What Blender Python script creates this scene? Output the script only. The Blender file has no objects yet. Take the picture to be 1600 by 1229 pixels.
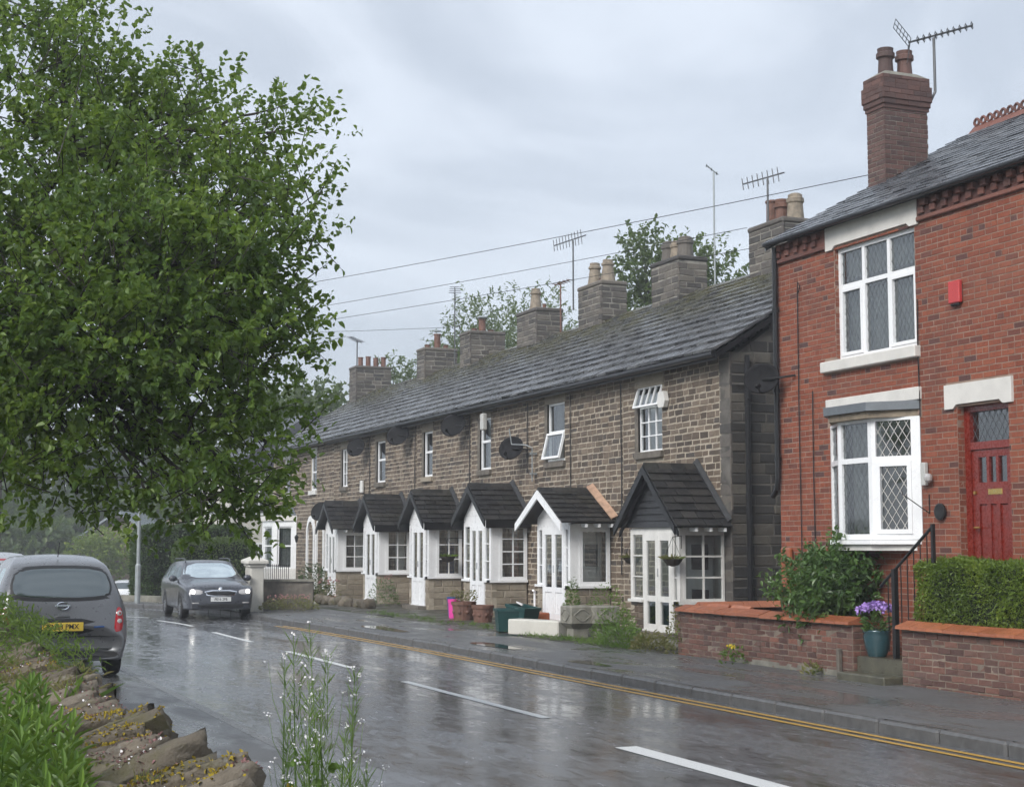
import bpy, bmesh, math, random
import numpy as np
from mathutils import Vector, Matrix
random.seed(7); rng = np.random.default_rng(7)
scene = bpy.context.scene
COL = scene.collection
R = math.radians

# ------------------------------------------------------------------ camera
cam_d = bpy.data.cameras.new('camera'); cam = bpy.data.objects.new('camera', cam_d); COL.objects.link(cam)
cam_d.sensor_width = 36; cam_d.lens = 54; cam_d.clip_start = 0.05; cam_d.clip_end = 2000
CAM = Vector((0, 0, 1.8)); YAW = R(22.52); PITCH = R(5.60)
cam.location = CAM
cam.rotation_euler = (R(90) + PITCH, 0, -YAW)
scene.camera = cam

# ------------------------------------------------------------------ sky and sun (overcast)
SUN_DIR = Vector((-0.74, -0.45, 0.62)).normalized()          # towards the sun
world = bpy.data.worlds.new('World'); scene.world = world; world.use_nodes = True
wn = world.node_tree; wn.nodes.clear()
sky = wn.nodes.new('ShaderNodeTexSky'); sky.sky_type = 'NISHITA'; sky.sun_disc = False
sky.sun_elevation = math.asin(SUN_DIR.z); sky.sun_rotation = math.atan2(SUN_DIR.x, SUN_DIR.y) % (2 * math.pi)
bg1 = wn.nodes.new('ShaderNodeBackground'); bg1.inputs['Strength'].default_value = 0.10
wn.links.new(sky.outputs[0], bg1.inputs['Color'])
tc = wn.nodes.new('ShaderNodeTexCoord'); mp = wn.nodes.new('ShaderNodeMapping')
mp.inputs['Scale'].default_value = (2.0, 2.0, 5.2); mp.inputs['Rotation'].default_value = (0.15, 0.1, 0.6)
wn.links.new(tc.outputs['Generated'], mp.inputs['Vector'])
cn = wn.nodes.new('ShaderNodeTexNoise'); cn.inputs['Scale'].default_value = 1.7
cn.inputs['Detail'].default_value = 7; cn.inputs['Roughness'].default_value = 0.55; cn.inputs['Distortion'].default_value = 0.7
wn.links.new(mp.outputs[0], cn.inputs['Vector'])
cr = wn.nodes.new('ShaderNodeValToRGB'); cr.color_ramp.interpolation = 'EASE'
cr.color_ramp.elements[0].position = 0.36; cr.color_ramp.elements[0].color = (0.285, 0.314, 0.358, 1)
cr.color_ramp.elements[1].position = 0.64; cr.color_ramp.elements[1].color = (0.395, 0.426, 0.472, 1)
wn.links.new(cn.outputs['Fac'], cr.inputs['Fac'])
bg2 = wn.nodes.new('ShaderNodeBackground'); bg2.inputs['Strength'].default_value = 1.0
wn.links.new(cr.outputs['Color'], bg2.inputs['Color'])
mx = wn.nodes.new('ShaderNodeMixShader'); mx.inputs[0].default_value = 0.9
wn.links.new(bg1.outputs[0], mx.inputs[1]); wn.links.new(bg2.outputs[0], mx.inputs[2])
wo = wn.nodes.new('ShaderNodeOutputWorld'); wn.links.new(mx.outputs[0], wo.inputs['Surface'])
sun_d = bpy.data.lights.new('sun', 'SUN'); sun_d.energy = 1.5; sun_d.angle = R(28); sun_d.color = (1.0, 0.965, 0.92)
sun = bpy.data.objects.new('sun', sun_d); COL.objects.link(sun); sun.location = (-20, -15, 30)
sun.rotation_euler = SUN_DIR.to_track_quat('Z', 'Y').to_euler()
vs = scene.view_settings
vs.view_transform = 'Standard'; vs.look = 'None'; vs.gamma = 1; vs.use_curve_mapping = False; vs.exposure = 1.17
scene.cycles.max_bounces = 5; scene.cycles.diffuse_bounces = 2; scene.cycles.glossy_bounces = 2
scene.cycles.transparent_max_bounces = 8; scene.cycles.transmission_bounces = 3
scene.cycles.use_denoising = True; scene.cycles.use_adaptive_sampling = True; scene.cycles.adaptive_threshold = 0.03

# ------------------------------------------------------------------ helpers
WL = {}                                              # world position of an object's origin
def tag(o, label=None, cat=None, group=None, kind=None):
    if label: o['label'] = label
    if cat: o['category'] = cat
    if group: o['group'] = group
    if kind: o['kind'] = kind
    return o
def empty(name, loc, label=None, cat=None, group=None):
    o = bpy.data.objects.new(name, None); o.empty_display_size = 0.2
    COL.objects.link(o); o.location = loc; WL[o.name] = Vector(loc)
    return tag(o, label, cat, group)
class Fr:                                            # a local frame: u along the wall, v up, n out of the wall
    def __init__(s, O, U, N, V=(0, 0, 1)):
        s.O, s.U, s.N, s.V = Vector(O), Vector(U), Vector(N), Vector(V)
    def __call__(s, u, v, n=0): return s.O + s.U * u + s.V * v + s.N * n
def front(X, yl): return Fr((X, yl, 0), (0, -1, 0), (-1, 0, 0))      # faces the road; u = yl - Y
def side(X, Y): return Fr((X, Y, 0), (1, 0, 0), (0, -1, 0))          # faces the camera end; u = X - X0
ID = Fr((0, 0, 0), (1, 0, 0), (0, 0, 1), (0, 1, 0))
class MB:
    def __init__(s, fr=None): s.v = []; s.f = []; s.fr = fr
    def P(s, p): return s.fr(*p) if s.fr else Vector(p)
    def add(s, pts, faces):
        b = len(s.v); s.v += [s.P(p) for p in pts]; s.f += [tuple(b + i for i in f) for f in faces]; return s
    def poly(s, pts): return s.add(pts, [tuple(range(len(pts)))])
    def box(s, a, b):
        x0, y0, z0 = (min(i, j) for i, j in zip(a, b)); x1, y1, z1 = (max(i, j) for i, j in zip(a, b))
        return s.add([(x0, y0, z0), (x1, y0, z0), (x1, y1, z0), (x0, y1, z0), (x0, y0, z1), (x1, y0, z1), (x1, y1, z1), (x0, y1, z1)],
                     [(0, 3, 2, 1), (4, 5, 6, 7), (0, 1, 5, 4), (1, 2, 6, 5), (2, 3, 7, 6), (3, 0, 4, 7)])
    def cbox(s, a, b, c):                            # box with chamfered edges
        lo = [min(i, j) for i, j in zip(a, b)]; hi = [max(i, j) for i, j in zip(a, b)]
        c = min(c, *[(h - l) * .45 for l, h in zip(lo, hi)])
        vs_, idx = [], {}
        for sx in (0, 1):
            for sy in (0, 1):
                for sz in (0, 1):
                    p = [(hi if t else lo)[k] for k, t in enumerate((sx, sy, sz))]
                    for ax in range(3):
                        q = list(p)
                        for k, t in enumerate((sx, sy, sz)):
                            if k != ax: q[k] += -c if t else c
                        idx[(sx, sy, sz, ax)] = len(vs_); vs_.append(tuple(q))
        fs = []
        for ax in range(3):
            o = [k for k in range(3) if k != ax]
            for t in (0, 1):
                ring = []
                for (i, j) in ((0, 0), (1, 0), (1, 1), (0, 1)):
                    key = [0, 0, 0]; key[ax] = t; key[o[0]] = i; key[o[1]] = j; ring.append(idx[(*key, ax)])
                fl = (t == 1) != (ax == 1)
                fs.append(tuple(ring if fl else ring[::-1]))
            for i in (0, 1):
                for j in (0, 1):
                    k0 = [0, 0, 0]; k0[o[0]] = i; k0[o[1]] = j; k1 = list(k0); k1[ax] = 1
                    fs.append((idx[(*k0, o[0])], idx[(*k1, o[0])], idx[(*k1, o[1])], idx[(*k0, o[1])]))
        for key in [(i, j, k) for i in (0, 1) for j in (0, 1) for k in (0, 1)]:
            fs.append(tuple(idx[(*key, ax)] for ax in range(3)))
        s.fix = True
        return s.add(vs_, fs)
    def prism(s, pts, ext):                          # polygon (local pts) extruded along a local vector
        n = len(pts); top = [tuple(a + b for a, b in zip(p, ext)) for p in pts]
        s.fix = True
        return s.add(list(pts) + top, [tuple(range(n))[::-1], tuple(range(n, 2 * n))] + [(i, (i + 1) % n, n + (i + 1) % n, n + i) for i in range(n)])
    def tube(s, pts, r, n=8, cap=True):
        P = [s.P(p) for p in pts]; rs = r if isinstance(r, (list, tuple)) else [r] * len(P)
        b0 = len(s.v); ref = None
        for i, p in enumerate(P):
            d = (P[min(i + 1, len(P) - 1)] - P[max(i - 1, 0)])
            d = d.normalized() if d.length > 1e-9 else Vector((0, 0, 1))
            if ref is None: ref = d.orthogonal().normalized()
            ref = (ref - d * ref.dot(d)); ref = ref.normalized() if ref.length > 1e-6 else d.orthogonal().normalized()
            w = d.cross(ref)
            for k in range(n):
                t = 2 * math.pi * k / n; s.v.append(p + (ref * math.cos(t) + w * math.sin(t)) * rs[i])
        for i in range(len(P) - 1):
            for k in range(n):
                a, b_ = b0 + i * n + k, b0 + i * n + (k + 1) % n; s.f.append((a, b_, b_ + n, a + n))
        if cap:
            s.f.append(tuple(b0 + k for k in range(n))[::-1]); e = b0 + (len(P) - 1) * n; s.f.append(tuple(e + k for k in range(n)))
        return s
    def lathe(s, prof, c=(0, 0, 0), axis=None, n=16, cap=True):   # prof [(r, h)], axis in world
        C = s.P(c); ax = Vector(axis).normalized() if axis else Vector((0, 0, 1))
        e1 = ax.orthogonal().normalized(); e2 = ax.cross(e1); b0 = len(s.v)
        for r, h in prof:
            for k in range(n):
                t = 2 * math.pi * k / n; s.v.append(C + ax * h + (e1 * math.cos(t) + e2 * math.sin(t)) * r)
        for i in range(len(prof) - 1):
            for k in range(n):
                a, b_ = b0 + i * n + k, b0 + i * n + (k + 1) % n; s.f.append((a, b_, b_ + n, a + n))
        if cap:
            s.f.append(tuple(b0 + k for k in range(n))[::-1]); e = b0 + (len(prof) - 1) * n; s.f.append(tuple(e + k for k in range(n)))
        return s
    def build(s, name, mat, parent=None, smooth=False, kind=None, label=None, cat=None, group=None):
        V = s.v; c = Vector((0, 0, 0))
        if V:
            A = np.array([tuple(p) for p in V]); lo, hi = A.min(0), A.max(0)
            c = Vector(((lo[0] + hi[0]) / 2, (lo[1] + hi[1]) / 2, lo[2]))
            A = A - np.array(c)
        me = bpy.data.meshes.new(name); me.from_pydata(A.tolist(), [], s.f); me.update()
        if getattr(s, 'fix', False):
            bm = bmesh.new(); bm.from_mesh(me); bmesh.ops.recalc_face_normals(bm, faces=bm.faces); bm.to_mesh(me); bm.free()
        return link(name, me, mat, parent, c, smooth, kind, label, cat, group)
def link(name, me, mat, parent, c, smooth=False, kind=None, label=None, cat=None, group=None):
    if mat and not me.materials: me.materials.append(mat)
    if smooth: me.polygons.foreach_set('use_smooth', [True] * len(me.polygons))
    o = bpy.data.objects.new(name, me); COL.objects.link(o)
    WL[o.name] = Vector(c)
    if parent: o.parent = parent; o.location = Vector(c) - WL[parent.name]
    else: o.location = c
    return tag(o, label, cat, group, kind)
def npmesh(name, V, F, mat, parent=None, smooth=False, **kw):  # numpy mesh: V (n,3), F (m,k)
    lo, hi = V.min(0), V.max(0); c = np.array([(lo[0] + hi[0]) / 2, (lo[1] + hi[1]) / 2, lo[2]])
    me = bpy.data.meshes.new(name); n, k = F.shape
    me.vertices.add(len(V)); me.vertices.foreach_set('co', (V - c).astype(np.float32).ravel())
    me.loops.add(n * k); me.loops.foreach_set('vertex_index', F.astype(np.int32).ravel())
    me.polygons.add(n); me.polygons.foreach_set('loop_start', np.arange(0, n * k, k, dtype=np.int32))
    me.update(calc_edges=True); me.validate()
    if not smooth: me.shade_flat()
    return link(name, me, mat, parent, Vector(c), smooth, **kw)
def rest(o, loc, rz=0.0):                            # move a finished thing (built at the origin) to its place
    o.location = loc; o.rotation_euler = (0, 0, rz)
def U(a, b): return random.uniform(a, b)

# ------------------------------------------------------------------ materials
class NT:
    def __init__(s, name):
        s.m = bpy.data.materials.new(name); s.m.use_nodes = True; s.t = s.m.node_tree; s.t.nodes.clear()
        s.out = s.t.nodes.new('ShaderNodeOutputMaterial')
    def n(s, typ, ins=None, **props):
        nd = s.t.nodes.new('ShaderNode' + typ)
        for k, v in props.items(): setattr(nd, k, v)
        for k, v in (ins or {}).items(): s.i(nd, k, v)
        return nd
    def i(s, nd, k, v):
        if hasattr(v, 'is_output') or isinstance(v, bpy.types.NodeSocket): s.t.links.new(v, nd.inputs[k])
        elif isinstance(v, bpy.types.Node): s.t.links.new(v.outputs[0], nd.inputs[k])
        else:
            if isinstance(v, tuple) and len(v) == 3 and nd.inputs[k].type == 'RGBA': v = (*v, 1)
            nd.inputs[k].default_value = v
    def pos(s, scale=(1, 1, 1)):
        g = s.n('NewGeometry')
        if scale == (1, 1, 1): return g.outputs['Position']
        return s.n('VectorMath', {0: g.outputs['Position'], 1: scale}, operation='MULTIPLY').outputs[0]
    def noise(s, sc, det=3, rough=.55, vec=None, dist=0.0):
        return s.n('TexNoise', {'Vector': vec if vec else s.pos(), 'Scale': sc, 'Detail': det, 'Roughness': rough, 'Distortion': dist}).outputs['Fac']
    def rnd(s):                                      # one random number per piece
        a = s.n('ObjectInfo').outputs['Random']; b = s.n('NewGeometry').outputs['Random Per Island']
        return s.n('Math', {0: s.n('Math', {0: a, 1: b}, operation='ADD'), 1: 0.0}, operation='FRACT').outputs[0]
    def ramp(s, fac, stops, interp='LINEAR'):
        r = s.n('ValToRGB', {'Fac': fac}); e = r.color_ramp; e.interpolation = interp
        while len(e.elements) < len(stops): e.elements.new(0.5)
        for el, (p, c) in zip(e.elements, stops): el.position = p; el.color = (*c, 1) if len(c) == 3 else c
        return r.outputs['Color']
    def gray(s, fac, a, b, lo=0.0, hi=1.0):          # map fac in a..b to lo..hi
        return s.n('MapRange', {'Value': fac, 'From Min': a, 'From Max': b, 'To Min': lo, 'To Max': hi}).outputs[0]
    def mix(s, fac, a, b, mode='MIX'):
        m = s.n('Mix', data_type='RGBA', blend_type=mode)
        s.i(m, 0, fac); s.i(m, 6, a if not isinstance(a, tuple) else (*a, 1)); s.i(m, 7, b if not isinstance(b, tuple) else (*b, 1))
        return m.outputs[2]
    def math(s, op, a, b=0.0): return s.n('Math', {0: a, 1: b}, operation=op).outputs[0]
    def bump(s, h, st=.4, dist=.01): return s.n('Bump', {'Height': h, 'Strength': st, 'Distance': dist}).outputs[0]
    def surf(s, sh): s.t.links.new(sh.outputs[0], s.out.inputs['Surface']); return s.m
    def prin(s, **k): return s.n('BsdfPrincipled', {a.replace('_', ' '): v for a, v in k.items()})
def simple(name, col, rough=.5, metal=0.0, var=.12, nsc=6.0, bump=0.0, bsc=60.0, coat=0.0, col2=None, spec=.5):
    t = NT(name); f = t.noise(nsc, 4)
    c2 = col2 or tuple(x * (1 - 2 * var) for x in col)
    c = t.ramp(f, [(.32, c2), (.66, col)])
    kw = dict(Base_Color=c, Roughness=t.gray(t.noise(nsc * 3), .3, .7, max(rough - .08, .02), rough + .08), Metallic=metal)
    kw['Coat_Weight'] = coat; kw['Specular_IOR_Level'] = spec
    if bump: kw['Normal'] = t.bump(t.noise(bsc, 3), bump, .01)
    return t.surf(t.prin(**kw))
def pieces(name, stops, rough=.7, nsc=22.0, soil=(.06, .055, .05), soil_amt=.5, bump=.5, bdist=.012, big=None, interp='LINEAR', wet=None):
    t = NT(name); r = t.rnd(); c = t.ramp(r, stops, interp)
    g = t.noise(nsc, 5, .65); c = t.mix(t.gray(g, .35, .72, 0, .55), c, t.mix(.6, c, (0.02, .018, .016)))
    s_ = t.noise(1.1, 5, .6); c = t.mix(t.gray(s_, .48, .75, 0, soil_amt), c, soil)
    if big: c = t.mix(t.gray(t.noise(big[0], 4, .6), big[2], big[3], 0, big[4]), c, big[1])
    ro = t.gray(t.noise(nsc * .3), .3, .7, rough - .12, rough + .12)
    if wet: ro = t.gray(t.noise(wet[0], 4), .35, .65, wet[1], wet[2])
    return t.surf(t.prin(Base_Color=c, Roughness=ro, Normal=t.bump(t.math('ADD', g, t.math('MULTIPLY', t.noise(nsc * 4), .5)), bump, bdist)))
def leafmat(name, stops, rough=.45, trans=.35):
    t = NT(name); c = t.ramp(t.math('ADD', t.math('MULTIPLY', t.rnd(), .6), t.gray(t.noise(1.4, 1), .36, .64, -.05, .45)), stops)
    p = t.prin(Base_Color=c, Roughness=rough)
    tr = t.n('BsdfTranslucent', {'Color': t.mix(.5, c, (.30, .42, .06))})
    m = t.n('MixShader', {0: trans, 1: p.outputs[0], 2: tr.outputs[0]})
    return t.surf(m)
M = {}
M['stone'] = pieces('weathered_sandstone', [(0, (.070, .052, .039)), (.25, (.132, .097, .070)), (.55, (.175, .132, .095)), (.8, (.23, .178, .130)), (.93, (.10, .080, .066)), (1, (.065, .055, .048))], nsc=16, soil=(.05, .043, .037), soil_amt=.6)
M['stone_pale'] = pieces('pale_sandstone', [(0, (.24, .20, .155)), (.5, (.31, .265, .20)), (1, (.37, .32, .25))], nsc=14, soil_amt=.35)
M['soot'] = pieces('sooty_gritstone', [(0, (.028, .027, .027)), (.5, (.055, .052, .048)), (.85, (.10, .09, .075)), (1, (.13, .12, .10))], nsc=14, soil=(.018, .018, .018), soil_amt=.75)
M['chimstone'] = pieces('dark_chimney_stone', [(0, (.065, .06, .056)), (.5, (.11, .098, .088)), (1, (.17, .15, .125))], nsc=14, soil=(.05, .05, .045), soil_amt=.5)
M['mortar'] = simple('lime_mortar', (.45, .392, .312), .9, var=.16, nsc=5, bump=.5, bsc=90)
M['mortar_soot'] = simple('sooty_mortar', (.33, .31, .27), .9, var=.3, nsc=3, bump=.4, bsc=90)
M['brick'] = pieces('red_brick', [(0, (.220, .054, .027)), (.5, (.270, .070, .034)), (.82, (.310, .088, .043)), (.91, (.190, .054, .032)), (.965, (.115, .044, .036)), (1, (.09, .042, .038))], nsc=30, soil=(.105, .040, .031), soil_amt=.75, bump=.35, bdist=.006, big=(.55, (.33, .11, .06), .52, .70, .40))
M['brick_wall'] = pieces('weathered_garden_brick', [(0, (.10, .052, .044)), (.35, (.15, .072, .056)), (.7, (.195, .092, .068)), (.88, (.15, .09, .075)), (1, (.26, .105, .07))], nsc=26, soil=(.13, .11, .09), soil_amt=.65, bump=.5, bdist=.01)
M['brick_stack'] = pieces('sooty_stack_brick', [(0, (.085, .050, .046)), (.5, (.125, .066, .056)), (1, (.165, .085, .070))], nsc=26, soil=(.07, .055, .05), soil_amt=.5)
M['brick_dark'] = pieces('dark_chimney_brick', [(0, (.13, .055, .046)), (.5, (.19, .078, .06)), (1, (.24, .10, .075))], nsc=26, soil=(.10, .07, .06), soil_amt=.5)
M['mortar_wall'] = simple('weathered_wall_mortar', (.27, .22, .175), .9, var=.25, nsc=5, bump=.5, bsc=90)
M['mortar_gable'] = simple('blackened_mortar', (.15, .14, .125), .9, var=.3, nsc=3, bump=.4, bsc=90)
M['mortar_brick'] = simple('brick_mortar', (.33, .235, .185), .9, var=.18, nsc=4, bump=.4, bsc=120)
t = NT('wet_stone_slate'); c = t.ramp(t.rnd(), [(0, (.050, .051, .055)), (.5, (.072, .073, .077)), (1, (.100, .100, .102))])
gz = t.n('SeparateXYZ', {0: t.pos()}).outputs['Z']
moss = t.math('MULTIPLY', t.gray(gz, 6.2, 7.3, 0, 1), t.gray(t.noise(1.6, 5, .65), .38, .58, 0, 1))
c = t.mix(t.math('MULTIPLY', moss, .6), c, (.125, .115, .035))
c = t.mix(t.gray(t.noise(9, 4, .6), .52, .72, 0, .5), c, (.02, .021, .022))
M['slate'] = t.surf(t.prin(Base_Color=c, Roughness=t.gray(t.noise(5, 4), .3, .7, .14, .40), Normal=t.bump(t.noise(30, 5, .65), .55, .012)))
t = NT('wet_welsh_slate'); c = t.ramp(t.rnd(), [(0, (.055, .06, .07)), (.6, (.09, .096, .108)), (1, (.13, .135, .145))])
M['slate_grey'] = t.surf(t.prin(Base_Color=c, Roughness=t.gray(t.noise(6, 4), .3, .7, .18, .42), Normal=t.bump(t.noise(40, 4), .3, .006)))
M['porch_slate'] = pieces('mossy_black_slate', [(0, (.012, .012, .013)), (.6, (.022, .021, .021)), (1, (.04, .037, .034))], nsc=20, soil=(.035, .034, .018), soil_amt=.6, wet=(6, .35, .65))
M['white'] = simple('white_paint', (.86, .87, .88), .32, var=.025, nsc=3)
M['white_dull'] = simple('weathered_white_paint', (.72, .71, .68), .55, var=.07, nsc=5, bump=.2)
M['cream'] = simple('cream_render', (.62, .60, .54), .7, var=.08, nsc=3, bump=.3)
M['lintel'] = simple('painted_stone_lintel', (.70, .68, .64), .65, var=.07, nsc=4, bump=.25, bsc=70)
M['sill_stone'] = simple('sill_stone', (.17, .15, .125), .75, var=.22, nsc=7, bump=.4)
M['black'] = simple('black_gloss_paint', (.012, .012, .014), .35, var=.2)
M['black_iron'] = simple('black_iron', (.015, .015, .016), .45, var=.2)
M['board'] = simple('black_weatherboard', (.030, .031, .034), .5, var=.25, nsc=8, bump=.4)
M['door_red'] = simple('red_stained_door', (.20, .021, .012), .28, var=.14, nsc=9, coat=.3)
M['brass'] = simple('brass', (.75, .55, .20), .3, metal=1.0, var=.05)
M['chrome'] = simple('chrome', (.75, .77, .8), .12, metal=1.0, var=.03)
M['alu'] = simple('dull_aluminium', (.10, .105, .11), .45, metal=.4, var=.08)
M['lead'] = simple('lead_sheet', (.17, .19, .21), .5, metal=.2, var=.12, nsc=4)
M['lead_came'] = simple('lead_came', (.30, .32, .34), .45, metal=.4)
M['terracotta'] = pieces('terracotta', [(0, (.31, .095, .042)), (.5, (.37, .12, .052)), (1, (.43, .15, .068))], nsc=12, soil=(.24, .11, .07), soil_amt=.35, bump=.2, wet=(4, .3, .55))
M['pot_red'] = simple('red_clay_pot', (.19, .095, .068), .7, var=.2, nsc=8, bump=.2)
M['pot_buff'] = simple('buff_clay_pot', (.30, .25, .19), .75, var=.2, nsc=8, bump=.2)
M['glaze'] = simple('blue_green_glaze', (.035, .085, .10), .18, var=.2, nsc=7, coat=.5)
M['red_box'] = simple('red_plastic', (.50, .05, .05), .35, var=.04)
M['pink'] = simple('pink_plastic', (.75, .06, .35), .35, var=.04)
M['blue_pl'] = simple('blue_plastic', (.03, .08, .22), .35, var=.06)
M['green_pl'] = simple('green_plastic', (.012, .06, .058), .42, var=.12, nsc=5)
M['grey_pl'] = simple('grey_plastic', (.50, .50, .48), .5, var=.06)
M['dish'] = simple('dark_mesh_dish', (.014, .014, .016), .75, var=.15, spec=.2)
M['concrete'] = simple('mossy_concrete', (.26, .25, .21), .85, var=.2, nsc=6, bump=.4, bsc=45)
M['step'] = simple('wet_flagstone', (.11, .105, .075), .35, var=.25, nsc=5, bump=.3, bsc=35)
M['kerb'] = simple('wet_kerb_stone', (.115, .115, .115), .38, var=.22, nsc=9, bump=.4, bsc=70)
M['kerb_dark'] = simple('damp_edging', (.20, .20, .20), .3, var=.2, nsc=6, bump=.3)
M['room'] = simple('dim_room', (.075, .068, .06), .9, var=.25, nsc=1.5)
M['curtain'] = simple('net_curtain', (.46, .46, .44), .9, var=.15, nsc=9, bump=.6, bsc=28)
M['drape'] = simple('grey_drape', (.22, .21, .20), .9, var=.2, nsc=7, bump=.6, bsc=22)
M['blue_cloth'] = simple('blue_cloth', (.02, .09, .30), .8, var=.1)
M['bark'] = simple('wet_bark', (.035, .028, .022), .7, var=.35, nsc=14, bump=.8, bsc=40)
M['bark_pale'] = simple('grey_bark', (.10, .09, .075), .8, var=.3, nsc=10)
M['soil'] = simple('dark_soil', (.035, .028, .02), .9, var=.3, nsc=9, bump=.8, bsc=30)
M['tyre'] = simple('tyre_rubber', (.014, .014, .015), .6, var=.15)
M['rim'] = simple('alloy_rim', (.40, .41, .43), .3, metal=.9)
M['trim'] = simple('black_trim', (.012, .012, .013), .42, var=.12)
M['peach'] = simple('peach_mortar_fillet', (.50, .32, .22), .85, var=.2, nsc=8, bump=.5)
M['plate_y'] = simple('yellow_plate', (.62, .44, .05), .35, var=.04)
M['plate_w'] = simple('white_plate', (.72, .73, .72), .35, var=.04)
M['galv'] = simple('galvanised_steel', (.34, .37, .38), .45, metal=.3, var=.1)
M['metal_roof'] = simple('pale_sheet_roof', (.36, .40, .44), .3, metal=.3, var=.1, nsc=2)
M['wood'] = simple('weathered_timber', (.28, .23, .17), .8, var=.25, nsc=6, bump=.5)
M['moss'] = simple('yellow_moss', (.40, .31, .030), .95, var=.25, nsc=22, bump=.9, bsc=90, col2=(.24, .17, .02))
M['sedum'] = simple('pink_stonecrop', (.30, .15, .16), .9, var=.3, nsc=40, bump=.9, bsc=120, col2=(.13, .10, .06))
M['petal_w'] = simple('white_petals', (.78, .76, .76), .6, var=.03)
M['petal_p'] = simple('purple_petals', (.46, .30, .72), .6, var=.12, nsc=60)
M['petal_k'] = simple('pink_petals', (.50, .26, .25), .6, var=.12, nsc=40)
M['petal_y'] = simple('yellow_petals', (.80, .62, .03), .6, var=.05)
M['cable'] = simple('cable', (.02, .02, .022), .6)
M['leaf_tree'] = leafmat('alder_leaf', [(0, (.042, .088, .018)), (.4, (.082, .150, .026)), (.75, (.135, .215, .036)), (1, (.205, .285, .05))], trans=.45)
M['leaf_far'] = leafmat('distant_leaf', [(0, (.045, .082, .026)), (.5, (.075, .12, .036)), (1, (.12, .165, .055))])
M['leaf_pale'] = leafmat('pale_leaf', [(0, (.085, .125, .060)), (.5, (.13, .175, .085)), (1, (.18, .225, .115))])
M['leaf_lime'] = leafmat('lime_leaf', [(0, (.10, .16, .02)), (.5, (.17, .24, .03)), (1, (.25, .31, .05))])
M['leaf_box'] = leafmat('privet_leaf', [(0, (.055, .098, .010)), (.5, (.110, .175, .018)), (1, (.19, .255, .03))], trans=.2)
M['leaf_shrub'] = leafmat('laurustinus_leaf', [(0, (.036, .080, .022)), (.5, (.072, .142, .036)), (.9, (.120, .205, .055)), (1, (.19, .28, .085))], rough=.35, trans=.2)
M['leaf_weed'] = leafmat('weed_leaf', [(0, (.050, .108, .016)), (.5, (.092, .172, .026)), (1, (.155, .245, .04))], trans=.3)
M['leaf_dark'] = leafmat('dark_hedge_leaf', [(0, (.024, .050, .016)), (.6, (.045, .085, .024)), (1, (.08, .125, .034))], trans=.15)
M['leaf_dry'] = leafmat('dry_stalks', [(0, (.14, .12, .055)), (.6, (.21, .19, .08)), (1, (.13, .17, .05))])
M['core'] = simple('hedge_core', (.010, .018, .006), .95)
t = NT('window_glass')
lw = t.n('LayerWeight', {'Blend': .38}).outputs['Fresnel']
M['glass'] = t.surf(t.n('MixShader', {0: t.gray(lw, 0, 1, .17, .95), 1: t.n('BsdfTransparent', {'Color': (.74, .79, .79)}).outputs[0], 2: t.n('BsdfGlossy', {'Color': (.9, .93, .95), 'Roughness': .03, 'Normal': t.bump(t.noise(2.2, 2), .05, .02)}).outputs[0]}))
t = NT('car_glass'); lw = t.n('LayerWeight', {'Blend': .45}).outputs['Fresnel']
M['carglass'] = t.surf(t.n('MixShader', {0: t.gray(lw, 0, 1, .13, .95), 1: t.n('BsdfDiffuse', {'Color': (.020, .026, .027)}).outputs[0], 2: t.n('BsdfGlossy', {'Color': (.84, .92, .93), 'Roughness': .04}).outputs[0]}))
def paint(name, col, rough=.3):
    t = NT(name); fl = t.noise(900, 1)
    return t.surf(t.prin(Base_Color=t.mix(t.gray(fl, .4, .7, 0, .25), col, tuple(min(1, x * 1.8 + .02) for x in col)), Metallic=.35, Roughness=t.gray(t.noise(14, 4), .3, .7, rough - .04, rough + .04), Coat_Weight=.7, Coat_Roughness=.08))
M['paint_grey'] = paint('charcoal_car_paint', (.12, .124, .132)); M['paint_dark'] = paint('dark_grey_car_paint', (.050, .054, .066))
M['paint_white'] = paint('white_car_paint', (.66, .67, .68)); M['paint_silver'] = paint('silver_car_paint', (.36, .37, .38)); M['paint_blue'] = paint('pale_van_paint', (.5, .52, .53))
def lamp_mat(name, col, st):
    t = NT(name); return t.surf(t.prin(Base_Color=col, Roughness=.15, Emission_Color=col, Emission_Strength=st))
M['headlight'] = lamp_mat('lit_headlight', (1, .97, .9), 5.0); M['taillens'] = simple('red_lens', (.42, .012, .018), .12, var=.1, coat=.6)
M['clear'] = simple('clear_lens', (.55, .53, .52), .12, metal=.3, var=.1)
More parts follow.
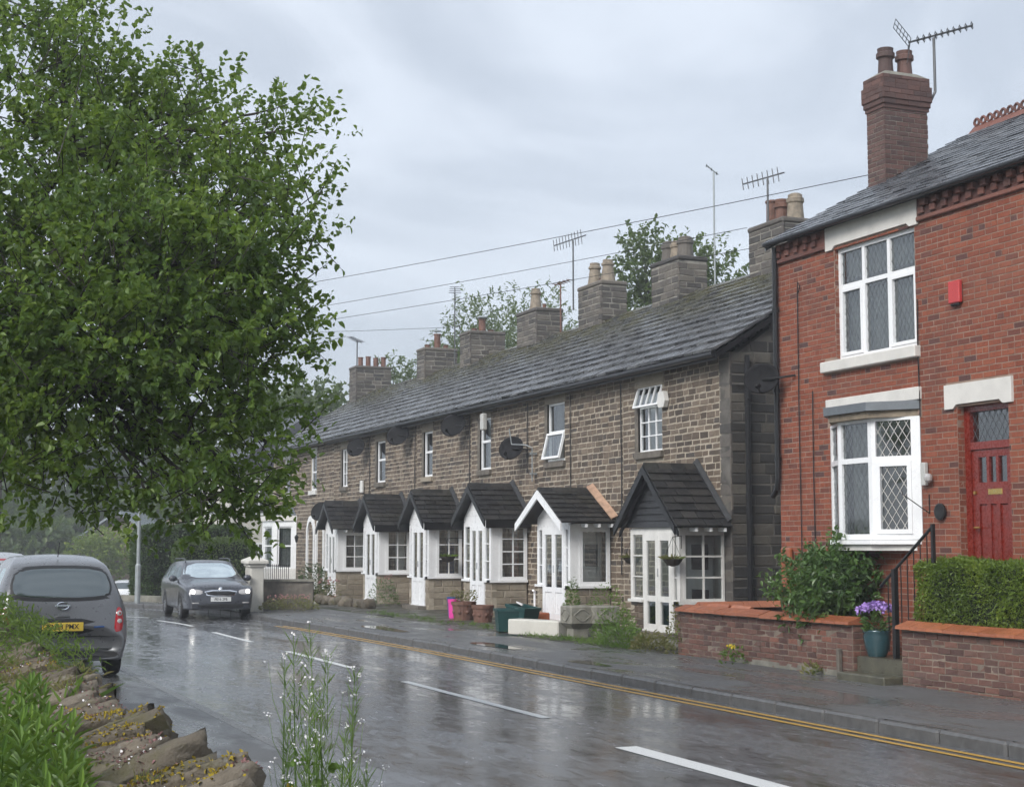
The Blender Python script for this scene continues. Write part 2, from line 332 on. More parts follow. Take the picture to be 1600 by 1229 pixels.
# --- wet asphalt: pools, streaks along the road, fine aggregate
t = NT('wet_asphalt'); P = t.pos()
agg = t.noise(85, 3, .75); streak = t.noise(1.0, 5, .62, t.pos((.9, .22, 1)), .6); mid = t.noise(5.5, 5, .68, t.pos((1.3, .45, 1)), .8)
trk = t.math('SINE', t.math('MULTIPLY', t.n('SeparateXYZ', {0: t.pos()}).outputs['X'], 4.4)); wet = t.math('ADD', t.math('ADD', t.math('MULTIPLY', streak, .5), t.math('MULTIPLY', mid, .5)), t.math('MULTIPLY', trk, .022))
c = t.ramp(agg, [(.3, (.045, .047, .051)), (.60, (.125, .129, .136)), (.78, (.25, .25, .257))])
c = t.mix(t.gray(wet, .43, .55, .75, 0), c, (.014, .015, .017))
ro = t.gray(wet, .40, .60, .25, .60)
M['asphalt'] = t.surf(t.prin(Base_Color=c, Roughness=ro, Specular_IOR_Level=.5, Coat_Weight=t.gray(wet, .44, .60, 1.0, .8), Coat_IOR=1.75, Coat_Roughness=t.gray(wet, .40, .60, .07, .30), Coat_Normal=t.bump(t.noise(38, 4, .65, t.pos((1, .6, 1))), .10, .006), Normal=t.n('Bump', {'Height': t.math('ADD', agg, t.math('MULTIPLY', t.noise(45, 3), .8)), 'Strength': t.gray(wet, .42, .6, .12, .5), 'Distance': .008}).outputs[0]))
t = NT('damp_pavement'); agg = t.noise(170, 2, .7); wet = t.noise(1.1, 5, .6, t.pos((1.4, .4, 1)), .5)
c = t.ramp(agg, [(.3, (.070, .071, .073)), (.65, (.150, .152, .154))]); c = t.mix(t.gray(t.noise(.7, 4), .45, .7, 0, .6), c, (.085, .084, .081))
M['pavement'] = t.surf(t.prin(Base_Color=c, Roughness=t.gray(wet, .36, .58, .10, .55), Normal=t.n('Bump', {'Height': agg, 'Strength': t.gray(wet, .38, .55, .05, .45), 'Distance': .006}).outputs[0]))
t = NT('road_paint_white'); w_ = t.noise(60, 4, .7)
M['line_w'] = t.surf(t.prin(Base_Color=t.mix(t.gray(w_, .56, .72, 0, .7), (.66, .67, .66), (.10, .10, .10)), Roughness=.4))
t = NT('road_paint_yellow'); w_ = t.noise(40, 5, .7)
M['line_y'] = t.surf(t.prin(Base_Color=t.mix(t.gray(w_, .50, .70, 0, .85), (.52, .30, .045), (.07, .06, .045)), Roughness=.4))
t = NT('grassy_ground'); g_ = t.noise(3, 6, .7)
M['ground'] = t.surf(t.prin(Base_Color=t.ramp(g_, [(.3, (.03, .04, .014)), (.55, (.055, .075, .02)), (.75, (.085, .085, .04))]), Roughness=.9, Normal=t.bump(t.noise(25, 5), .7, .05)))
t = NT('forecourt_dirt'); g_ = t.noise(2.2, 6, .7)
M['forecourt'] = t.surf(t.prin(Base_Color=t.ramp(g_, [(.3, (.035, .034, .028)), (.52, (.07, .065, .05)), (.7, (.06, .07, .025))]), Roughness=t.gray(t.noise(1.5, 4), .35, .6, .25, .8), Normal=t.bump(t.noise(40, 5, .7), .6, .015)))

# ------------------------------------------------------------------ masonry, windows, foliage helpers
_sy, _cy, _sp, _cp = math.sin(YAW), math.cos(YAW), math.sin(PITCH), math.cos(PITCH)
def view_of(p):                                     # how far from the lens and whether inside the frame (only used to rank pieces by size)
    x, y, z = p[0], p[1], p[2] - 1.8
    d = x * _sy * _cp + y * _cy * _cp + z * _sp
    if d < .5: return None
    return d, (x * _cy - y * _sy) / d, (-x * _sy * _sp - y * _cy * _sp + z * _cp) / d
PIECE_F = [(0, 1, 5, 4), (1, 2, 6, 5), (2, 3, 7, 6), (3, 0, 4, 7), (4, 5, 9, 8), (5, 6, 10, 9), (6, 7, 11, 10), (7, 4, 8, 11), (8, 9, 10, 11)]
_variants = {}
def variants(key, mat, proud, bu, bv, jit, back):
    if key in _variants: return _variants[key]
    out = []
    for k in range(8):
        ju = [U(-1, 1) * jit * bu for _ in range(4)]; jv = [U(-1, 1) * jit * bv for _ in range(4)]
        c = [(-.5, -.5), (.5, -.5), (.5, .5), (-.5, .5)]
        V = [(x, y, back) for x, y in c]
        V += [(x + ju[i], y + jv[i], proud * .25) for i, (x, y) in enumerate(c)]
        V += [(x * (1 - 2 * bu) + ju[i], y * (1 - 2 * bv) + jv[i], proud * (1 + U(-.35, .35) * jit)) for i, (x, y) in enumerate(c)]
        me = bpy.data.meshes.new(key); me.from_pydata(V, [], PIECE_F); me.materials.append(mat); me.update()
        out.append((me, np.array(V)))
    _variants[key] = out; return out
def lay(parent, fr, rects, mat, name, key, proud=.02, bu=.05, bv=.1, jit=.8, back=-.03, nmax=300, dn=0.0, bulk=None):
    """pieces laid on a wall face: the largest in view as objects of their own, the rest joined"""
    if not rects: return
    vr = variants(key, mat, proud, bu, bv, jit, back); sc = []
    for (u, v, w, h) in rects:
        q = view_of(fr(u + w / 2, v + h / 2)); s_ = 0
        if q:
            s_ = math.sqrt(w * h) / q[0]
            if abs(q[1]) > .345 or abs(q[2]) > .27: s_ *= .01
        sc.append(s_)
    order = sorted(range(len(rects)), key=lambda i: -sc[i]); pl = WL[parent.name]
    V = []; Fc = []; fO, fU, fV, fN = (np.array(x) for x in (fr.O, fr.U, fr.V, fr.N))
    for r_, i in enumerate(order):
        u, v, w, h = rects[i]; me, A = random.choice(vr); dd = dn + U(-.3, .3) * proud * jit
        if r_ < nmax and sc[i] > 0:
            o = bpy.data.objects.new(name, me); COL.objects.link(o); o.parent = parent
            c = fr(u + w / 2, v + h / 2, dd) - pl
            o.matrix_basis = Matrix(((fr.U.x * w, fr.V.x * h, fr.N.x, c.x), (fr.U.y * w, fr.V.y * h, fr.N.y, c.y), (fr.U.z * w, fr.V.z * h, fr.N.z, c.z), (0, 0, 0, 1)))
        else:
            b = len(V) * 12
            V.append(fO + np.outer(u + w * (A[:, 0] + .5), fU) + np.outer(v + h * (A[:, 1] + .5), fV) + np.outer(A[:, 2] + dd, fN))
            Fc += [tuple(b + j for j in f) for f in PIECE_F]
    if V: npmesh(bulk or name + '_field', np.concatenate(V), np.array(Fc), mat, parent, kind='stuff')
def courses(u0, u1, v0, v1, hc, wr, holes=(), joint=.012, brick=False, var=.15):
    out = []; v = v0; row = 0
    while v < v1 - hc * .4:
        h = hc if brick else hc * U(1 - var, 1 + var); h = min(h, v1 - v)
        segs = [(u0, u1)]
        for (a, b, c, d) in holes:
            if min(v + h, d) - max(v, c) > .3 * h:
                ns = []
                for (p, q) in segs:
                    if b <= p or a >= q: ns.append((p, q)); continue
                    if a > p: ns.append((p, a))
                    if b < q: ns.append((b, q))
                segs = ns
        for (p, q) in segs:
            if brick:
                hd = row % 5 == 4; L = wr[0] / (2 if hd else 1); x = p - (L * .5 if row % 2 else 0) - ((p - u0) % L)
                while x < q - .02:
                    a, b = max(x, p), min(x + L, q)
                    if b - a > .03: out.append((a + joint / 2, v + joint / 2, b - a - joint, h - joint))
                    x += L
            else:
                x = p
                while x < q - .02:
                    L = U(*wr)
                    if q - x - L < wr[0] * .6: L = q - x
                    out.append((x + joint / 2, v + joint / 2, L - joint, h - joint)); x += L
        v += h; row += 1
    return out
def sheet(mb, u0, u1, v0, v1, holes, n=0.0, reveal=.15, near=True):
    us = sorted({u0, u1, *[x for h in holes for x in h[:2]]}); vs_ = sorted({v0, v1, *[x for h in holes for x in h[2:]]})
    us = [x for x in us if u0 <= x <= u1]; vs_ = [x for x in vs_ if v0 <= x <= v1]
    for a, b in zip(us, us[1:]):
        for c, d in zip(vs_, vs_[1:]):
            m, k = (a + b) / 2, (c + d) / 2
            if any(h[0] < m < h[1] and h[2] < k < h[3] for h in holes): continue
            mb.poly([(a, c, n), (b, c, n), (b, d, n), (a, d, n)])
    for (a, b, c, d) in holes:
        r = n - reveal
        mb.poly([(a, c, n), (a, d, n), (a, d, r), (a, c, r)]); mb.poly([(b, d, n), (b, c, n), (b, c, r), (b, d, r)])
        mb.poly([(a, d, n), (b, d, n), (b, d, r), (a, d, r)]); mb.poly([(b, c, n), (a, c, n), (a, c, r), (b, c, r)])
    mb.poly([(u0, v0, n), (u0, v1, n), (u0, v1, n - .3), (u0, v0, n - .3)])
    if near: mb.poly([(u1, v1, n), (u1, v0, n), (u1, v0, n - .3), (u1, v1, n - .3)])
    return mb
def room(parent, fr, u0, u1, v0, v1, n, depth=1.1, mat=None):
    a, b, c, d = u0 - .25, u1 + .25, v0 - .3, v1 + .2; k = n - depth; mb = MB(fr)
    mb.poly([(a, c, k), (b, c, k), (b, d, k), (a, d, k)])
    for q in ([(a, c, n), (a, d, n), (a, d, k), (a, c, k)], [(b, d, n), (b, c, n), (b, c, k), (b, d, k)], [(a, d, n), (b, d, n), (b, d, k), (a, d, k)], [(b, c, n), (a, c, n), (a, c, k), (b, c, k)]): mb.poly(q)
    return mb.build('room_interior', mat or M['room'], parent)
def curtain(parent, fr, u0, u1, v0, v1, n, mat=None, fold=.09):
    k = max(4, int((u1 - u0) / fold * 4)); V = []
    for i in range(k + 1):
        u = u0 + (u1 - u0) * i / k; z = n + .018 * math.sin(i * math.pi / 2 + .3 * math.sin(i * .9))
        V += [tuple(fr(u, v0, z)), tuple(fr(u, v1, z))]
    F_ = np.array([(2 * i, 2 * i + 2, 2 * i + 3, 2 * i + 1) for i in range(k)])
    return npmesh('curtain', np.array(V), F_, mat or M['curtain'], parent, smooth=True)
def window(parent, fr, u0, v0, w, h, n, cols=(1,), rows=(1,), frame=.05, bar=.022, name='window', mat=None, flat=False, thick=.05, lattice=None, pane='pane'):
    """frame with glazing bars, each pane a mesh of its own; cols/rows are relative sizes, rows from the bottom"""
    mb = MB(fr); W_, H_ = w - 2 * frame, h - 2 * frame
    mb.box((u0, v0, n), (u0 + w, v0 + frame, n + thick)); mb.box((u0, v0 + h - frame, n), (u0 + w, v0 + h, n + thick))
    mb.box((u0, v0 + frame, n), (u0 + frame, v0 + h - frame, n + thick)); mb.box((u0 + w - frame, v0 + frame, n), (u0 + w, v0 + h - frame, n + thick))
    cu = [u0 + frame]; tc_ = sum(cols); 
    for c_ in cols: cu.append(cu[-1] + W_ * c_ / tc_)
    rv = [v0 + frame]; tr_ = sum(rows)
    for r_ in rows: rv.append(rv[-1] + H_ * r_ / tr_)
    for x in cu[1:-1]: mb.box((x - bar / 2, v0 + frame, n + .003), (x + bar / 2, v0 + h - frame, n + thick - .006))
    for y in rv[1:-1]: mb.box((u0 + frame, y - bar / 2, n + .006), (u0 + w - frame, y + bar / 2, n + thick - .009))
    f = mb.build(name, mat or M['white'], parent)
    for i in range(len(cols)):
        for j in range(len(rows)):
            a, b, c_, d = cu[i], cu[i + 1], rv[j], rv[j + 1]; tz = U(-.002, .002)
            p = MB(fr).add([(a, c_, n + .018), (b, c_, n + .018 + tz), (b, d, n + .02), (a, d, n + .02 - tz)], [(0, 1, 2, 3)]).build(pane, M['glass'], parent if flat else f)
            if lattice: leads(parent if flat else f, fr, a, b, c_, d, n + .024, lattice)
    return f
def leads(parent, fr, a, b, c, d, n, step, t=.0055, mat=None):  # diamond lead cames over a pane
    mb = MB(fr); sl = 1.55; du = step
    for s_ in (1, -1):
        k = a - (d - c) / sl if s_ > 0 else a
        while k < b + (d - c) / sl:
            # line u = k + s*(v-c)/sl
            lo, hi = c, d
            if s_ > 0: lo = max(c, c + (a - k) * sl); hi = min(d, c + (b - k) * sl)
            else: lo = max(c, c + (k - b) * sl); hi = min(d, c + (k - a) * sl)
            if hi - lo > .01:
                p = [k + s_ * (v - c) / sl for v in (lo, hi)]
                q = .0035 if s_ > 0 else .0
                mb.add([(p[0] - t, lo, n + q), (p[0] + t, lo, n + q), (p[1] + t, hi, n + q), (p[1] - t, hi, n + q)], [(0, 1, 2, 3)])
                mb.add([(p[0] - t, lo, n + q), (p[0], lo, n + q + .003), (p[1], hi, n + q + .003), (p[1] - t, hi, n + q)], [(0, 1, 2, 3)])
            k += du
    return mb.build('lead_lattice', mat or M['lead_came'], parent, kind='stuff')
def unit(A): return A / np.maximum(np.linalg.norm(A, axis=1, keepdims=True), 1e-9)
def leaf_arrays(P, D, L, W, S=None, fold=.22, droop=.12):
    n = len(P); D = unit(D)
    if S is None: S = rng.normal(size=(n, 3)); S[:, 2] *= .45
    S = unit(S - D * (S * D).sum(1, keepdims=True)); Nn = np.cross(D, S); Nn *= np.sign(Nn[:, 2:3] + 1e-9)
    L = np.broadcast_to(np.asarray(L, float), (n,))[:, None]; W = np.broadcast_to(np.asarray(W, float), (n,))[:, None]
    dz = np.array([0, 0, -1.0])
    up = Nn * W * fold
    b = P; r1 = P + D * L * .33 + S * W * .5 + up; r2 = P + D * L * .70 + S * W * .36 + up + dz * L * droop * .5
    t_ = P + D * L + dz * L * droop; l2 = P + D * L * .70 - S * W * .36 + up + dz * L * droop * .5; l1 = P + D * L * .33 - S * W * .5 + up
    V = np.stack([b, r1, r2, t_, l2, l1], 1).reshape(-1, 3); i = np.arange(n)[:, None] * 6
    F_ = np.concatenate([i + np.array([[0, 1, 2, 3]]), i + np.array([[0, 3, 4, 5]])])
    return V, F_
def cat_arrays(parts):
    V, F_, b = [], [], 0
    for v, f in parts: V.append(v); F_.append(f + b); b += len(v)
    return np.concatenate(V), np.concatenate(F_)
def crown(lobes, ntw, nl, tl, L, W, up=.35, shell=.45, clump=0, spread=.14):
    """leafy twigs spread through several lobes: returns leaf arrays and twig ends"""
    C = np.array([l[:3] for l in lobes], float); Rr = np.array([l[3] for l in lobes], float); sq = np.array([l[4] if len(l) > 4 else 1.0 for l in lobes])
    nt0 = ntw
    if clump: ntw = ntw // clump
    w = Rr ** 2.3; k = rng.choice(len(lobes), ntw, p=w / w.sum())
    d = unit(rng.normal(size=(ntw, 3))); rad = Rr[k] * rng.random(ntw) ** shell
    rad *= 1 + .13 * np.sin(d[:, 0] * 7 + k) * np.cos(d[:, 1] * 6) + .10 * np.sin(d[:, 2] * 11 + k * 2)
    off = d * rad[:, None]; off[:, 2] *= sq[k]
    B = C[k] + off
    if clump:                                        # sprays: several twigs fan out of one place
        B = np.repeat(B, clump, 0); d = np.repeat(d, clump, 0); ntw = len(B); B = B + rng.normal(size=B.shape) * np.array([spread, spread, spread * .6])
    T = unit(d * .9 + np.array([0, 0, up]) + rng.normal(size=(ntw, 3)) * .45); tlen = tl * rng.uniform(.6, 1.3, ntw)
    t_ = np.tile((np.arange(nl) + .5) / nl, ntw); i = np.repeat(np.arange(ntw), nl)
    P = B[i] + T[i] * (t_ * tlen[i])[:, None] + rng.normal(size=(ntw * nl, 3)) * .012
    D = T[i] * .5 + rng.normal(size=(ntw * nl, 3)) * .75 + np.array([0, 0, -.05])
    s_ = rng.uniform(.6, 1.25, ntw * nl)
    return leaf_arrays(P, D, L * s_, W * s_), (B, T, tlen)
def limb(mb, a, b, r0, r1, n=6, wob=.08, seg=5):
    a, b = Vector(a), Vector(b); L = (b - a).length; pts = []; rs = []
    for i in range(seg + 1):
        t_ = i / seg; p = a.lerp(b, t_); q = math.sin(math.pi * t_)
        p += Vector((U(-1, 1), U(-1, 1), U(-.2, 1))) * wob * L * q * .6; pts.append(p); rs.append(r0 + (r1 - r0) * t_)
    mb.tube(pts, rs, n); return pts
def tree(name, base, trunk_top, lobes, ntw, nl, tl, L, W, leaf, label, group=None, r=.18, bark='bark', twigs=0, shell=.45, up=.35, sub=14, hubs=None, clump=0, spread=.14):
    root = empty(name, base, label, 'tree', group); tr = MB(); pts = limb(tr, base, trunk_top, r, r * .6, 9, .03)
    tr.build('trunk', M[bark], root, smooth=True)
    (V, F_), (B, T, tlen) = crown(lobes, ntw, nl, tl, L, W, up, shell, clump, spread)
    npmesh('crown', V, F_, M[leaf], root, kind='stuff')
    br = MB(); k = np.arange(len(B))
    for hb in hubs or (): limb(br, trunk_top, hb, r * .75, r * .34, 7, .05, 7)
    for li, l in enumerate(lobes):
        c = Vector(l[:3]); src = min(hubs, key=lambda h_: (Vector(h_) - c).length) if hubs else trunk_top; q = limb(br, src, c, r * (.3 if hubs else .5), r * .08, 6, .12, 6)
        dd = np.linalg.norm(B - np.array(l[:3]), axis=1); near = k[dd < l[3] * 1.05]
        for j in rng.choice(near, min(sub, len(near)), replace=False) if len(near) else ():
            s_ = random.choice(q[1:]); limb(br, s_, tuple(B[j]), r * .13, r * .03, 4, .08, 4)
    for j in rng.choice(k, min(twigs, len(k)), replace=False):
        b = Vector(B[j]); e = b + Vector(T[j]) * tlen[j]; br.tube([b - Vector(T[j]) * tlen[j] * .8, b, e], [.006, .005, .002], 3, False)
    br.build('branches', M[bark], root, kind='stuff')
    return root
def tuft(name, spots, hgt, nblade, mat, label, cat, spread=.12, wid=.012, lean=.5, kind=None, group=None):
    Pn = []; Dn = []; Ln = []
    for (x, y, z) in spots:
        k = nblade
        Pn.append(np.column_stack([x + rng.normal(size=k) * spread, y + rng.normal(size=k) * spread, np.full(k, z)]))
        d = rng.normal(size=(k, 3)) * lean; d[:, 2] = 1; Dn.append(d); Ln.append(hgt * rng.uniform(.5, 1.2, k))
    P_, D_, L_ = np.concatenate(Pn), np.concatenate(Dn), np.concatenate(Ln)
    V, F_ = leaf_arrays(P_, D_, L_, np.full(len(P_), wid), fold=.1, droop=.25)
    return npmesh(name, V, F_, M[mat], None, label=label, cat=cat, kind=kind, group=group)
def text(body, size, mat, parent, fr, u, v, n, name='lettering', sx=1.0):
    cu = bpy.data.curves.new(name, 'FONT'); cu.body = body; cu.size = size; cu.extrude = .001; cu.align_x = 'CENTER'; cu.align_y = 'CENTER'; cu.offset = size * .012
    tmp = bpy.data.objects.new('tmp', cu); COL.objects.link(tmp)
    me = bpy.data.meshes.new_from_object(tmp.evaluated_get(bpy.context.evaluated_depsgraph_get()))
    bpy.data.objects.remove(tmp)
    me.materials.clear()
    for vt in me.vertices: vt.co = fr(u + vt.co.x * sx, v + vt.co.y, n + vt.co.z)
    c = sum((vt.co for vt in me.vertices), Vector()) / max(1, len(me.vertices))
    for vt in me.vertices: vt.co -= c
    return link(name, me, M[mat], parent, c)

# ------------------------------------------------------------------ ground, road, pavements
def gz(x, y):                                        # lie of the land: level here, falling away beyond the bend, rising to a wooded hill
    z = -.05
    if y > 47: z -= min(2.0, .04 * (y - 47))
    if y > 130: z += (y - 130) * .035
    return z
xs = [-300, -150, -90, -60, -40, -25, -12, -4, 4, 10, 16, 24, 34, 50, 80, 120, 200, 320]; ys = [-60, -20, 0, 20, 35, 43, 47, 55, 65, 80, 100, 115, 140, 180, 260, 400]
V = np.array([(x, y, gz(x, y)) for y in ys for x in xs]); nx = len(xs)
Fg = np.array([(j * nx + i, j * nx + i + 1, (j + 1) * nx + i + 1, (j + 1) * nx + i) for j in range(len(ys) - 1) for i in range(nx - 1)])
npmesh('ground', V, Fg, M['ground'], None, kind='structure')
def spline(pts, k=6):
    out = []
    for i in range(len(pts) - 1):
        p0, p1, p2, p3 = (np.array(pts[min(max(j, 0), len(pts) - 1)], float) for j in (i - 1, i, i + 1, i + 2))
        for s_ in range(k):
            t_ = s_ / k
            out.append(.5 * ((2 * p1) + (p2 - p0) * t_ + (2 * p0 - 5 * p1 + 4 * p2 - p3) * t_ ** 2 + (3 * p1 - p0 - 3 * p2 + p3) * t_ ** 3))
    out.append(np.array(pts[-1], float)); return out
RIGHT = spline([(9, -14), (9, 0), (9, 12), (9, 22), (8.95, 27), (8.82, 31), (8.6, 35), (8.5, 38.5), (8.25, 41), (7.5, 43.6), (6.0, 45.8), (3.0, 47.8), (-5, 50.5), (-30, 56)])
LEFT = spline([(3.45, -14), (3.45, 0), (3.45, 12), (3.45, 22), (3.40, 27), (3.2, 30), (2.7, 32.6), (1.6, 35), (-.2, 37), (-3, 38.8), (-7, 40.4), (-15, 43), (-34, 48)])
def offset(line, d):
    out = []
    for i, p in enumerate(line):
        t_ = line[min(i + 1, len(line) - 1)] - line[max(i - 1, 0)]; t_ = t_ / np.linalg.norm(t_); out.append(p + np.array([t_[1], -t_[0]]) * d)
    return out
def strip(name, A, B, z, mat, parent=None, kind=None, zb=None):
    V = []
    for a, b in zip(A, B): V += [(a[0], a[1], z), (b[0], b[1], z if zb is None else zb)]
    n = len(A); return npmesh(name, np.array(V, float), np.array([(2 * i, 2 * i + 1, 2 * i + 3, 2 * i + 2) for i in range(n - 1)]), mat, parent, kind=kind)
road = strip('road', LEFT, RIGHT, 0.0, M['asphalt'], kind='structure')
pav = strip('pavement', offset(RIGHT, .13), offset(RIGHT, 2.32), .118, M['pavement'], kind='structure', zb=.15)
lpav = strip('pavement', offset(LEFT, -2.6), offset(LEFT, -.16), .035, M['pavement'], kind='structure', zb=.045)
# kerb stones, each its own piece
def resample(line, step):
    out = []; acc = 0; L = [0]
    for a, b in zip(line, line[1:]): L.append(L[-1] + np.linalg.norm(b - a))
    s_ = 0
    while s_ < L[-1] - step:
        out.append(np.array([np.interp(s_, L, [p[0] for p in line]), np.interp(s_, L, [p[1] for p in line])])); s_ += step
    return out
kerb = MB().box((9.0, 6.0, -.06), (9.02, 6.2, -.05)).build('kerb', M['kerb'], None, kind='structure')
K = [p for p in resample(RIGHT, .915) if p[1] > 5.5 and p[0] > -12]
km = MB().cbox((-.065, 0, -.1), (.065, .907, .12), .022).v
kmesh = None
for i, (a, b) in enumerate(zip(K, K[1:])):
    d = b - a; ang = math.atan2(-d[0], d[1])
    if kmesh is None:
        o = MB().cbox((-.065, -.449, -.1), (.065, .449, .124), .024).build('kerb_stone', M['kerb'], kerb); kmesh = o.data
        for vt in kmesh.vertices: vt.co.z += -.1
        WL[o.name] = Vector((0, 0, 0))
    else:
        o = bpy.data.objects.new('kerb_stone', kmesh); COL.objects.link(o); o.parent = kerb
    m = (a + b) / 2; nrm = np.array([d[1], -d[0]]) / np.linalg.norm(d) * .065
    o.location = Vector((m[0] + nrm[0], m[1] + nrm[1], U(-.006, .004))) - WL[kerb.name]; o.rotation_euler = (0, 0, ang)
# flush edging on the near side
strip('road_edging', offset(LEFT, -.16), offset(LEFT, .0), .047, M['kerb_dark'], kind='structure', zb=.022)
# painted markings
def dash(name, line, w, parent, mat, z=.004):
    A, B = offset(line, -w / 2), offset(line, w / 2); return strip(name, A, B, z, mat, parent)
for k, (y0, y1) in enumerate([(9.3, 12.5), (14.85, 19.5), (21.95, 25.7), (28.4, 31.8), (34.3, 37.2)]):
    line = [np.array([6.55 if k else 6.28, y]) for y in np.linspace(y0, y1, 5)]
    if k == 4: line = [np.array([6.6 - .012 * (y - 34) ** 2 * 2.2, y]) for y in np.linspace(y0, y1, 5)]
    dash('white_dash', line, .115 if k else .22, road, M['line_w'])
dash('white_dash', [np.array(p) for p in ((6.35, 38.7), (6.1, 39.1), (5.75, 39.5), (5.2, 40.0))], .13, road, M['line_w'])
Y1 = [p for p in RIGHT if -8 < p[1] < 34]
dash('yellow_line', offset(Y1, -.19), .075, road, M['line_y']); dash('yellow_line', offset(Y1, -.36), .075, road, M['line_y'])
# shallow puddles on the pavement: still water in the dips
t = NT('puddle_water'); M['water'] = t.surf(t.prin(Base_Color=(.018, .019, .02), Roughness=.03, Specular_IOR_Level=.7))
for (x, y, rx, ry, z) in [(9.45, 19.9, .14, .75, .127), (9.62, 23.9, .18, 1.2, .130), (9.5, 29.5, .2, 1.6, .129)]:
    MB().poly([(x + rx * math.cos(a) * (1 + .25 * math.sin(3 * a)), y + ry * math.sin(a) * (1 + .2 * math.cos(2 * a)), z) for a in np.linspace(0, 2 * math.pi, 28)[:-1]]).build('puddle', M['water'], pav)

# ------------------------------------------------------------------ stone terrace
fcm = MB()
ed = [(10.98 - (0 if y > 22 else -.3) + .10 * math.sin(y * 1.7) + .06 * math.sin(y * 4.1), y) for y in np.linspace(20.8, 40.5, 60)]
V = []
for x, y in ed: V += [(x, y, .150), (x + .25, y, .170), (13.75, y, .19)]
npmesh('forecourt', np.array(V), np.array([(3 * i + k, 3 * i + k + 1, 3 * i + k + 4, 3 * i + k + 3) for i in range(len(ed) - 1) for k in (0, 1)]), M['forecourt'], None, kind='structure')
FX = 13.7; BND = [23.15, 27.3, 31.5, 35.7, 39.85, 44.05, 48.1, 56.2]; EZ = 5.14; RX, RZ = 17.2, 7.50; EX = 13.42
SL = Vector((RX - EX, 0, RZ - EZ)); SLL = SL.length; SLd = SL / SLL; SLn = Vector((-SLd.z, 0, SLd.x))
PORCH = [   # near Y, far Y, ridge z, eave z, style
    dict(y0=23.37, y1=25.22, rz=3.17, ez=2.10, d0=23.60, d1=24.70, st='timber', barge='black', gab='board', oh=.24, gx=.20, sill=.80, win=((1, 1), (1, 1, 1))),
    dict(y0=27.86, y1=29.50, rz=2.88, ez=2.22, d0=28.10, d1=29.20, st='upvc', barge='white', gab='white', oh=.34, gx=.34, sill=.96, win=((1,), (1,)), fillet=True),
    dict(y0=32.10, y1=33.82, rz=3.13, ez=2.33, d0=32.48, d1=33.38, st='upvc', barge='black', gab='white', oh=.20, gx=.22, sill=.98, fascia=True, win=((1, 1), (1, 1, 1, .85))),
    dict(y0=36.28, y1=37.78, rz=3.12, ez=2.32, d0=36.55, d1=37.55, st='upvc', barge='black', gab='white', oh=.22, gx=.22, sill=.98, fascia=True, win=((1, 1), (1, 1, 1))),
    dict(y0=40.36, y1=41.82, rz=3.12, ez=2.30, d0=40.60, d1=41.60, st='upvc', barge='black', gab='white', oh=.24, gx=.22, sill=1.0, fascia=True, win=((1, 1), (1, 1, 1))),
    dict(y0=44.45, y1=45.78, rz=3.04, ez=2.24, d0=44.60, d1=45.45, st='upvc', barge='black', gab='white', oh=.26, gx=.22, sill=1.02, win=((1, 1), (1, 1, 1)))]
PX = 12.80
def slates(parent, y0, y1, mat, rows, key, name='slate'):
    """stone slates in diminishing courses; each is a piece"""
    out = []; s_ = -.06; n = len(rows)
    for r_, e in enumerate(rows):
        y = y0 + U(-.03, .0); 
        while y < y1 - .05:
            w = U(.34, .56) * (1 - .25 * r_ / n)
            if y1 - y - w < .2: w = y1 - y
            out.append((y, w, s_, e)); y += w
        s_ += e
    return out
_smesh = {}
def slate_mesh(key, mat, th=.042):
    if key not in _smesh:
        L_ = []
        for k in range(7):
            j = lambda a: U(-a, a)
            V = [(-.5, 0 + j(.03), 0), (.5, 0 + j(.03), 0), (.5, 1.25, 0), (-.5, 1.25, 0)]
            V += [(-.493, .02 + j(.035), th * U(.85, 1.15)), (.493, .02 + j(.035), th * U(.85, 1.15)), (.493, 1.25, th * .5), (-.493, 1.25, th * .5)]
            me = bpy.data.meshes.new(key); me.from_pydata(V, [], [(0, 3, 2, 1), (4, 5, 6, 7), (0, 1, 5, 4), (1, 2, 6, 5), (2, 3, 7, 6), (3, 0, 4, 7)]); me.materials.append(mat); me.update(); L_.append(me)
        _smesh[key] = L_
    return _smesh[key]
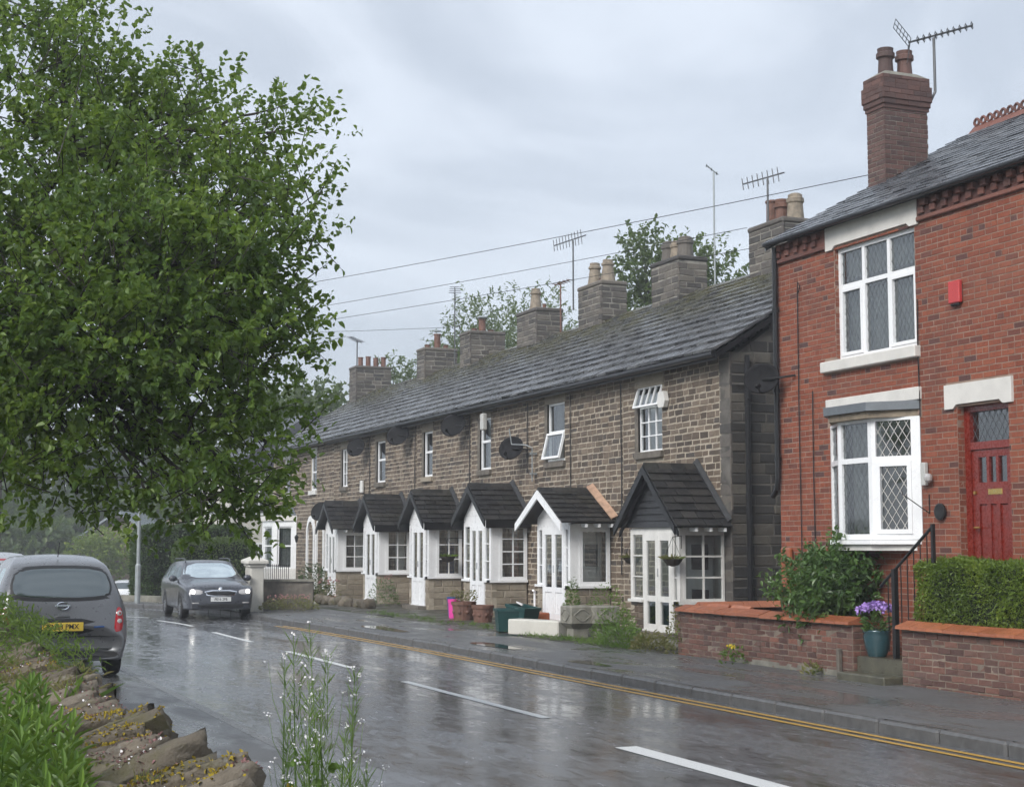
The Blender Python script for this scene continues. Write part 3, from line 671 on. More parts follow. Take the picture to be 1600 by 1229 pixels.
def lay_slates(parent, items, origin, du, ds, dn, key, mat, name='slate', th=.042, lift=.05, gap=.008, nmax=300):
    """items (along, width, up, exposure): du along the eave, ds up the slope, dn off the slope"""
    ms = slate_mesh(key, mat, th); pl = WL[parent.name]; V = []; Fc = []
    FS = [(0, 3, 2, 1), (4, 5, 6, 7), (0, 1, 5, 4), (1, 2, 6, 5), (2, 3, 7, 6), (3, 0, 4, 7)]
    def size(it):
        q = view_of(origin + du * (it[0] + it[1] / 2) + ds * it[2]); return 0 if not q else (1 if abs(q[1]) < .345 and abs(q[2]) < .27 else .01) * it[1] / q[0]
    items = sorted(items, key=lambda it: -size(it))
    for i, (a, w, s_, e) in enumerate(items):
        me = random.choice(ms); c = origin + du * (a + w / 2) + ds * s_ + dn * (lift + U(0, .006))
        tl = U(.85, 1.2) * lift / (e * 1.25); d2 = (ds - dn * tl * .6).normalized(); tw = U(-.006, .006); u2 = (du + ds * tw).normalized(); n2 = u2.cross(d2).normalized()
        if n2.dot(dn) < 0: n2 = -n2
        sx = w - gap
        mt = Matrix(((u2.x * sx, d2.x * e, n2.x, c.x - pl.x), (u2.y * sx, d2.y * e, n2.y, c.y - pl.y), (u2.z * sx, d2.z * e, n2.z, c.z - pl.z), (0, 0, 0, 1)))
        if i < nmax:
            o = bpy.data.objects.new(name, me); COL.objects.link(o); o.parent = parent; o.matrix_basis = mt
        else:
            A = np.array([mt @ vt.co for vt in me.vertices]) + np.array(pl); b = len(V) * 8; V.append(A); Fc += [tuple(b + j for j in f) for f in FS]
    if V: npmesh(name + '_field', np.concatenate(V), np.array(Fc), mat, parent, kind='stuff')
def pot(mb, c, h, r, style):
    if style == 'roll': pr = [(r * .95, 0), (r * .82, h * .1), (r * .74, h * .55), (r * .76, h * .62), (r * .98, h * .66), (r * .98, h * .82), (r * .80, h * .86), (r * .86, h), (r * .62, h), (r * .6, h * .7)]
    elif style == 'taper': pr = [(r, 0), (r * .68, h * .72), (r * .84, h * .76), (r * .84, h * .84), (r * .66, h * .88), (r * .66, h), (r * .5, h), (r * .5, h * .6)]
    elif style == 'crown': pr = [(r, 0), (r * .86, h * .6), (r * 1.0, h * .66), (r * 1.0, h * .8), (r * .82, h * .84), (r * .82, h * .94), (r * .5, h), (r * .4, h)]
    else: pr = [(r * .8, 0), (r * .76, h * .9), (r * .9, h * .92), (r * .9, h), (r * .6, h), (r * .6, h * .5)]
    return mb.lathe(pr, c, n=14)
def chimney(parent, X0, X1, Y0, Y1, zb, zt, mat, key, pots, hc=.15, wr=(.22, .5), mort='mortar_soot', brick=False, cap=.12, name='chimney'):
    """stack of laid stones on a mortar core with a cap course and pots"""
    core = MB().box((X0 + .02, Y0 + .02, zb), (X1 - .02, Y1 - .02, zt - .004)).build(name, M[mort], parent)
    kw = dict(brick=brick, joint=.017)
    f1, f2 = front(X0 + .02, Y1), side(X0, Y0 + .02)
    lay(core, f1, courses(.0, Y1 - Y0, zb, zt - cap, hc, wr, **kw), M[mat], 'brick' if brick else 'stone', key, proud=.016, nmax=60, dn=-.006)
    lay(core, f2, courses(.0, X1 - X0, zb, zt - cap, hc, wr, **kw), M[mat], 'brick' if brick else 'stone', key, proud=.016, nmax=60, dn=-.006)
    MB().cbox((X0 - .015, Y0 - .015, zt - cap), (X1 + .015, Y1 + .015, zt), .035).build('cap_course', M[mat], core)
    for (px, py, h, r, st, m) in pots:
        pot(MB(), (px, py, zt - .005), h, r, st).build('chimney_pot', M[m], core, smooth=False)
    return core
def porch(house, p, k):
    y0, y1, rz, ez = p['y0'], p['y1'], p['rz'], p['ez']; yc = (y0 + y1) / 2; x0, x1 = PX, FX - .02; sl = p['sill']; wmat = M['white'] if p['st'] == 'upvc' else M['white_dull']
    ff = front(x0, y1); fs = side(x0, y0); W = y1 - y0; Dp = x1 - x0; top = ez - .03; hood = ez
    d0, d1 = y1 - p['d1'], y1 - p['d0']              # door in u
    tb = .28                                          # threshold
    # porch body: corner posts, head beam and sill boards
    mb = MB()
    for (a, b) in ((x0, y0), (x0, y1 - .07)): mb.box((a, b, sl), (a + .07, b + .07, top))
    mb.box((x0 - .004, y0 + .07, top - .07), (x0 + .066, y1 - .07, top + .02)); mb.box((x0 + .07, y0 + .003, top - .07), (x1, y0 + .063, top + .02))
    mb.box((x0 + .07, y1 - .063, top - .07), (x1, y1 - .003, top + .02))
    bd = mb.build('porch', wmat, house)
    # dwarf walls of coursed stone
    def dwarf(fr, a, b, dn):
        lay(bd, fr, courses(a, b, .14, sl - .03, .155 if k else .115, (.26, .55) if k else (.15, .3), var=.1), M['stone_pale'] if 0 < k else M['stone'], 'stone', 'dwarf%d' % (k > 0), proud=.016, bu=.03, bv=.06, nmax=40, dn=dn)
    for (a, b) in ((0, d0 - .02), (d1 + .02, W)):
        if b - a > .05:
            MB(ff).box((a, .1, -.14), (b, sl - .03, -.015)).build('dwarf_wall', M['mortar'], bd); dwarf(ff, a, b, -.015)
            MB(ff).box((a - .04, sl - .03, -.16), (b + (.04 if b == W else 0), sl + .02, .045)).build('sill', wmat, bd)
    MB(fs).box((.14, .1, -.14), (Dp, sl - .03, -.015)).build('dwarf_wall', M['mortar'], bd); dwarf(fs, 0, Dp, -.015)
    MB(fs).box((-.045, sl - .03, -.15), (Dp, sl + .02, .05)).build('sill', wmat, bd)
    MB().box((x0, y1 - .14, .1), (x1, y1 - .015, sl)).build('dwarf_wall', M['mortar'], bd)
    # step
    st = MB().box((x0 - .28 if k in (1,) else x0 - .22, p['d0'] - .12, .12), (x0 + .1, p['d1'] + .12, tb - .01)).build('doorstep', M['terracotta'] if k in (1, 5) else M['sill_stone'], bd)
    # doors: two leaves with glazed upper and panelled lower halves
    dm = (d0 + d1) / 2
    MB(ff).box((d0, tb, -.05), (d0 + .05, top - .07, .012)).box((d1 - .05, tb, -.05), (d1, top - .07, .012)).box((d0 + .05, top - .12, -.05), (d1 - .05, top - .07, .012)).box((d0 - .02, tb - .03, -.05), (d1 + .02, tb + .02, .03)).build('door_frame', wmat, bd)
    for (a, b) in ((d0 + .055, dm - .004), (dm + .004, d1 - .055)):
        h = top - .12 - tb - .02; v = tb + .02; mid = v + h * .33; m2 = MB(ff); e = .075 if p['st'] == 'upvc' else .085; n0 = -.03
        for q in ((a, v, a + e, v + h), (b - e, v, b, v + h), (a + e, v, b - e, v + .10), (a + e, v + h - e, b - e, v + h), (a + e, mid - .05, b - e, mid + .05)): m2.box((q[0], q[1], n0), (q[2], q[3], n0 + .045))
        m2.build('door', wmat, bd)
        if k: MB(ff).cbox((a + e, v + .10, n0 + .006), (b - e, mid - .05, n0 + .028), .012).build('door_panel', wmat, bd)
        else: MB(ff).box((a + e, v + .10, n0 + .006), (b - e, mid - .05, n0 + .016)).build('door_panel', M['glass'], bd)
        MB(ff).poly([(a + e, mid + .05, n0 + .02), (b - e, mid + .05, n0 + .02), (b - e, v + h - e, n0 + .022), (a + e, v + h - e, n0 + .02)]).build('pane', M['glass'], bd)
    MB(ff).cbox((dm + .025, tb + .95, .01), (dm + .045, tb + 1.1, .04), .005).build('door_handle', M['chrome'], bd)
    # sidelights and side window
    for (a, b) in ((.07, d0), (d1, W - .07)):
        if b - a > .12: window(bd, ff, a + .004, sl + .02, b - a - .008, top - .07 - sl - .02, -.045, (1,), (1, 1, 1), .03, .02, 'sidelight', wmat, True)
    c_, r_ = p['win']
    if p['st'] == 'timber': window(bd, fs, .07, sl + .02, Dp - .07, top - .07 - sl - .02, -.045, c_, r_, .045, .03, 'side_window', wmat, True)
    else:
        MB(fs).box((.07, sl + .02, -.05), (.20, top - .07, -.004)).build('frame_panel', wmat, bd)
        window(bd, fs, .20, sl + .02, Dp - .20, top - .07 - sl - .02, -.045, c_, r_, .075, .025 if k != 1 else .02, 'side_window', wmat, True)
    # floor, inner door and back wall seen through the glass
    MB().box((x0 + .1, y0 + .1, .13), (x1, y1 - .1, tb - .02)).build('porch_floor', M['sill_stone'], bd)
    fi = front(FX - .03, y1); MB(fi).box((.05, .2, -.05), (W - .05, top, .0)).build('back_plaster', M['cream'] if k in (0,) else M['room'], bd)
    MB(fi).box((d0 + .1, tb, 0), (d1 - .1, top - .15, .03)).build('inner_door', M['white_dull'] if k != 2 else M['door_red'], bd)
    if k in (1, 0):
        for (a, b) in ((.55, .8), (1.15, 1.6)): MB(fi).box((d0 + .25, a + .2, .03), (d1 - .25, b + .2, .037)).build('door_pane', M['trim'], bd)
    if k in (2, 3, 4, 5): curtain(bd, fs, .30, .52, sl + .05, top - .1, -.14, M['drape'])
    if k == 3: MB(fs).box((.52, sl + .07, -.20), (.74, sl + .85, -.17)).build('hanging_cloth', M['blue_cloth'], bd)
    if k == 2:
        MB().lathe([(.05, 0), (.07, .12), (.05, .22), (.06, .26)], (x0 + .32, y0 + .15, sl + .02), n=10).build('vase', M['white_dull'], bd)
    # gable and roof
    oh, gx = p['oh'], p['gx']; rx0 = x0 - gx; ye0, ye1 = y0 - oh, y1 + oh; sp = (rz - ez) / (yc - ye0)
    gz_ = lambda y: rz - abs(y - yc) * sp
    if p['gab'] == 'board':
        v = hood
        while v < rz - .16:
            hw = (rz - .1 - v) / sp - .02; h2 = max(0.0, (rz - .1 - v - .115) / sp - .02)
            wbm = MB(front(x0 - .02, yc)); q_ = .03 + .012 * U(0, 1); wbm.add([(-hw, v, 0), (hw, v, 0), (h2, v + .122, 0), (-h2, v + .122, 0), (-hw, v - .004, q_), (hw, v + U(-.01, .004), q_), (h2, v + .122, .008), (-h2, v + .122, .008)], [(0, 3, 2, 1), (4, 5, 6, 7), (0, 1, 5, 4), (1, 2, 6, 5), (2, 3, 7, 6), (3, 0, 4, 7)]); wbm.build('weatherboard', M['board'], bd); v += .118
    else:
        v = top + .02
        while v < rz - .14:
            hw = min((rz - .09 - v) / sp, W / 2); h2 = max(0.0, min((rz - .09 - v - .13) / sp, W / 2))
            MB(front(x0 + .02, yc)).prism([(-hw, v, 0), (hw, v, 0), (h2, v + .13, 0), (-h2, v + .13, 0)], (0, 0, .022)).build('gable_board', wmat, bd); v += .133
    bm_ = M['black'] if p['barge'] == 'black' else M['white']
    for s_ in (1, -1):
        ye = ye1 if s_ > 0 else ye0; a = (rx0 - .03, yc, rz + .01); b = (rx0 - .03, ye, ez + .0); dp = .17 if p['barge'] == 'white' else .15
        MB().prism([a, b, (b[0], b[1], b[2] - dp * .9), (a[0], a[1], a[2] - dp)], (.035, 0, 0)).build('bargeboard', bm_, bd)
        if p['barge'] == 'black' and k == 0:
            MB().prism([(rx0 + .06, yc, rz - .12), (rx0 + .06, ye - s_ * .05, ez - .08), (rx0 + .06, ye - s_ * .05, ez - .17), (rx0 + .06, yc, rz - .24)], (.03, 0, 0)).build('bargeboard', M['black'], bd)
        # soffit deck and slates
        sd = Vector((0, yc - ye, rz - ez)); sl_ = sd.length; sdn = sd / sl_; nn = Vector((0, (-1 if s_ < 0 else 1) * sdn.z, abs(sdn.y)))
        MB().prism([(rx0, ye, ez), (x1, ye, ez), (x1, yc, rz), (rx0, yc, rz)], tuple(nn * .03)).build('roof_deck', M['board'], bd)
        nr = max(4, int(round(sl_ / .19))); e = (sl_ + .0) / nr; it = []
        for r2 in range(nr):
            a_ = 0.0; Lx = x1 - rx0 + .02
            while a_ < Lx - .05:
                w = U(.24, .42) * (.6 if (a_ == 0 and r2 % 2) else 1)
                if Lx - a_ - w < .15: w = Lx - a_
                it.append((a_, w, r2 * e - .04, e)); a_ += w
        lay_slates(bd, it, Vector((rx0 - .02, ye, ez)), Vector((1, 0, 0)), sdn, nn, 'pslate', M['porch_slate'], th=.02, lift=.04, nmax=60)
        if p.get('fascia'): MB().box((rx0 + .02, ye - .012 * s_, ez - .17), (x1, ye + .02 * s_, ez + .005)).build('fascia', M['black'], bd)
        else:
            for q in (.2, .52, .84): MB().box((x0 + Dp * q, ye + s_ * .02, ez - .085), (x0 + Dp * q + .045, ye + .2 * -s_, ez - .015)).build('rafter_end', M['white'], bd)
        fm = M['peach'] if p.get('fillet') else M['board']
        MB().prism([(x1 - (.13 if p.get('fillet') else .07), ye, ez + .07), (x1 - (.13 if p.get('fillet') else .07), yc, rz + .08), (x1 + .01, yc, rz + .15), (x1 + .01, ye, ez + .13)], tuple(nn * .025)).build('flashing', fm if s_ < 0 else M['board'], bd)
    for q in range(4):
        L4 = (x1 - rx0) / 4; a = rx0 + q * L4
        MB().prism([(a, yc - .12, rz - .12 * sp + .055), (a, yc, rz + .075), (a, yc + .12, rz - .12 * sp + .055), (a, yc + .10, rz - .12 * sp + .035), (a, yc, rz + .045), (a, yc - .10, rz - .12 * sp + .035)], (L4 - .006, 0, 0)).build('ridge_tile', M['porch_slate'], bd)
    return bd
WINS = [(25.66, 26.64, 3.57, 4.82), (30.10, 31.02, 3.60, 4.88), (34.40, 35.12, 3.60, 4.87), (38.60, 39.30, 3.60, 4.82), (42.68, 43.52, 3.60, 4.82), (46.55, 47.18, 3.60, 4.80)]
LAB = ['end stone cottage nearest the red brick house, with the black boarded porch gable', 'stone cottage behind the porch with the white bargeboards, second from the brick house',
       'stone cottage with a slim floodlight box beside its window, third from the brick house', 'stone cottage with a pale window sill, fourth from the brick house',
       'stone cottage with plain two-light window, fifth of the porched row from the brick house', 'stone cottage with a narrow glazed-bar window, last porched one before the white arched doors']
HOUSES = []
for k in range(6):
    ya, yb = BND[k], BND[k + 1]; W = yb - ya; fr = front(FX, yb)
    h = empty('stone_cottage', ((FX + 20.4) / 2, (ya + yb) / 2, 0), LAB[k], 'cottage', 'terrace of stone cottages'); HOUSES.append(h)
    w0, w1, z0, z1 = WINS[k]; holes = [(yb - w1, yb - w0, z0, z1), (yb - PORCH[k]['y1'] + .1, yb - PORCH[k]['y0'] - .1, .2, PORCH[k]['ez'] - .1)]
    wall = sheet(MB(fr), 0, W, 0, EZ, holes[:1], -.012, .16, k > 0).build('wall', M['mortar'], h)
    lh = (yb - w1 - .10, yb - w0 + .10, z1, EZ); sh = (yb - w1 - .06, yb - w0 + .06, z0 - .15, z0)
    jamb = (yb - w1 - .13, yb - w1, z0, z1)
    rects = courses(0, W - (.36 if k == 0 else 0), .1, EZ - .03, .118, (.17, .36), holes + [lh, sh, jamb], .019)
    lay(wall, fr, rects, M['stone'], 'stone', 'stone', proud=.014, bu=.05, bv=.11, nmax=300 if k < 4 else 0, dn=-.019)
    if k == 0:                                       # long-and-short quoins at the corner
        q = []; v = .1; i = 0
        while v < EZ - .1:
            hq = U(.17, .25); L = .36; q.append((W - L + .006, v + .006, L - .006, min(hq, EZ - v) - .012)); v += hq; i += 1
        lay(wall, fr, q, M['stone_pale'] if False else M['chimstone'], 'quoin', 'quoin', proud=.018, bu=.03, bv=.06, dn=-.018)
    MB(fr).cbox((lh[0], z1 - .005, -.16), (lh[1], EZ - .03, .018), .012).build('lintel', M['stone_pale'], h)
    MB(fr).cbox((jamb[0], z0, -.16), (jamb[1], z1 - .005, .01), .01).build('jamb_stone', M['sill_stone'], h)
    MB(fr).cbox((sh[0], z0 - .14, -.16), (sh[1], z0 - .004, .07), .012).build('sill', M['stone_pale'] if k == 3 else M['sill_stone'], h)
    a, wd, hh = yb - w1, w1 - w0, z1 - z0
    if k == 0:                                       # small-paned window with its top light tilted open
        window(h, fr, a, z0, wd, hh * .70, -.10, (1, 1, 1), (1, 1, 1), .035, .022)
        fo = Fr(fr(a, z0 + hh, -.06), fr.U, (fr.N * .95 + Vector((0, 0, .30))).normalized(), (fr.N * .30 - Vector((0, 0, .95))).normalized() * -1)
        tl = window(h, fo, -.02, -hh * .34, wd + .04, hh * .34, 0, (1, 1, 1, 1), (1,), .035, .022, 'open_top_light')
    elif k == 1:
        window(h, fr, a, z0 + hh * .48, wd, hh * .52, -.10, (1,), (1,), .05, .03)
        MB(fr).box((a, z0, -.10), (a + .04, z0 + hh * .48, -.05)).box((a + wd - .04, z0, -.10), (a + wd, z0 + hh * .48, -.05)).box((a, z0, -.10), (a + wd, z0 + .05, -.02)).build('window_frame', M['white'], h)
        fo = Fr(fr(a, z0 + hh * .48, -.04), fr.U, (fr.N * .97 - Vector((0, 0, -.24))).normalized(), (Vector((0, 0, .97)) - fr.N * .24).normalized())
        window(h, fo, 0, -hh * .46, wd, hh * .46, 0, (1,), (1,), .05, .03, 'open_sash')
    elif k == 5: window(h, fr, a, z0, wd, hh, -.10, (1, 1), (1, 1, 1), .05, .022)
    else: window(h, fr, a, z0, wd, hh, -.10, (1,), (1.1, .9), .055, .06)
    room(h, fr, a, a + wd, z0, z1, -.17)
    curtain(h, fr, a, a + wd * (.96 if k in (0, 2) else .4), z0, z1, -.24, M['curtain'] if k in (0, 2) else M['drape'])
    if k in (1, 3, 4): curtain(h, fr, a + wd * .72, a + wd, z0, z1, -.24, M['drape'])
    # roof
    rf = MB().prism([(EX, ya, EZ - .02), (EX, yb, EZ - .02), (RX, yb, RZ - .04), (RX, ya, RZ - .04)], (0, 0, -.05)).prism([(20.9, ya, EZ), (20.9, yb, EZ), (RX, yb, RZ - .04), (RX, ya, RZ - .04)], (0, 0, -.05)).build('roof', M['slate'], h)
    rows = [.40 - .014 * i for i in range(14)]; sc_ = SLL / sum(rows); rows = [x * sc_ for x in rows]
    lay_slates(rf, slates(rf, ya - (.12 if k == 0 else 0), yb, None, rows, 's'), Vector((EX, 0, EZ)), Vector((0, 1, 0)), SLd, SLn, 'slate', M['slate'])
    y = ya - (.1 if k == 0 else 0)
    while y < yb - .1:
        L = min(U(.42, .6), yb - y)
        MB().prism([(RX - .17, y, RZ - .06), (RX, y, RZ + .075), (RX + .17, y, RZ - .06), (RX + .14, y, RZ - .09), (RX, y, RZ + .01), (RX - .14, y, RZ - .09)], (0, L - .01, 0)).build('ridge_stone', M['slate'], rf); y += L
    MB().tube([(EX - .05, ya - (.05 if k == 0 else 0), EZ - .05), (EX - .05, yb - .01, EZ - .05)], .058, 10).build('gutter', M['black'], h)
    MB().box((EX + .02, ya, EZ - .14), (EX + .05, yb - .004, EZ - .01)).build('fascia', M['black'], h)
    MB().box((20.3, ya, 0), (20.4, yb, EZ)).build('back_wall', M['mortar'], h)
    porch(h, PORCH[k], k)
# gable end of the first cottage
h = HOUSES[0]; gy = 23.15; fg = side(FX, gy)
gb = MB(fg).prism([(0, 0, -.3), (6.7, 0, -.3), (6.7, EZ, -.3), (3.5, RZ - .1, -.3), (0, EZ - .12, -.3)], (0, 0, .288)).build('gable_wall', M['mortar_gable'], h)
rects = []
for (u, v, w, hh) in courses(0, 2.3, .1, 6.4, .185, (.26, .52), (), .02):
    if v + hh < EZ + .10 + u * .63: rects.append((u, v, w, hh))
lay(gb, fg, rects, M['soot'], 'stone', 'gable', proud=.018, bu=.03, bv=.07, dn=-.019)
MB().prism([(EX - .05, gy - .13, EZ - .04), (RX, gy - .13, RZ - .07), (RX, gy - .13, RZ - .16), (EX - .05, gy - .13, EZ - .13)], (0, .03, 0)).build('verge_board', M['black'], h)
MB().tube([(14.02, gy - .07, EZ - .05), (14.02, gy - .07, .1)], .048, 10).build('downpipe', M['black'], h)
for z in (1.0, 2.6, 4.2): MB().lathe([(.058, 0), (.058, .05)], (14.02, gy - .07, z), n=10).build('pipe_collar', M['black'], h)
# downpipes / cables between the cottages
for (y, z0, z1) in [(27.32, 1.2, 5.0), (29.72, .4, 5.0), (32.05, 3.4, 5.0), (35.72, 2.5, 5.0), (39.9, 2.6, 5.0), (44.1, 2.6, 5.0)]:
    MB().tube([(FX - .035, y, z0), (FX - .035 + U(-.005, .005), y + U(-.02, .02), (z0 + z1) / 2), (FX - .035, y, z1)], .013, 5).build('wall_cable', M['cable'], HOUSES[min(5, max(0, [i for i in range(7) if BND[i] <= y][-1]))])
# chimneys, each on its cottage
pr, pb = 'pot_red', 'pot_buff'
chimney(HOUSES[0], 16.80, 17.62, 26.20, 27.55, 7.0, 8.42, 'chimstone', 'chim', [(17.2, 27.2, .55, .17, 'plain', pr), (17.2, 26.85, .50, .17, 'roll', pr), (17.25, 26.42, .55, .18, 'crown', pb)])
chimney(HOUSES[1], 16.80, 17.58, 30.60, 31.95, 7.0, 8.40, 'chimstone', 'chim', [(17.15, 31.65, .52, .20, 'crown', 'chimstone'), (17.15, 31.25, .46, .18, 'crown', pb), (17.15, 30.88, .50, .2, 'crown', 'chimstone')])
chimney(HOUSES[2], 16.80, 17.55, 34.65, 36.05, 7.0, 8.47, 'chimstone', 'chim', [(17.15, 35.72, .62, .2, 'taper', pb), (17.15, 35.3, .16, .08, 'plain', pr), (17.15, 34.95, .58, .2, 'taper', pb)])
chimney(HOUSES[3], 16.78, 17.62, 38.75, 40.15, 7.0, 8.36, 'chimstone', 'chim', [(17.15, 39.6, .66, .19, 'taper', pb), (17.15, 39.0, .14, .07, 'plain', pr)])
chimney(HOUSES[4], 16.62, 17.80, 43.45, 44.35, 7.0, 8.31, 'chimstone', 'chim', [(16.95, 43.9, .12, .12, 'plain', pr), (17.2, 43.9, .42, .14, 'plain', pr), (17.5, 43.9, .1, .12, 'plain', pr)])
chimney(HOUSES[5], 16.62, 17.80, 47.65, 48.45, 7.0, 8.29, 'chimstone', 'chim', [(16.85, 48.0, .12, .11, 'plain', pr), (17.2, 48.0, .5, .14, 'plain', pr), (17.5, 48.0, .14, .11, 'plain', pr)])
MB().lathe([(.18, 0), (.18, .03), (.10, .07), (.01, .08)], (17.2, 43.9, 8.76), n=12).build('pot_cowl', M['galv'], HOUSES[4])
MB().lathe([(.14, 0), (.14, .02), (.03, .06)], (17.2, 48.0, 8.87), n=12).build('pot_cowl', M['galv'], HOUSES[5])

# ------------------------------------------------------------------ end house of the stone terrace: arched doors and white bay
ya, yb = 48.1, 56.2; fr = front(FX, yb); W = yb - ya
h7 = empty('end_terrace_house', (17, 52.2, 0), 'stone end house with paired white arched doors and a white painted bay', 'house', 'terrace of stone cottages')
holes = [(yb - 50.95, yb - 50.2, 3.6, 4.85), (yb - 54.6, yb - 53.8, 3.6, 4.85), (yb - 55.3, yb - 52.9, .9, 2.6)]
wall = sheet(MB(fr), 0, W, 0, EZ, holes, -.012, .16).build('wall', M['mortar'], h7)
lay(wall, fr, courses(0, W, .1, EZ - .03, .125, (.2, .42), holes, .02), M['stone'], 'stone', 'stone', proud=.014, nmax=0, dn=-.019)
for (a, b, c, d) in holes[:2]:
    window(h7, fr, a, c, b - a, d - c, -.10, (1,), (1, 1), .06, .05); room(h7, fr, a, b, c, d, -.17); curtain(h7, fr, a, b, c, d, -.25)
    MB(fr).box((a - .1, d, -.1), (b + .1, d + .2, .02)).build('lintel', M['white_dull'], h7); MB(fr).box((a - .08, c - .14, -.1), (b + .08, c - .004, .06)).build('sill', M['white_dull'], h7)
def arch_pts(a, b, v0, vs_, n=10, pt=1.35):
    c, r = (a + b) / 2, (b - a) / 2
    L_ = [(a, v0), (a, vs_)]
    for i in range(1, n):
        t_ = i / n; L_.append((a + r * (1 - math.cos(t_ * math.pi / 2)), vs_ + r * pt * math.sin(t_ * math.pi / 2)))
    L_.append((c, vs_ + r * pt)); L_ += [(2 * c - x, y) for x, y in L_[:-1][::-1]]; return L_
for yy in (50.75, 49.55):
    a, b = yb - yy - .52, yb - yy + .52
    outer = arch_pts(a, b, .3, 2.05); inner = arch_pts(a + .14, b - .14, .3, 2.05)
    m = MB(fr); n = len(outer)
    m.add([(x, y, .05) for x, y in outer] + [(x, y, .05) for x, y in inner] + [(x, y, -.1) for x, y in inner] + [(x, y, -.02) for x, y in outer],
          [(i, i + 1, n + i + 1, n + i) for i in range(n - 1)] + [(n + i, n + i + 1, 2 * n + i + 1, 2 * n + i) for i in range(n - 1)] + [(3 * n + i, 3 * n + i + 1, i + 1, i) for i in range(n - 1)]); m.fix = True
    m.build('door_arch', M['white'], h7)
    d = MB(fr).poly([(x, y, -.06) for x, y in inner]).build('arched_door', M['white_dull'], h7)
    MB(fr).cbox(((a + b) / 2 - .25, .5, -.058), ((a + b) / 2 + .25, 1.1, -.04), .015).build('door_panel', M['white_dull'], d)
    MB(fr).lathe([(.05, 0), (.05, .02), (.02, .04)], ((a + b) / 2, 1.55, -.06), axis=fr.N, n=10).build('door_knocker', M['black_iron'], d)
# canted bay
B0, B1 = 52.75, 55.45; xf = 13.0
corners = [(FX, B0), (xf, B0 + .55), (xf, B1 - .55), (FX, B1)]
base = MB().prism([(x, y, .1) for x, y in corners], (0, 0, .85)).build('bay_base', M['white_dull'], h7)
MB().prism([(x + (-.06 if x < 13.5 else 0), y + (-.06 if y < 54 else .06), 2.62) for x, y in corners], (0, 0, .18)).build('bay_cornice', M['lintel'], h7)
MB().add([(FX, B0, 2.8), (xf, B0 + .5, 2.8), (xf, B1 - .5, 2.8), (FX, B1, 2.8), (FX, B0 + .7, 3.2), (FX, B1 - .7, 3.2)], [(0, 1, 4), (1, 2, 5, 4), (2, 3, 5)]).build('bay_roof', M['lead'], h7)
for (p, q) in zip(corners, corners[1:]):
    p_, q_ = Vector((*p, 0)), Vector((*q, 0)); d = (p_ - q_); L = d.length; d.normalize(); f = Fr(q_, d, d.cross(Vector((0, 0, 1))))
    MB(f).box((0, .95, -.12), (.17, 2.62, .0)).box((L - .17, .95, -.12), (L, 2.62, .0)).box((.17, 2.42, -.12), (L - .17, 2.62, .0)).build('bay_pier', M['white'], h7)
    window(h7, f, .17, .95, L - .34, 1.47, -.09, (1,), (1, .85), .05, .05); curtain(h7, f, .2, L - .2, 1.0, 2.4, -.22)
room(h7, fr, yb - B1, yb - B0, .9, 2.6, -.2)
rf = MB().prism([(EX, ya, EZ - .02), (EX, yb + .1, EZ - .02), (RX, yb + .1, RZ - .04), (RX, ya, RZ - .04)], (0, 0, -.05)).prism([(20.9, ya, EZ), (20.9, yb, EZ), (RX, yb, RZ - .04), (RX, ya, RZ - .04)], (0, 0, -.05)).build('roof', M['slate'], h7)
lay_slates(rf, slates(rf, ya, yb + .1, None, rows, 's'), Vector((EX, 0, EZ)), Vector((0, 1, 0)), SLd, SLn, 'slate', M['slate'], nmax=120)
MB().tube([(EX - .05, ya, EZ - .05), (EX - .05, yb, EZ - .05)], .058, 8).build('gutter', M['black'], h7)
MB().prism([(FX, yb, 0), (20.4, yb, 0), (20.4, yb, EZ), (RX, yb, RZ - .1), (FX, yb, EZ)], (0, -.2, 0)).build('far_gable', M['mortar'], h7)
MB().box((20.3, ya, 0), (20.4, yb, EZ)).build('back_wall', M['mortar'], h7)
chimney(h7, 16.45, 17.85, 54.9, 55.8, 6.9, 8.45, 'chimstone', 'chim', [(16.75 + .3 * i, 55.3, .40 if i % 2 else .36, .12, 'plain', pr) for i in range(4)])
# wall lantern by the arched doors
ln = empty('wall_lantern', (13.6, 51.75, 2.0), 'small black lantern on the wall between white bay and arched doors', 'lantern')
MB().tube([(13.68, 51.75, 2.15), (13.5, 51.75, 2.2), (13.45, 51.75, 2.12)], .012, 6).build('bracket', M['black_iron'], ln); MB().lathe([(.03, 0), (.07, .18), (.07, .2), (.01, .27)], (13.45, 51.75, 1.86), n=6).build('lantern_body', M['black_iron'], ln)

# ------------------------------------------------------------------ red brick house
BX = 12.2; ya, yb = 11.6, 19.22; fr = front(BX, yb); W = yb - ya; EB = 6.20
u = lambda y: yb - y
bh = empty('brick_house', (16, 15.4, 0), 'red brick house with white leaded windows, canted bay and dark red front door', 'house')
CH = .0745
WU = (u(17.74), u(15.97), 4.32, 5.87); BAY = (u(17.92), u(15.94), 1.86, 3.44); DR = (u(15.22), u(14.30), .92, 3.47)
holes = [WU, BAY, DR]; solid = [(u(17.92), u(15.87), 5.90, 6.2), (u(18.02), u(15.90), 4.17, 4.32), (u(17.98), u(15.90), 3.44, 3.79), (u(15.42), u(14.20), 3.47, 3.75)]
wall = sheet(MB(fr), 0, W, 0, EB, holes, -.01, .22).build('wall', M['mortar_brick'], bh)
lay(wall, fr, courses(0, W, .05, 5.90, CH, (.225,), holes + solid, .0115, brick=True), M['brick'], 'brick', 'brick', proud=.008, bu=.012, bv=.03, jit=.7, back=-.02, dn=-.0135)
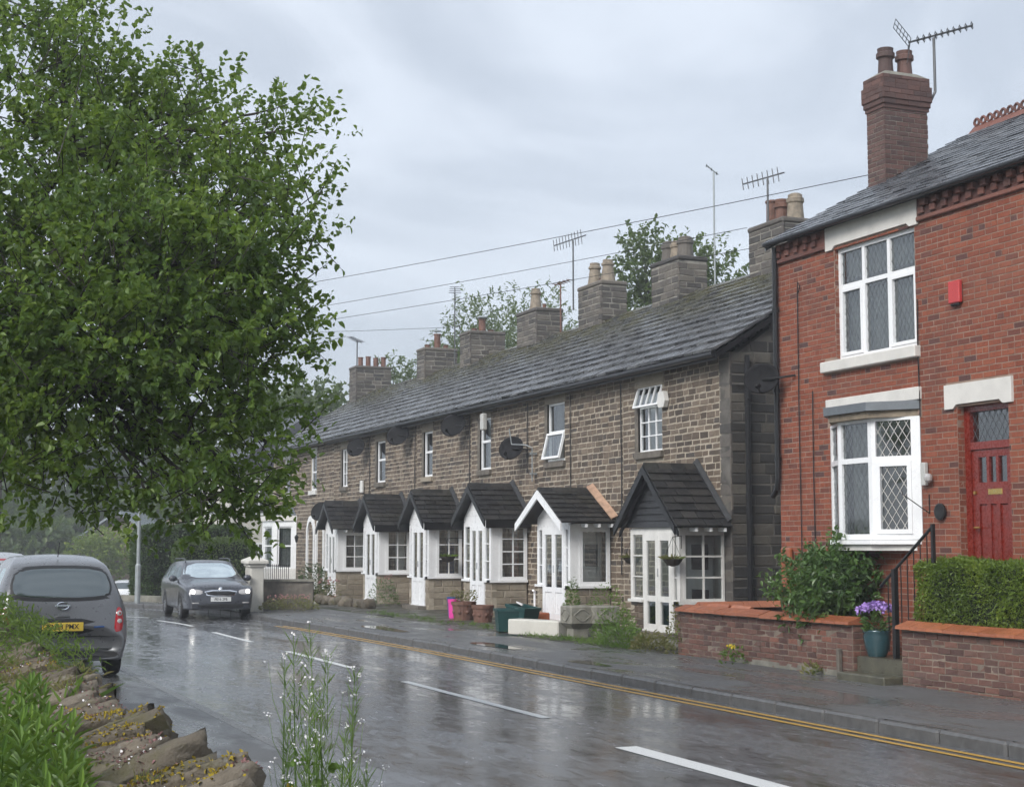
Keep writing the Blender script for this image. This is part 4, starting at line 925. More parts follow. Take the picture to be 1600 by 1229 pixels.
for (a, b, c, d) in [DR, WU]:                          # brick reveals of the openings
    fs_ = Fr(fr(a, 0, -.006), -fr.N, fr.U); fs2 = Fr(fr(b, 0, -.22), fr.N, -fr.U)
    for f_ in (fs_,): lay(wall, f_, courses(0, .14, c, d, CH, (.14,), (), .0105, brick=True), M['brick'], 'brick', 'brick', proud=.008, nmax=30, dn=-.006)
# eaves cornice: string course, bricks on end, two rows of corbels; broken by the lintel
def run(a, b):
    MB(fr).cbox((a, 5.90, -.02), (b, 5.955, .045), .01).build('string_course', M['brick_dark'], bh); MB(fr).box((a, 5.955, -.02), (b, 6.19, .012)).build('frieze', M['brick_dark'], bh)
    x = a + .05
    while x < b - .1:
        MB(fr).cbox((x, 5.985, .012), (x + .105, 6.07, .05), .006).build('corbel', M['brick_dark'], bh); MB(fr).cbox((x + .085, 6.075, .012), (x + .19, 6.155, .085), .006).build('corbel', M['brick_dark'], bh); x += .232
run(.0, u(17.92)); run(u(15.87), W)
# lintels with chamfered soffits and sills
def lintel(a, b, v0, v1, drop=.05):
    MB(fr).prism([(a, v0, -.1), (a + .16, v0, -.1), (a + .22, v0 + drop, -.1), (b - .22, v0 + drop, -.1), (b - .16, v0, -.1), (b, v0, -.1), (b, v1, -.1), (a, v1, -.1)], (0, 0, .125)).build('lintel', M['lintel'], bh)
lintel(u(17.92), u(15.87), 5.87, 6.195); lintel(u(15.42), u(14.20), 3.45, 3.75)
MB(fr).cbox((u(17.98), 3.625, -.1), (u(15.90), 3.79, .03), .008).build('lintel', M['lintel'], bh)
MB(fr).cbox((u(18.02), 4.165, -.2), (u(15.90), 4.315, .085), .012).build('sill', M['lintel'], bh)
# upstairs window: three casements, three leaded top lights
a, b, c, d = WU; fw = MB(fr); nz = -.13; e = .055
x1, x2 = a + .58, a + 1.14; tz = c + (d - c) * .655
for q in ((a, c, b, c + e), (a, d - e, b, d), (a, c + e, a + e, d - e), (b - e, c + e, b, d - e), (x1 - .03, c + e, x1 + .03, d - e), (x2 - .03, c + e, x2 + .03, d - e), (a + e, tz - .03, x1 - .03, tz + .03), (x1 + .03, tz - .03, x2 - .03, tz + .03), (x2 + .03, tz - .03, b - e, tz + .03)): fw.box((q[0], q[1], nz), (q[2], q[3], nz + .06))
uw = fw.build('upstairs_window', M['white'], bh)
for i, (p, q) in enumerate(((a + e, x1 - .03), (x1 + .03, x2 - .03), (x2 + .03, b - e))):
    for (v0, v1, tp) in ((c + e, tz - .03, 0), (tz + .03, d - e, 1)):
        g = .0
        if not tp and i != 1:
            g = .045; MB(fr).box((p, v0, nz + .02), (p + g, v1, nz + .072)).box((q - g, v0, nz + .02), (q, v1, nz + .072)).box((p + g, v0, nz + .02), (q - g, v0 + g, nz + .072)).box((p + g, v1 - g, nz + .02), (q - g, v1, nz + .072)).build('casement', M['white'], uw)
        MB(fr).poly([(p + g, v0 + g, nz + .025), (q - g, v0 + g, nz + .025), (q - g, v1 - g, nz + .027), (p + g, v1 - g, nz + .025)]).build('pane', M['glass'], uw)
        leads(uw, fr, p + g, q - g, v0 + g, v1 - g, nz + .031, .10, .0035)
room(bh, fr, a, b, c, d, -.23); curtain(bh, fr, a, b, c, d, -.24, M['curtain']); 
MB(fr).box((a, tz - .06, -.215), (b, tz + .12, -.20)).build('blind', M['drape'], bh)
# canted bay window on the ground floor
XF = 11.90; cn_ = [(BX, 15.94), (XF, 16.56), (XF, 17.30), (BX, 17.92)]
MB().prism([(x - (.10 if x < 12 else -.1), y + (-.06 if y < 16.9 else .06), 3.42) for x, y in cn_], (0, 0, .09)).build('bay_cornice', M['wood'], bh)
MB().prism([(x - (.15 if x < 12 else -.1), y + (-.11 if y < 16.9 else .11), 3.51) for x, y in cn_], (0, 0, .11)).build('bay_lead_roof', M['lead'], bh)
MB().prism([(x - (.10 if x < 12 else -.1), y + (-.08 if y < 16.9 else .08), 1.80) for x, y in cn_], (0, 0, .055)).build('bay_sill', M['white'], bh)
MB().prism([(x - (.05 if x < 12 else -.1), y, 1.72) for x, y in cn_], (0, 0, .078)).build('bay_underside', M['white_dull'], bh)
for i, (p, q) in enumerate(zip(cn_, cn_[1:])):
    p_, q_ = Vector((*p, 0)), Vector((*q, 0)); dv = (p_ - q_); L = dv.length; dv.normalize(); f = Fr(q_, dv, dv.cross(Vector((0, 0, 1))))
    el, er = (.075, .075)
    if i == 0: el, er = .06, .13
    m = MB(f); z0, z1 = 1.86, 3.42; zt = z0 + .66 * (z1 - z0)
    for k_ in ((0, z0, el, z1), (L - er, z0, L, z1), (el, z0, L - er, z0 + .07), (el, z1 - .04, L - er, z1), (el, zt - .035, L - er, zt + .035)): m.box((k_[0], k_[1], -.075), (k_[2], k_[3], .0))
    bw = m.build('bay_window', M['white'], bh)
    for (v0, v1, tp) in ((z0 + .07, zt - .035, 0), (zt + .035, z1 - .04, 1)):
        g = .06 if (i == 0 and not tp) else .0
        if g: MB(f).box((el, v0, -.05), (el + g, v1, .014)).box((L - er - g, v0, -.05), (L - er, v1, .014)).box((el + g, v0, -.05), (L - er - g, v0 + g, .014)).box((el + g, v1 - g, -.05), (L - er - g, v1, .014)).build('casement', M['white'], bw)
        MB(f).poly([(el + g, v0 + g, -.035), (L - er - g, v0 + g, -.035), (L - er - g, v1 - g, -.033), (el + g, v1 - g, -.035)]).build('pane', M['glass'], bw)
        leads(bw, f, el + g, L - er - g, v0 + g, v1 - g, -.028, .115, .0048 if i == 0 else .003, M['white_dull'] if i == 0 else None)
    if i == 1: curtain(bh, f, .05, L - .05, 1.9, 3.38, -.2, M['curtain'])
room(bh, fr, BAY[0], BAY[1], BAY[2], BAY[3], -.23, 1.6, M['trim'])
# front door with fanlight
a, b, c, d = DR; n0 = -.20
MB(fr).box((a, c, n0), (a + .10, d, n0 + .09)).box((b - .08, c, n0), (b, d, n0 + .09)).box((a + .10, d - .07, n0), (b - .08, d, n0 + .09)).box((a + .10, 2.94, n0), (b - .08, 3.03, n0 + .095)).build('door_frame', M['door_red'], bh)
MB(fr).poly([(a + .1, 3.03, n0 + .03), (b - .08, 3.03, n0 + .03), (b - .08, d - .07, n0 + .03), (a + .1, d - .07, n0 + .03)]).build('fanlight', M['glass'], bh)
leads(bh, fr, a + .1, b - .08, 3.03, d - .07, n0 + .036, .105, .004)
p, q = a + .105, b - .085; m = MB(fr); zt = 2.935; n1 = n0 + .02
m.box((p, c, n1), (p + .11, zt, n1 + .05)).box((q - .11, c, n1), (q, zt, n1 + .05)).box((p + .11, zt - .09, n1), (q - .11, zt, n1 + .05)).box((p + .11, 2.28, n1), (q - .11, 2.54, n1 + .05)).box((p + .11, c, n1), (q - .11, c + .22, n1 + .05))
t1 = (q - p - .22) / 3
for k_ in (1, 2): m.box((p + .11 + t1 * k_ - .022, 2.54, n1), (p + .11 + t1 * k_ + .022, zt - .09, n1 + .05)); m.box((p + .11 + t1 * k_ - .03, c + .22, n1), (p + .11 + t1 * k_ + .03, 2.28, n1 + .05))
dr = m.build('front_door', M['door_red'], bh)
for k_ in range(3):
    x0 = p + .11 + t1 * k_; MB(fr).cbox((x0, c + .22, n1 + .005), (x0 + t1, 2.28, n1 + .03), .02).build('door_panel', M['door_red'], dr)
    MB(fr).poly([(x0, 2.54, n1 + .02), (x0 + t1, 2.54, n1 + .02), (x0 + t1, zt - .09, n1 + .022), (x0, zt - .09, n1 + .02)]).build('pane', M['glass'], dr)
MB(fr).cbox((p + .28, 2.39, n1 + .05), (p + .53, 2.46, n1 + .058), .003).build('letter_plate', M['brass'], dr)
MB(fr).lathe([(.02, 0), (.02, .03)], (p + .055, 2.42, n1 + .05), axis=fr.N, n=10).build('door_lock', M['brass'], dr)
MB(fr).tube([(p + .055, 2.0, n1 + .05), (p + .055, 2.0, n1 + .09), (p + .15, 2.0, n1 + .09)], .011, 8).build('door_handle', M['brass'], dr)
room(bh, fr, a + .1, b - .08, c, d, n0 - .03, .8)
# roof
EXb, RXb, RZb = 12.04, 15.8, 8.24; sl = Vector((RXb - EXb, 0, RZb - EB)); sll = sl.length; sd = sl / sll; sn = Vector((-sd.z, 0, sd.x)); o0 = Vector((EXb, 0, EB + .01))
rf = MB().prism([(EXb, ya, EB + .01), (EXb, yb + .05, EB + .01), (RXb, yb + .05, RZb), (RXb, ya, RZb)], (0, 0, -.06)).prism([(19.6, ya, EB), (19.6, yb + .05, EB), (RXb, yb + .05, RZb), (RXb, ya, RZb)], (0, 0, -.06)).build('roof', M['slate_grey'], bh)
nr = 20; e = sll / nr; it = []
for r_ in range(nr):
    y = ya - (.15 if r_ % 2 else 0)
    while y < yb + .04:
        w = .30; y2 = min(y + w, yb + .05)
        if y2 - max(y, ya) > .04: it.append((max(y, ya), y2 - max(y, ya), r_ * e - .05, e))
        y += w
lay_slates(rf, it, o0, Vector((0, 1, 0)), sd, sn, 'gslate', M['slate_grey'], th=.012, lift=.018, gap=.005)
y = 19.1
while y > ya + .3:                                    # pierced crest tiles on the ridge
    L = .46; y -= L; rt = MB().prism([(RXb - .16, y, RZb - .07), (RXb, y, RZb + .10), (RXb + .16, y, RZb - .07), (RXb, y, RZb + .04)], (0, L - .01, 0)).build('ridge_tile', M['brick_dark'], rf)
    for k_ in range(3):
        cy = y + L * (k_ + .5) / 3; pts = [(RXb, cy + .055 * math.cos(t_), RZb + .155 + .055 * math.sin(t_)) for t_ in np.linspace(0, 2 * math.pi, 11)]
        MB().tube(pts, .024, 5, False).build('crest_ring', M['brick_dark'], bh)
MB().prism([(EXb, yb + .05, EB - .03), (RXb, yb + .05, RZb - .04), (RXb, yb + .05, RZb - .10), (EXb, yb + .05, EB - .09)], (0, -.035, 0)).build('verge_board', M['lead'], bh)
MB().tube([(EXb - .03, ya, EB - .01), (EXb - .03, yb + .02, EB - .01)], .036, 10).build('gutter', M['black'], bh)
gbl = MB().prism([(BX + .06, yb - .01, 0), (19.4, yb - .01, 0), (19.4, yb - .01, EB), (RXb, yb - .01, RZb - .1), (BX + .06, yb - .01, EB)], (0, -.25, 0)).build('gable_wall', M['brick_dark'], bh)
fgb = Fr((19.4, yb - .01, 0), (-1, 0, 0), (0, 1, 0)); lay(gbl, fgb, courses(4.6, 7.2, .05, 6.0, CH, (.225,), (), .0105, brick=True), M['brick'], 'brick', 'brick', proud=.010, nmax=0)
MB().box((19.3, ya, 0), (19.4, yb - .3, EB)).build('back_wall', M['mortar_brick'], bh)
MB().prism([(BX + .06, ya, 0), (19.4, ya, 0), (19.4, ya, EB), (RXb, ya, RZb - .1), (BX + .06, ya, EB)], (0, .02, 0)).build('party_wall', M['brick_dark'], bh)
# chimney stack with corbelled head
X0, X1, Y0, Y1 = 13.85, 14.66, 18.76, 19.21
st = MB().box((X0 + .01, Y0 + .01, 6.6), (X1 - .01, Y1 - .01, 8.40)).build('chimney', M['mortar_soot'], bh)
for f_, L in ((front(X0 + .01, Y1), Y1 - Y0), (side(X0, Y0 + .01), X1 - X0)): lay(st, f_, courses(0, L, 6.6, 8.36, CH, (.225,), (), .010, brick=True), M['brick_stack'], 'brick', 'dbrick', proud=.007, bu=.015, bv=.05, jit=.5, nmax=150)
for (z0, z1, g) in ((8.36, 8.42, .012), (8.42, 8.50, .030), (8.50, 8.74, .048), (8.74, 8.88, .025)):
    cc = MB().box((X0 - g, Y0 - g, z0), (X1 + g, Y1 + g, z1 - .002)).build('corbel_course', M['brick_stack'], st)
for (z0, z1, g) in ((8.42, 8.50, .030), (8.50, 8.74, .048), (8.74, 8.88, .025)):
    for f_, L in ((front(X0 - g, Y1 + g), Y1 - Y0 + 2 * g), (side(X0 - g, Y0 - g), X1 - X0 + 2 * g)): lay(st, f_, courses(0, L, z0, z1, .0785, (.225,), (), .010, brick=True), M['brick_stack'], 'brick', 'dbrick', proud=.007, bu=.015, bv=.05, jit=.5, nmax=60)
MB().add([(X0 - .02, Y0 - .02, 8.88), (X1 + .02, Y0 - .02, 8.88), (X1 + .02, Y1 + .02, 8.88), (X0 - .02, Y1 + .02, 8.88), (X0 + .12, Y0 + .1, 8.97), (X1 - .12, Y0 + .1, 8.97), (X1 - .12, Y1 - .1, 8.97), (X0 + .12, Y1 - .1, 8.97)], [(0, 1, 5, 4), (1, 2, 6, 5), (2, 3, 7, 6), (3, 0, 4, 7), (4, 5, 6, 7)]).build('flaunching', M['concrete'], st)
for x in (14.07, 14.42): pot(MB(), (x, 18.99, 8.93), .42, .145, 'roll').build('chimney_pot', M['brick_stack'], st)
MB().prism([(X0 - .03, Y0 - .07, 7.0), (X1 + .1, Y0 - .07, 7.46), (X1 + .1, Y0 - .07, 7.66), (X0 - .03, Y0 - .07, 7.20)], (0, .065, 0)).build('lead_flashing', M['lead'], st)
# pipework on the corner
dp = MB().tube([(BX - .06, yb - .05, EB - .05), (BX - .06, yb - .05, 2.75), (BX - .06, yb - .02, 2.6), (BX - .02, yb + .16, 2.5)], .04, 10).build('downpipe', M['black'], bh)
for z in (5.2, 4.0, 3.0): MB().lathe([(.052, 0), (.052, .06)], (BX - .06, yb - .05, z), n=10).build('pipe_collar', M['black'], dp)
for (yy, z0, z1) in ((18.64, 1.6, 5.45), (18.30, 1.6, 3.95), (15.9, 3.4, 4.9)):
    MB().tube([(BX - .022, yy, z1), (BX - .02, yy + .015, (z0 + z1) / 2), (BX - .022, yy, z0)], .008, 5).build('wall_cable', M['cable'], bh)
MB().tube([(BX - .022, 18.64, 5.45), (BX - .04, 18.60, 5.55), (BX - .03, 18.56, 5.48), (BX - .022, 18.62, 5.40)], .008, 5).build('wall_cable', M['cable'], bh)
# gas meter box low on the wall
# ------------------------------------------------------------------ garden in front of the brick house
gd = MB().box((11.42, 11.6, .0), (12.2, 20.7, .34)).build('garden_bed', M['soil'], None, kind='structure')
def gwall(ya_, yb_, label, name='garden_wall'):
    L = yb_ - ya_; w = MB().box((11.31, ya_, .0), (11.53, yb_, .80)).build(name, M['mortar_wall'], None, label=label, cat='wall')
    lay(w, front(11.31, yb_), courses(0, L, .10, .80, .0755, (.225,), (), .011, brick=True), M['brick_wall'], 'brick', 'wbrick', proud=.009, bu=.02, bv=.07, jit=1.6, dn=-.003)
    lay(w, side(11.31, ya_), courses(0, .22, .10, .80, .0755, (.22,), (), .011, brick=True), M['brick_wall'], 'brick', 'wbrick', proud=.012, bu=.02, bv=.07, jit=1.0, nmax=40, dn=-.004)
    lay(w, Fr((11.53, yb_, 0), (-1, 0, 0), (0, 1, 0)), courses(0, .22, .10, .80, .0755, (.22,), (), .011, brick=True), M['brick_wall'], 'brick', 'wbrick', proud=.012, nmax=10, dn=-.004)
    y = ya_ - .03
    while y < yb_ - .05:
        l = min(.30, yb_ + .03 - y); zz = U(-.004, .004)
        MB().prism([(11.23, y, .80 + zz), (11.235, y, .835 + zz), (11.42, y, .895 + zz), (11.60, y, .835 + zz), (11.605, y, .80 + zz)], (0, l - .007, 0)).build('coping_tile', M['terracotta'], w); y += .30
    return w
gw1 = gwall(16.22, 20.72, 'low red brick garden wall with orange coping, left of the front steps')
gw2 = gwall(11.7, 15.22, 'low red brick garden wall with orange coping, under the clipped box hedge')
MB().box((11.30, 16.3, .0), (11.325, 19.2, .22)).build('cement_render', M['concrete'], gw1)
MB().cbox((11.235, 16.42, .08), (11.295, 16.48, .50), .01).build('iron_post', M['sill_stone'], gw1)
pw = MB().box((11.53, 20.55, 0), (13.66, 20.72, .84)).build('boundary_wall', M['mortar_brick'], None, label='short brick wall running back between cottage and brick house', cat='wall')
lay(pw, side(11.53, 20.55), courses(0, 2.1, .1, .84, .0755, (.225,), (), .011, brick=True), M['brick_wall'], 'brick', 'wbrick', proud=.012, nmax=60)
for i in range(8): MB().prism([(11.6 + i * .26, 20.48, .84), (11.6 + i * .26, 20.63, .93), (11.6 + i * .26, 20.79, .84)], (.25, 0, 0)).build('coping_tile', M['terracotta'], pw)
for i, (x, y, a) in enumerate(((11.75, 20.25, .3), (11.85, 19.85, -.2), (11.7, 19.5, .15))):
    o = MB().prism([(-.13, -.22, 0), (0, -.22, .11), (.13, -.22, 0), (.10, -.22, 0), (0, -.22, .085), (-.10, -.22, 0)], (0, .44, 0)).build('ridge_tile_spare', M['terracotta'], None, label=('loose orange ridge tile lying behind the garden wall, nearest the stone cottage', 'loose orange ridge tile lying behind the garden wall, middle of three', 'loose orange ridge tile lying behind the garden wall, nearest the leafy shrub')[i], cat='ridge tile', group='spare ridge tiles')
    rest(o, (x, y, .80), a)
MB().box((11.56, 19.3, .34), (11.98, 20.45, .80)).build('brick_stack', M['brick_wall'], None, label='low brick ledge behind garden wall carrying loose tiles', cat='ledge')
# steps up to the door
stp = MB().cbox((11.05, 15.24, .12), (11.62, 16.20, .24), .015).build('front_steps', M['step'], None, label='mossy stone front steps between the two garden walls', cat='steps')
MB().box((11.36, 15.24, .12), (12.18, 16.20, .42)).build('step', M['step'], stp); MB().box((11.7, 14.2, .12), (12.0, 15.2, .92)).build('landing', M['step'], stp); MB().box((11.75, 15.22, .42), (12.18, 15.8, .62)).build('step', M['step'], stp)
# handrail
hr = empty('handrail', (11.75, 15.6, .4), 'black iron handrail with balusters rising beside the front steps', 'handrail')
A, B = Vector((11.52, 15.88, 1.30)), Vector((11.62, 14.98, 2.02))
MB().tube([A - (B - A) * .02, A, B], .02, 8).build('rail', M['black_iron'], hr)
MB().box((11.50, 15.60, .24), (11.56, 15.66, 1.50)).build('post', M['black_iron'], hr); MB().box((11.60, 14.97, .9), (11.64, 15.01, 2.04)).build('post', M['black_iron'], hr)
for i in range(1, 8):
    p = A.lerp(B, i / 8); MB().tube([(p.x, p.y, max(.5, p.z - 1.0)), tuple(p)], .008, 6).build('baluster', M['black_iron'], hr)

# ------------------------------------------------------------------ things fixed to the walls and roofs
def sat_dish(loc, r, face, wall_pt, label, arm=True):
    d = empty('satellite_dish', wall_pt, label, 'satellite dish', 'satellite dishes on the terrace'); c = Vector(loc); n = Vector(face).normalized()
    mb = MB(); e1 = n.orthogonal().normalized(); e2 = n.cross(e1); up = Vector((0, 0, 1)); e2 = (up - n * up.dot(n)).normalized(); e1 = e2.cross(n)
    K_, Q = 22, 6; V = [tuple(c - n * r * .28)]; F_ = []
    for q in range(1, Q + 1):
        for k in range(K_):
            t_ = 2 * math.pi * k / K_; rr = r * q / Q; V.append(tuple(c + e1 * rr * math.cos(t_) * 1.06 + e2 * rr * math.sin(t_) * .92 - n * r * .28 * (1 - (q / Q) ** 2)))
    for k in range(K_): F_.append((0, 1 + k, 1 + (k + 1) % K_))
    for q in range(Q - 1):
        for k in range(K_): a = 1 + q * K_ + k; b = 1 + q * K_ + (k + 1) % K_; F_.append((a, a + K_, b + K_, b))
    m = MB(); m.v = [Vector(v) for v in V]; m.f = F_; o = m.build('reflector', M['dish'], d, smooth=True)
    so = o.modifiers.new('thick', 'SOLIDIFY'); so.thickness = .012
    MB().tube([tuple(c - e2 * r * .9), tuple(c - e2 * r * .75 + n * r * .9)], .012, 6).build('feed_arm', M['black_iron'], d)
    MB().lathe([(.03, 0), (.045, .05), (.02, .12)], tuple(c - e2 * r * .70 + n * r * .82), axis=tuple(-n), n=10).build('receiver', M['dish'], d)
    w = Vector(wall_pt); MB().tube([tuple(w), tuple(w * .3 + c * .7 + Vector((0, 0, -.02))), tuple(c - n * r * .28)], .016, 6).build('bracket', M['black_iron'], d)
    return d
sat_dish((11.85, 19.12, 4.20), .25, (-.7, -.65, .25), (12.19, 18.75, 4.22), 'dark satellite dish at the corner of the red brick house')
for (y, z, r, lab) in [(32.2, 3.98, .30, 'dark satellite dish on a short mast between second and third cottage windows'), (36.0, 4.78, .34, 'dark satellite dish under the gutter beside the floodlight box'), (40.4, 4.82, .34, 'dark satellite dish under the gutter right of the plain window with grey sill'), (44.4, 4.70, .31, 'pale-edged satellite dish under the gutter beside the narrow far window'), (48.35, 2.86, .34, 'dark satellite dish above the last porch roof near the arched doors')]:
    sat_dish((13.32, y, z), r, (-.75, -.55, .3), (13.69, y - .35, z - .05), lab)
mb = empty('wall_mast', (13.6, 31.75, 3.9), 'grey pole bracket with clamps on the stone wall beside the satellite dish', 'bracket')
MB().tube([(13.6, 31.62, 3.2), (13.6, 31.62, 3.95), (13.5, 31.75, 4.02), (13.3, 32.1, 4.05), (13.25, 32.12, 4.4)], .015, 8).build('mast', M['galv'], mb)
for z in (3.35, 3.8): MB().box((13.56, 31.57, z), (13.7, 31.67, z + .04)).build('clamp', M['galv'], mb)
def boxthing(name, a, b, c, mat, label, cat):
    return MB().cbox(a, b, c).build(name, M[mat], None, label=label, cat=cat)
al = empty('burglar_alarm', (12.15, 15.15, 4.73), 'red burglar alarm box high on the brick wall above the front door', 'alarm')
MB().cbox((12.20, 15.04, 4.74), (12.14, 15.25, 5.02), .012).build('alarm_case', M['red_box'], al); MB().cbox((12.15, 15.07, 4.71), (12.19, 15.22, 4.742), .01).build('alarm_base', M['trim'], al)
al = empty('burglar_alarm', (13.65, 25.5, 4.3), 'white hexagonal alarm box beside the open small-paned window', 'alarm')
MB().prism([(13.69, 25.40, 4.36), (13.69, 25.60, 4.36), (13.69, 25.66, 4.48), (13.69, 25.60, 4.66), (13.69, 25.40, 4.66), (13.69, 25.34, 4.48)], (-.09, 0, 0)).build('alarm_case', M['white_dull'], al)
boxthing('alarm_box', (13.62, 44.72, 3.35), (13.69, 44.95, 3.72), .015, 'white_dull', 'plain white alarm box on the stone wall near the far end', 'alarm')
fl = empty('floodlight', (13.5, 34.35, 4.5), 'slim grey floodlight box hung on the wall beside a cottage window', 'floodlight')
MB().cbox((13.38, 34.10, 4.52), (13.5, 34.30, 4.92), .02).build('lamp_case', M['grey_pl'], fl); MB().tube([(13.69, 34.22, 5.0), (13.45, 34.22, 5.0), (13.45, 34.22, 4.92)], .014, 6).build('bracket', M['black_iron'], fl)
lt = empty('wall_light', (12.15, 15.8, 2.55), 'pale slim lantern with round glass bulb on the brick wall beside the bay', 'wall light')
MB().cbox((12.13, 15.78, 2.53), (12.19, 15.87, 2.82), .01).build('back_plate', M['grey_pl'], lt); MB().lathe([(.02, 0), (.05, .03), (.055, .07), (.04, .11), (.01, .12)], (12.12, 15.70, 2.56), n=12).build('glass_globe', M['clear'], lt)
MB().lathe([(.0, -.015), (.105, -.012), (.105, .012), (.085, .02), (.0, .02)], (12.17, 15.55, 2.20), axis=(-1, 0, 0), n=20, cap=False).build('wall_plaque', M['black_iron'], None, label='round dark plaque on the brick wall left of the red door', cat='plaque')
br = empty('basket_bracket', (12.1, 15.85, 2.4), 'thin black hanging bracket on the brick wall beside the bay window', 'bracket')
MB().tube([(12.19, 15.78, 2.42), (12.19, 15.78, 2.18)], .007, 5).build('back_bar', M['black_iron'], br); MB().tube([(12.18, 15.78, 2.19), (11.85, 15.86, 2.42), (11.84, 15.86, 2.46)], .007, 5).build('strut', M['black_iron'], br)
MB().cbox((12.12, 18.88, 1.10), (12.19, 19.12, 1.75), .02).build('meter_box', M['terracotta'], None, label='orange brown meter box at the foot of the brick wall behind shrub', cat='meter box')
def basket(c, r, label, side_pt, flower='leaf_weed'):
    b = empty('hanging_basket', c, label, 'hanging basket'); x, y, z = c
    MB().lathe([(.02, -r * .75), (r * .6, -r * .6), (r * .95, -r * .15), (r, 0), (r * .9, 0), (r * .5, -.03), (0.001, -.03)], c, n=14, cap=False).build('basket_bowl', M['soil'], b)
    top = Vector((x, y, z + r * 2.2))
    for k in range(3): t_ = k * 2.09; MB().tube([(x + r * math.cos(t_), y + r * math.sin(t_), z), tuple(top)], .004, 4).build('chain', M['black_iron'], b)
    MB().tube([tuple(top), (side_pt[0], side_pt[1], top.z + .02), (side_pt[0], side_pt[1], top.z - .2)], .008, 5).build('bracket', M['black_iron'], b)
    n = 70; a = rng.uniform(0, 6.28, n); q = r * np.sqrt(rng.random(n)); P = np.column_stack([x + q * np.cos(a), y + q * np.sin(a), np.full(n, z - .01)]); D = np.column_stack([np.cos(a) * q / r, np.sin(a) * q / r, np.full(n, .6)])
    V, F_ = leaf_arrays(P, D, .10 * rng.uniform(.6, 1.4, n), .028); npmesh('plants', V, F_, M[flower], b, kind='stuff')
basket((13.1, 25.75, 1.55), .17, 'sparse hanging basket on the stone wall left of the black gabled porch', (13.69, 25.75), 'leaf_dry')
basket((12.62, 23.28, 1.55), .17, 'bare hanging basket in front of the corner post of the black gabled porch', (12.8, 23.3), 'leaf_dry')
basket((13.2, 36.0, 1.50), .20, 'leafy green hanging basket on the wall between the fourth and third porch', (13.69, 36.0))
# aerials
def yagi(base, h, boom_dir, L, n, label, pipe='alu', mesh=False, el=.14, tilt=0, vert=False, bend=None):
    a = empty('tv_aerial', base, label, 'aerial', 'roof aerials'); b = Vector(base); top = b + Vector((0, 0, h)); pts = [tuple(b), tuple(top)] if not bend else [tuple(b + Vector(bend)), tuple(b + Vector((0, 0, .15))), tuple(top)]
    MB().tube(pts, .022, 7).build('mast', M[pipe], a)
    d = Vector(boom_dir).normalized(); s_ = d.cross(Vector((0, 0, 1))).normalized(); up = s_.cross(d)
    if vert: s_, up = up, s_
    c = top + Vector((0, 0, .03)); MB().tube([tuple(c - d * L * .4), tuple(c + d * L * .6)], .016, 6).build('boom', M[pipe], a)
    for i in range(n):
        q = c - d * L * .25 + d * L * .85 * i / max(1, n - 1); e = el * (1 - .25 * i / n)
        MB().tube([tuple(q - s_ * e), tuple(q + s_ * e)], .011, 5).build('element', M[pipe], a)
        if mesh: MB().tube([tuple(q - s_ * e * .5 + up * .05), tuple(q + s_ * e * .5 + up * .05), tuple(q + s_ * e * .5 - up * .05), tuple(q - s_ * e * .5 - up * .05), tuple(q - s_ * e * .5 + up * .05)], .006, 4, False).build('element_loop', M[pipe], a)
    for sg in ((1, -1) if mesh else ()):
        o = c - d * L * .38; rd = (up * sg * .85 - d * .35).normalized() * .38
        for k in range(6): MB().tube([tuple(o + rd * (k / 5) - s_ * .2), tuple(o + rd * (k / 5) + s_ * .2)], .006, 4).build('reflector_bar', M[pipe], a)
        for k in (-1, 0, 1): MB().tube([tuple(o + s_ * .2 * k), tuple(o + rd + s_ * .2 * k)], .006, 4).build('reflector_bar', M[pipe], a)
    return a
yagi((14.80, 18.75, 8.55), 1.0, (.82, -.5, .22), .98, 10, 'large grey aerial with mesh reflector on the brick house chimney', mesh=True, el=.10, bend=(-.12, .05, -.12))
yagi((16.9, 26.9, 8.35), 1.0, (-.5, .75, -.12), .95, 8, 'dark aerial on the stone chimney nearest the brick house', el=.16, vert=True)
yagi((17.65, 30.4, 7.4), 2.95, (-.6, .3, .55), .35, 3, 'tall thin pole aerial behind the triple pot chimney', pipe='galv')
yagi((16.75, 36.2, 7.9), 1.85, (-.4, .8, -.12), 1.1, 10, 'dark aerial on a pole beside the twin tapered pot chimney', el=.2, vert=True)
yagi((17.2, 38.0, 7.4), 1.5, (.3, -.8, .1), .6, 5, 'small orange tinted aerial between two stone chimneys', pipe='pot_red', el=.18)
yagi((17.3, 46.6, 7.4), 2.6, (.2, .6, .6), .4, 4, 'leaning pale aerial in front of the pale tree', el=.2)
yagi((16.7, 55.6, 8.3), 1.15, (-.6, -.6, .1), .9, 6, 'dark forked aerial on the far four pot chimney', pipe='black_iron', el=.2)
# overhead wires
WIRE = 'overhead wires'
def wire(p, q, sag, label):
    p, q = Vector(p), Vector(q); pts = []
    for i in range(25):
        t_ = i / 24; c = p.lerp(q, t_); c.z -= sag * 4 * t_ * (1 - t_); pts.append(tuple(c))
    MB().tube(pts, .0065, 5).build('overhead_wire', M['cable'], None, label=label, cat='wire', group=WIRE)
pole = empty('utility_pole', (4.4, 62, gz(4.4, 62)), 'tall dark wooden pole carrying the overhead wires far down the road', 'pole')
MB().tube([(4.4, 62, gz(4.4, 62)), (4.4, 62, 10.4)], [.15, .10], 10).build('shaft', M['bark_pale'], pole); MB().box((3.7, 61.95, 9.85), (5.1, 62.05, 9.97)).build('cross_arm', M['wood'], pole)
wire((4.4, 62, 10.15), (14.0, 19.2, 7.45), .25, 'highest overhead wire, running to the brick house'); wire((4.5, 62, 9.15), (16.75, 27.5, 8.42), .2, 'second overhead wire, ending at the first stone chimney')
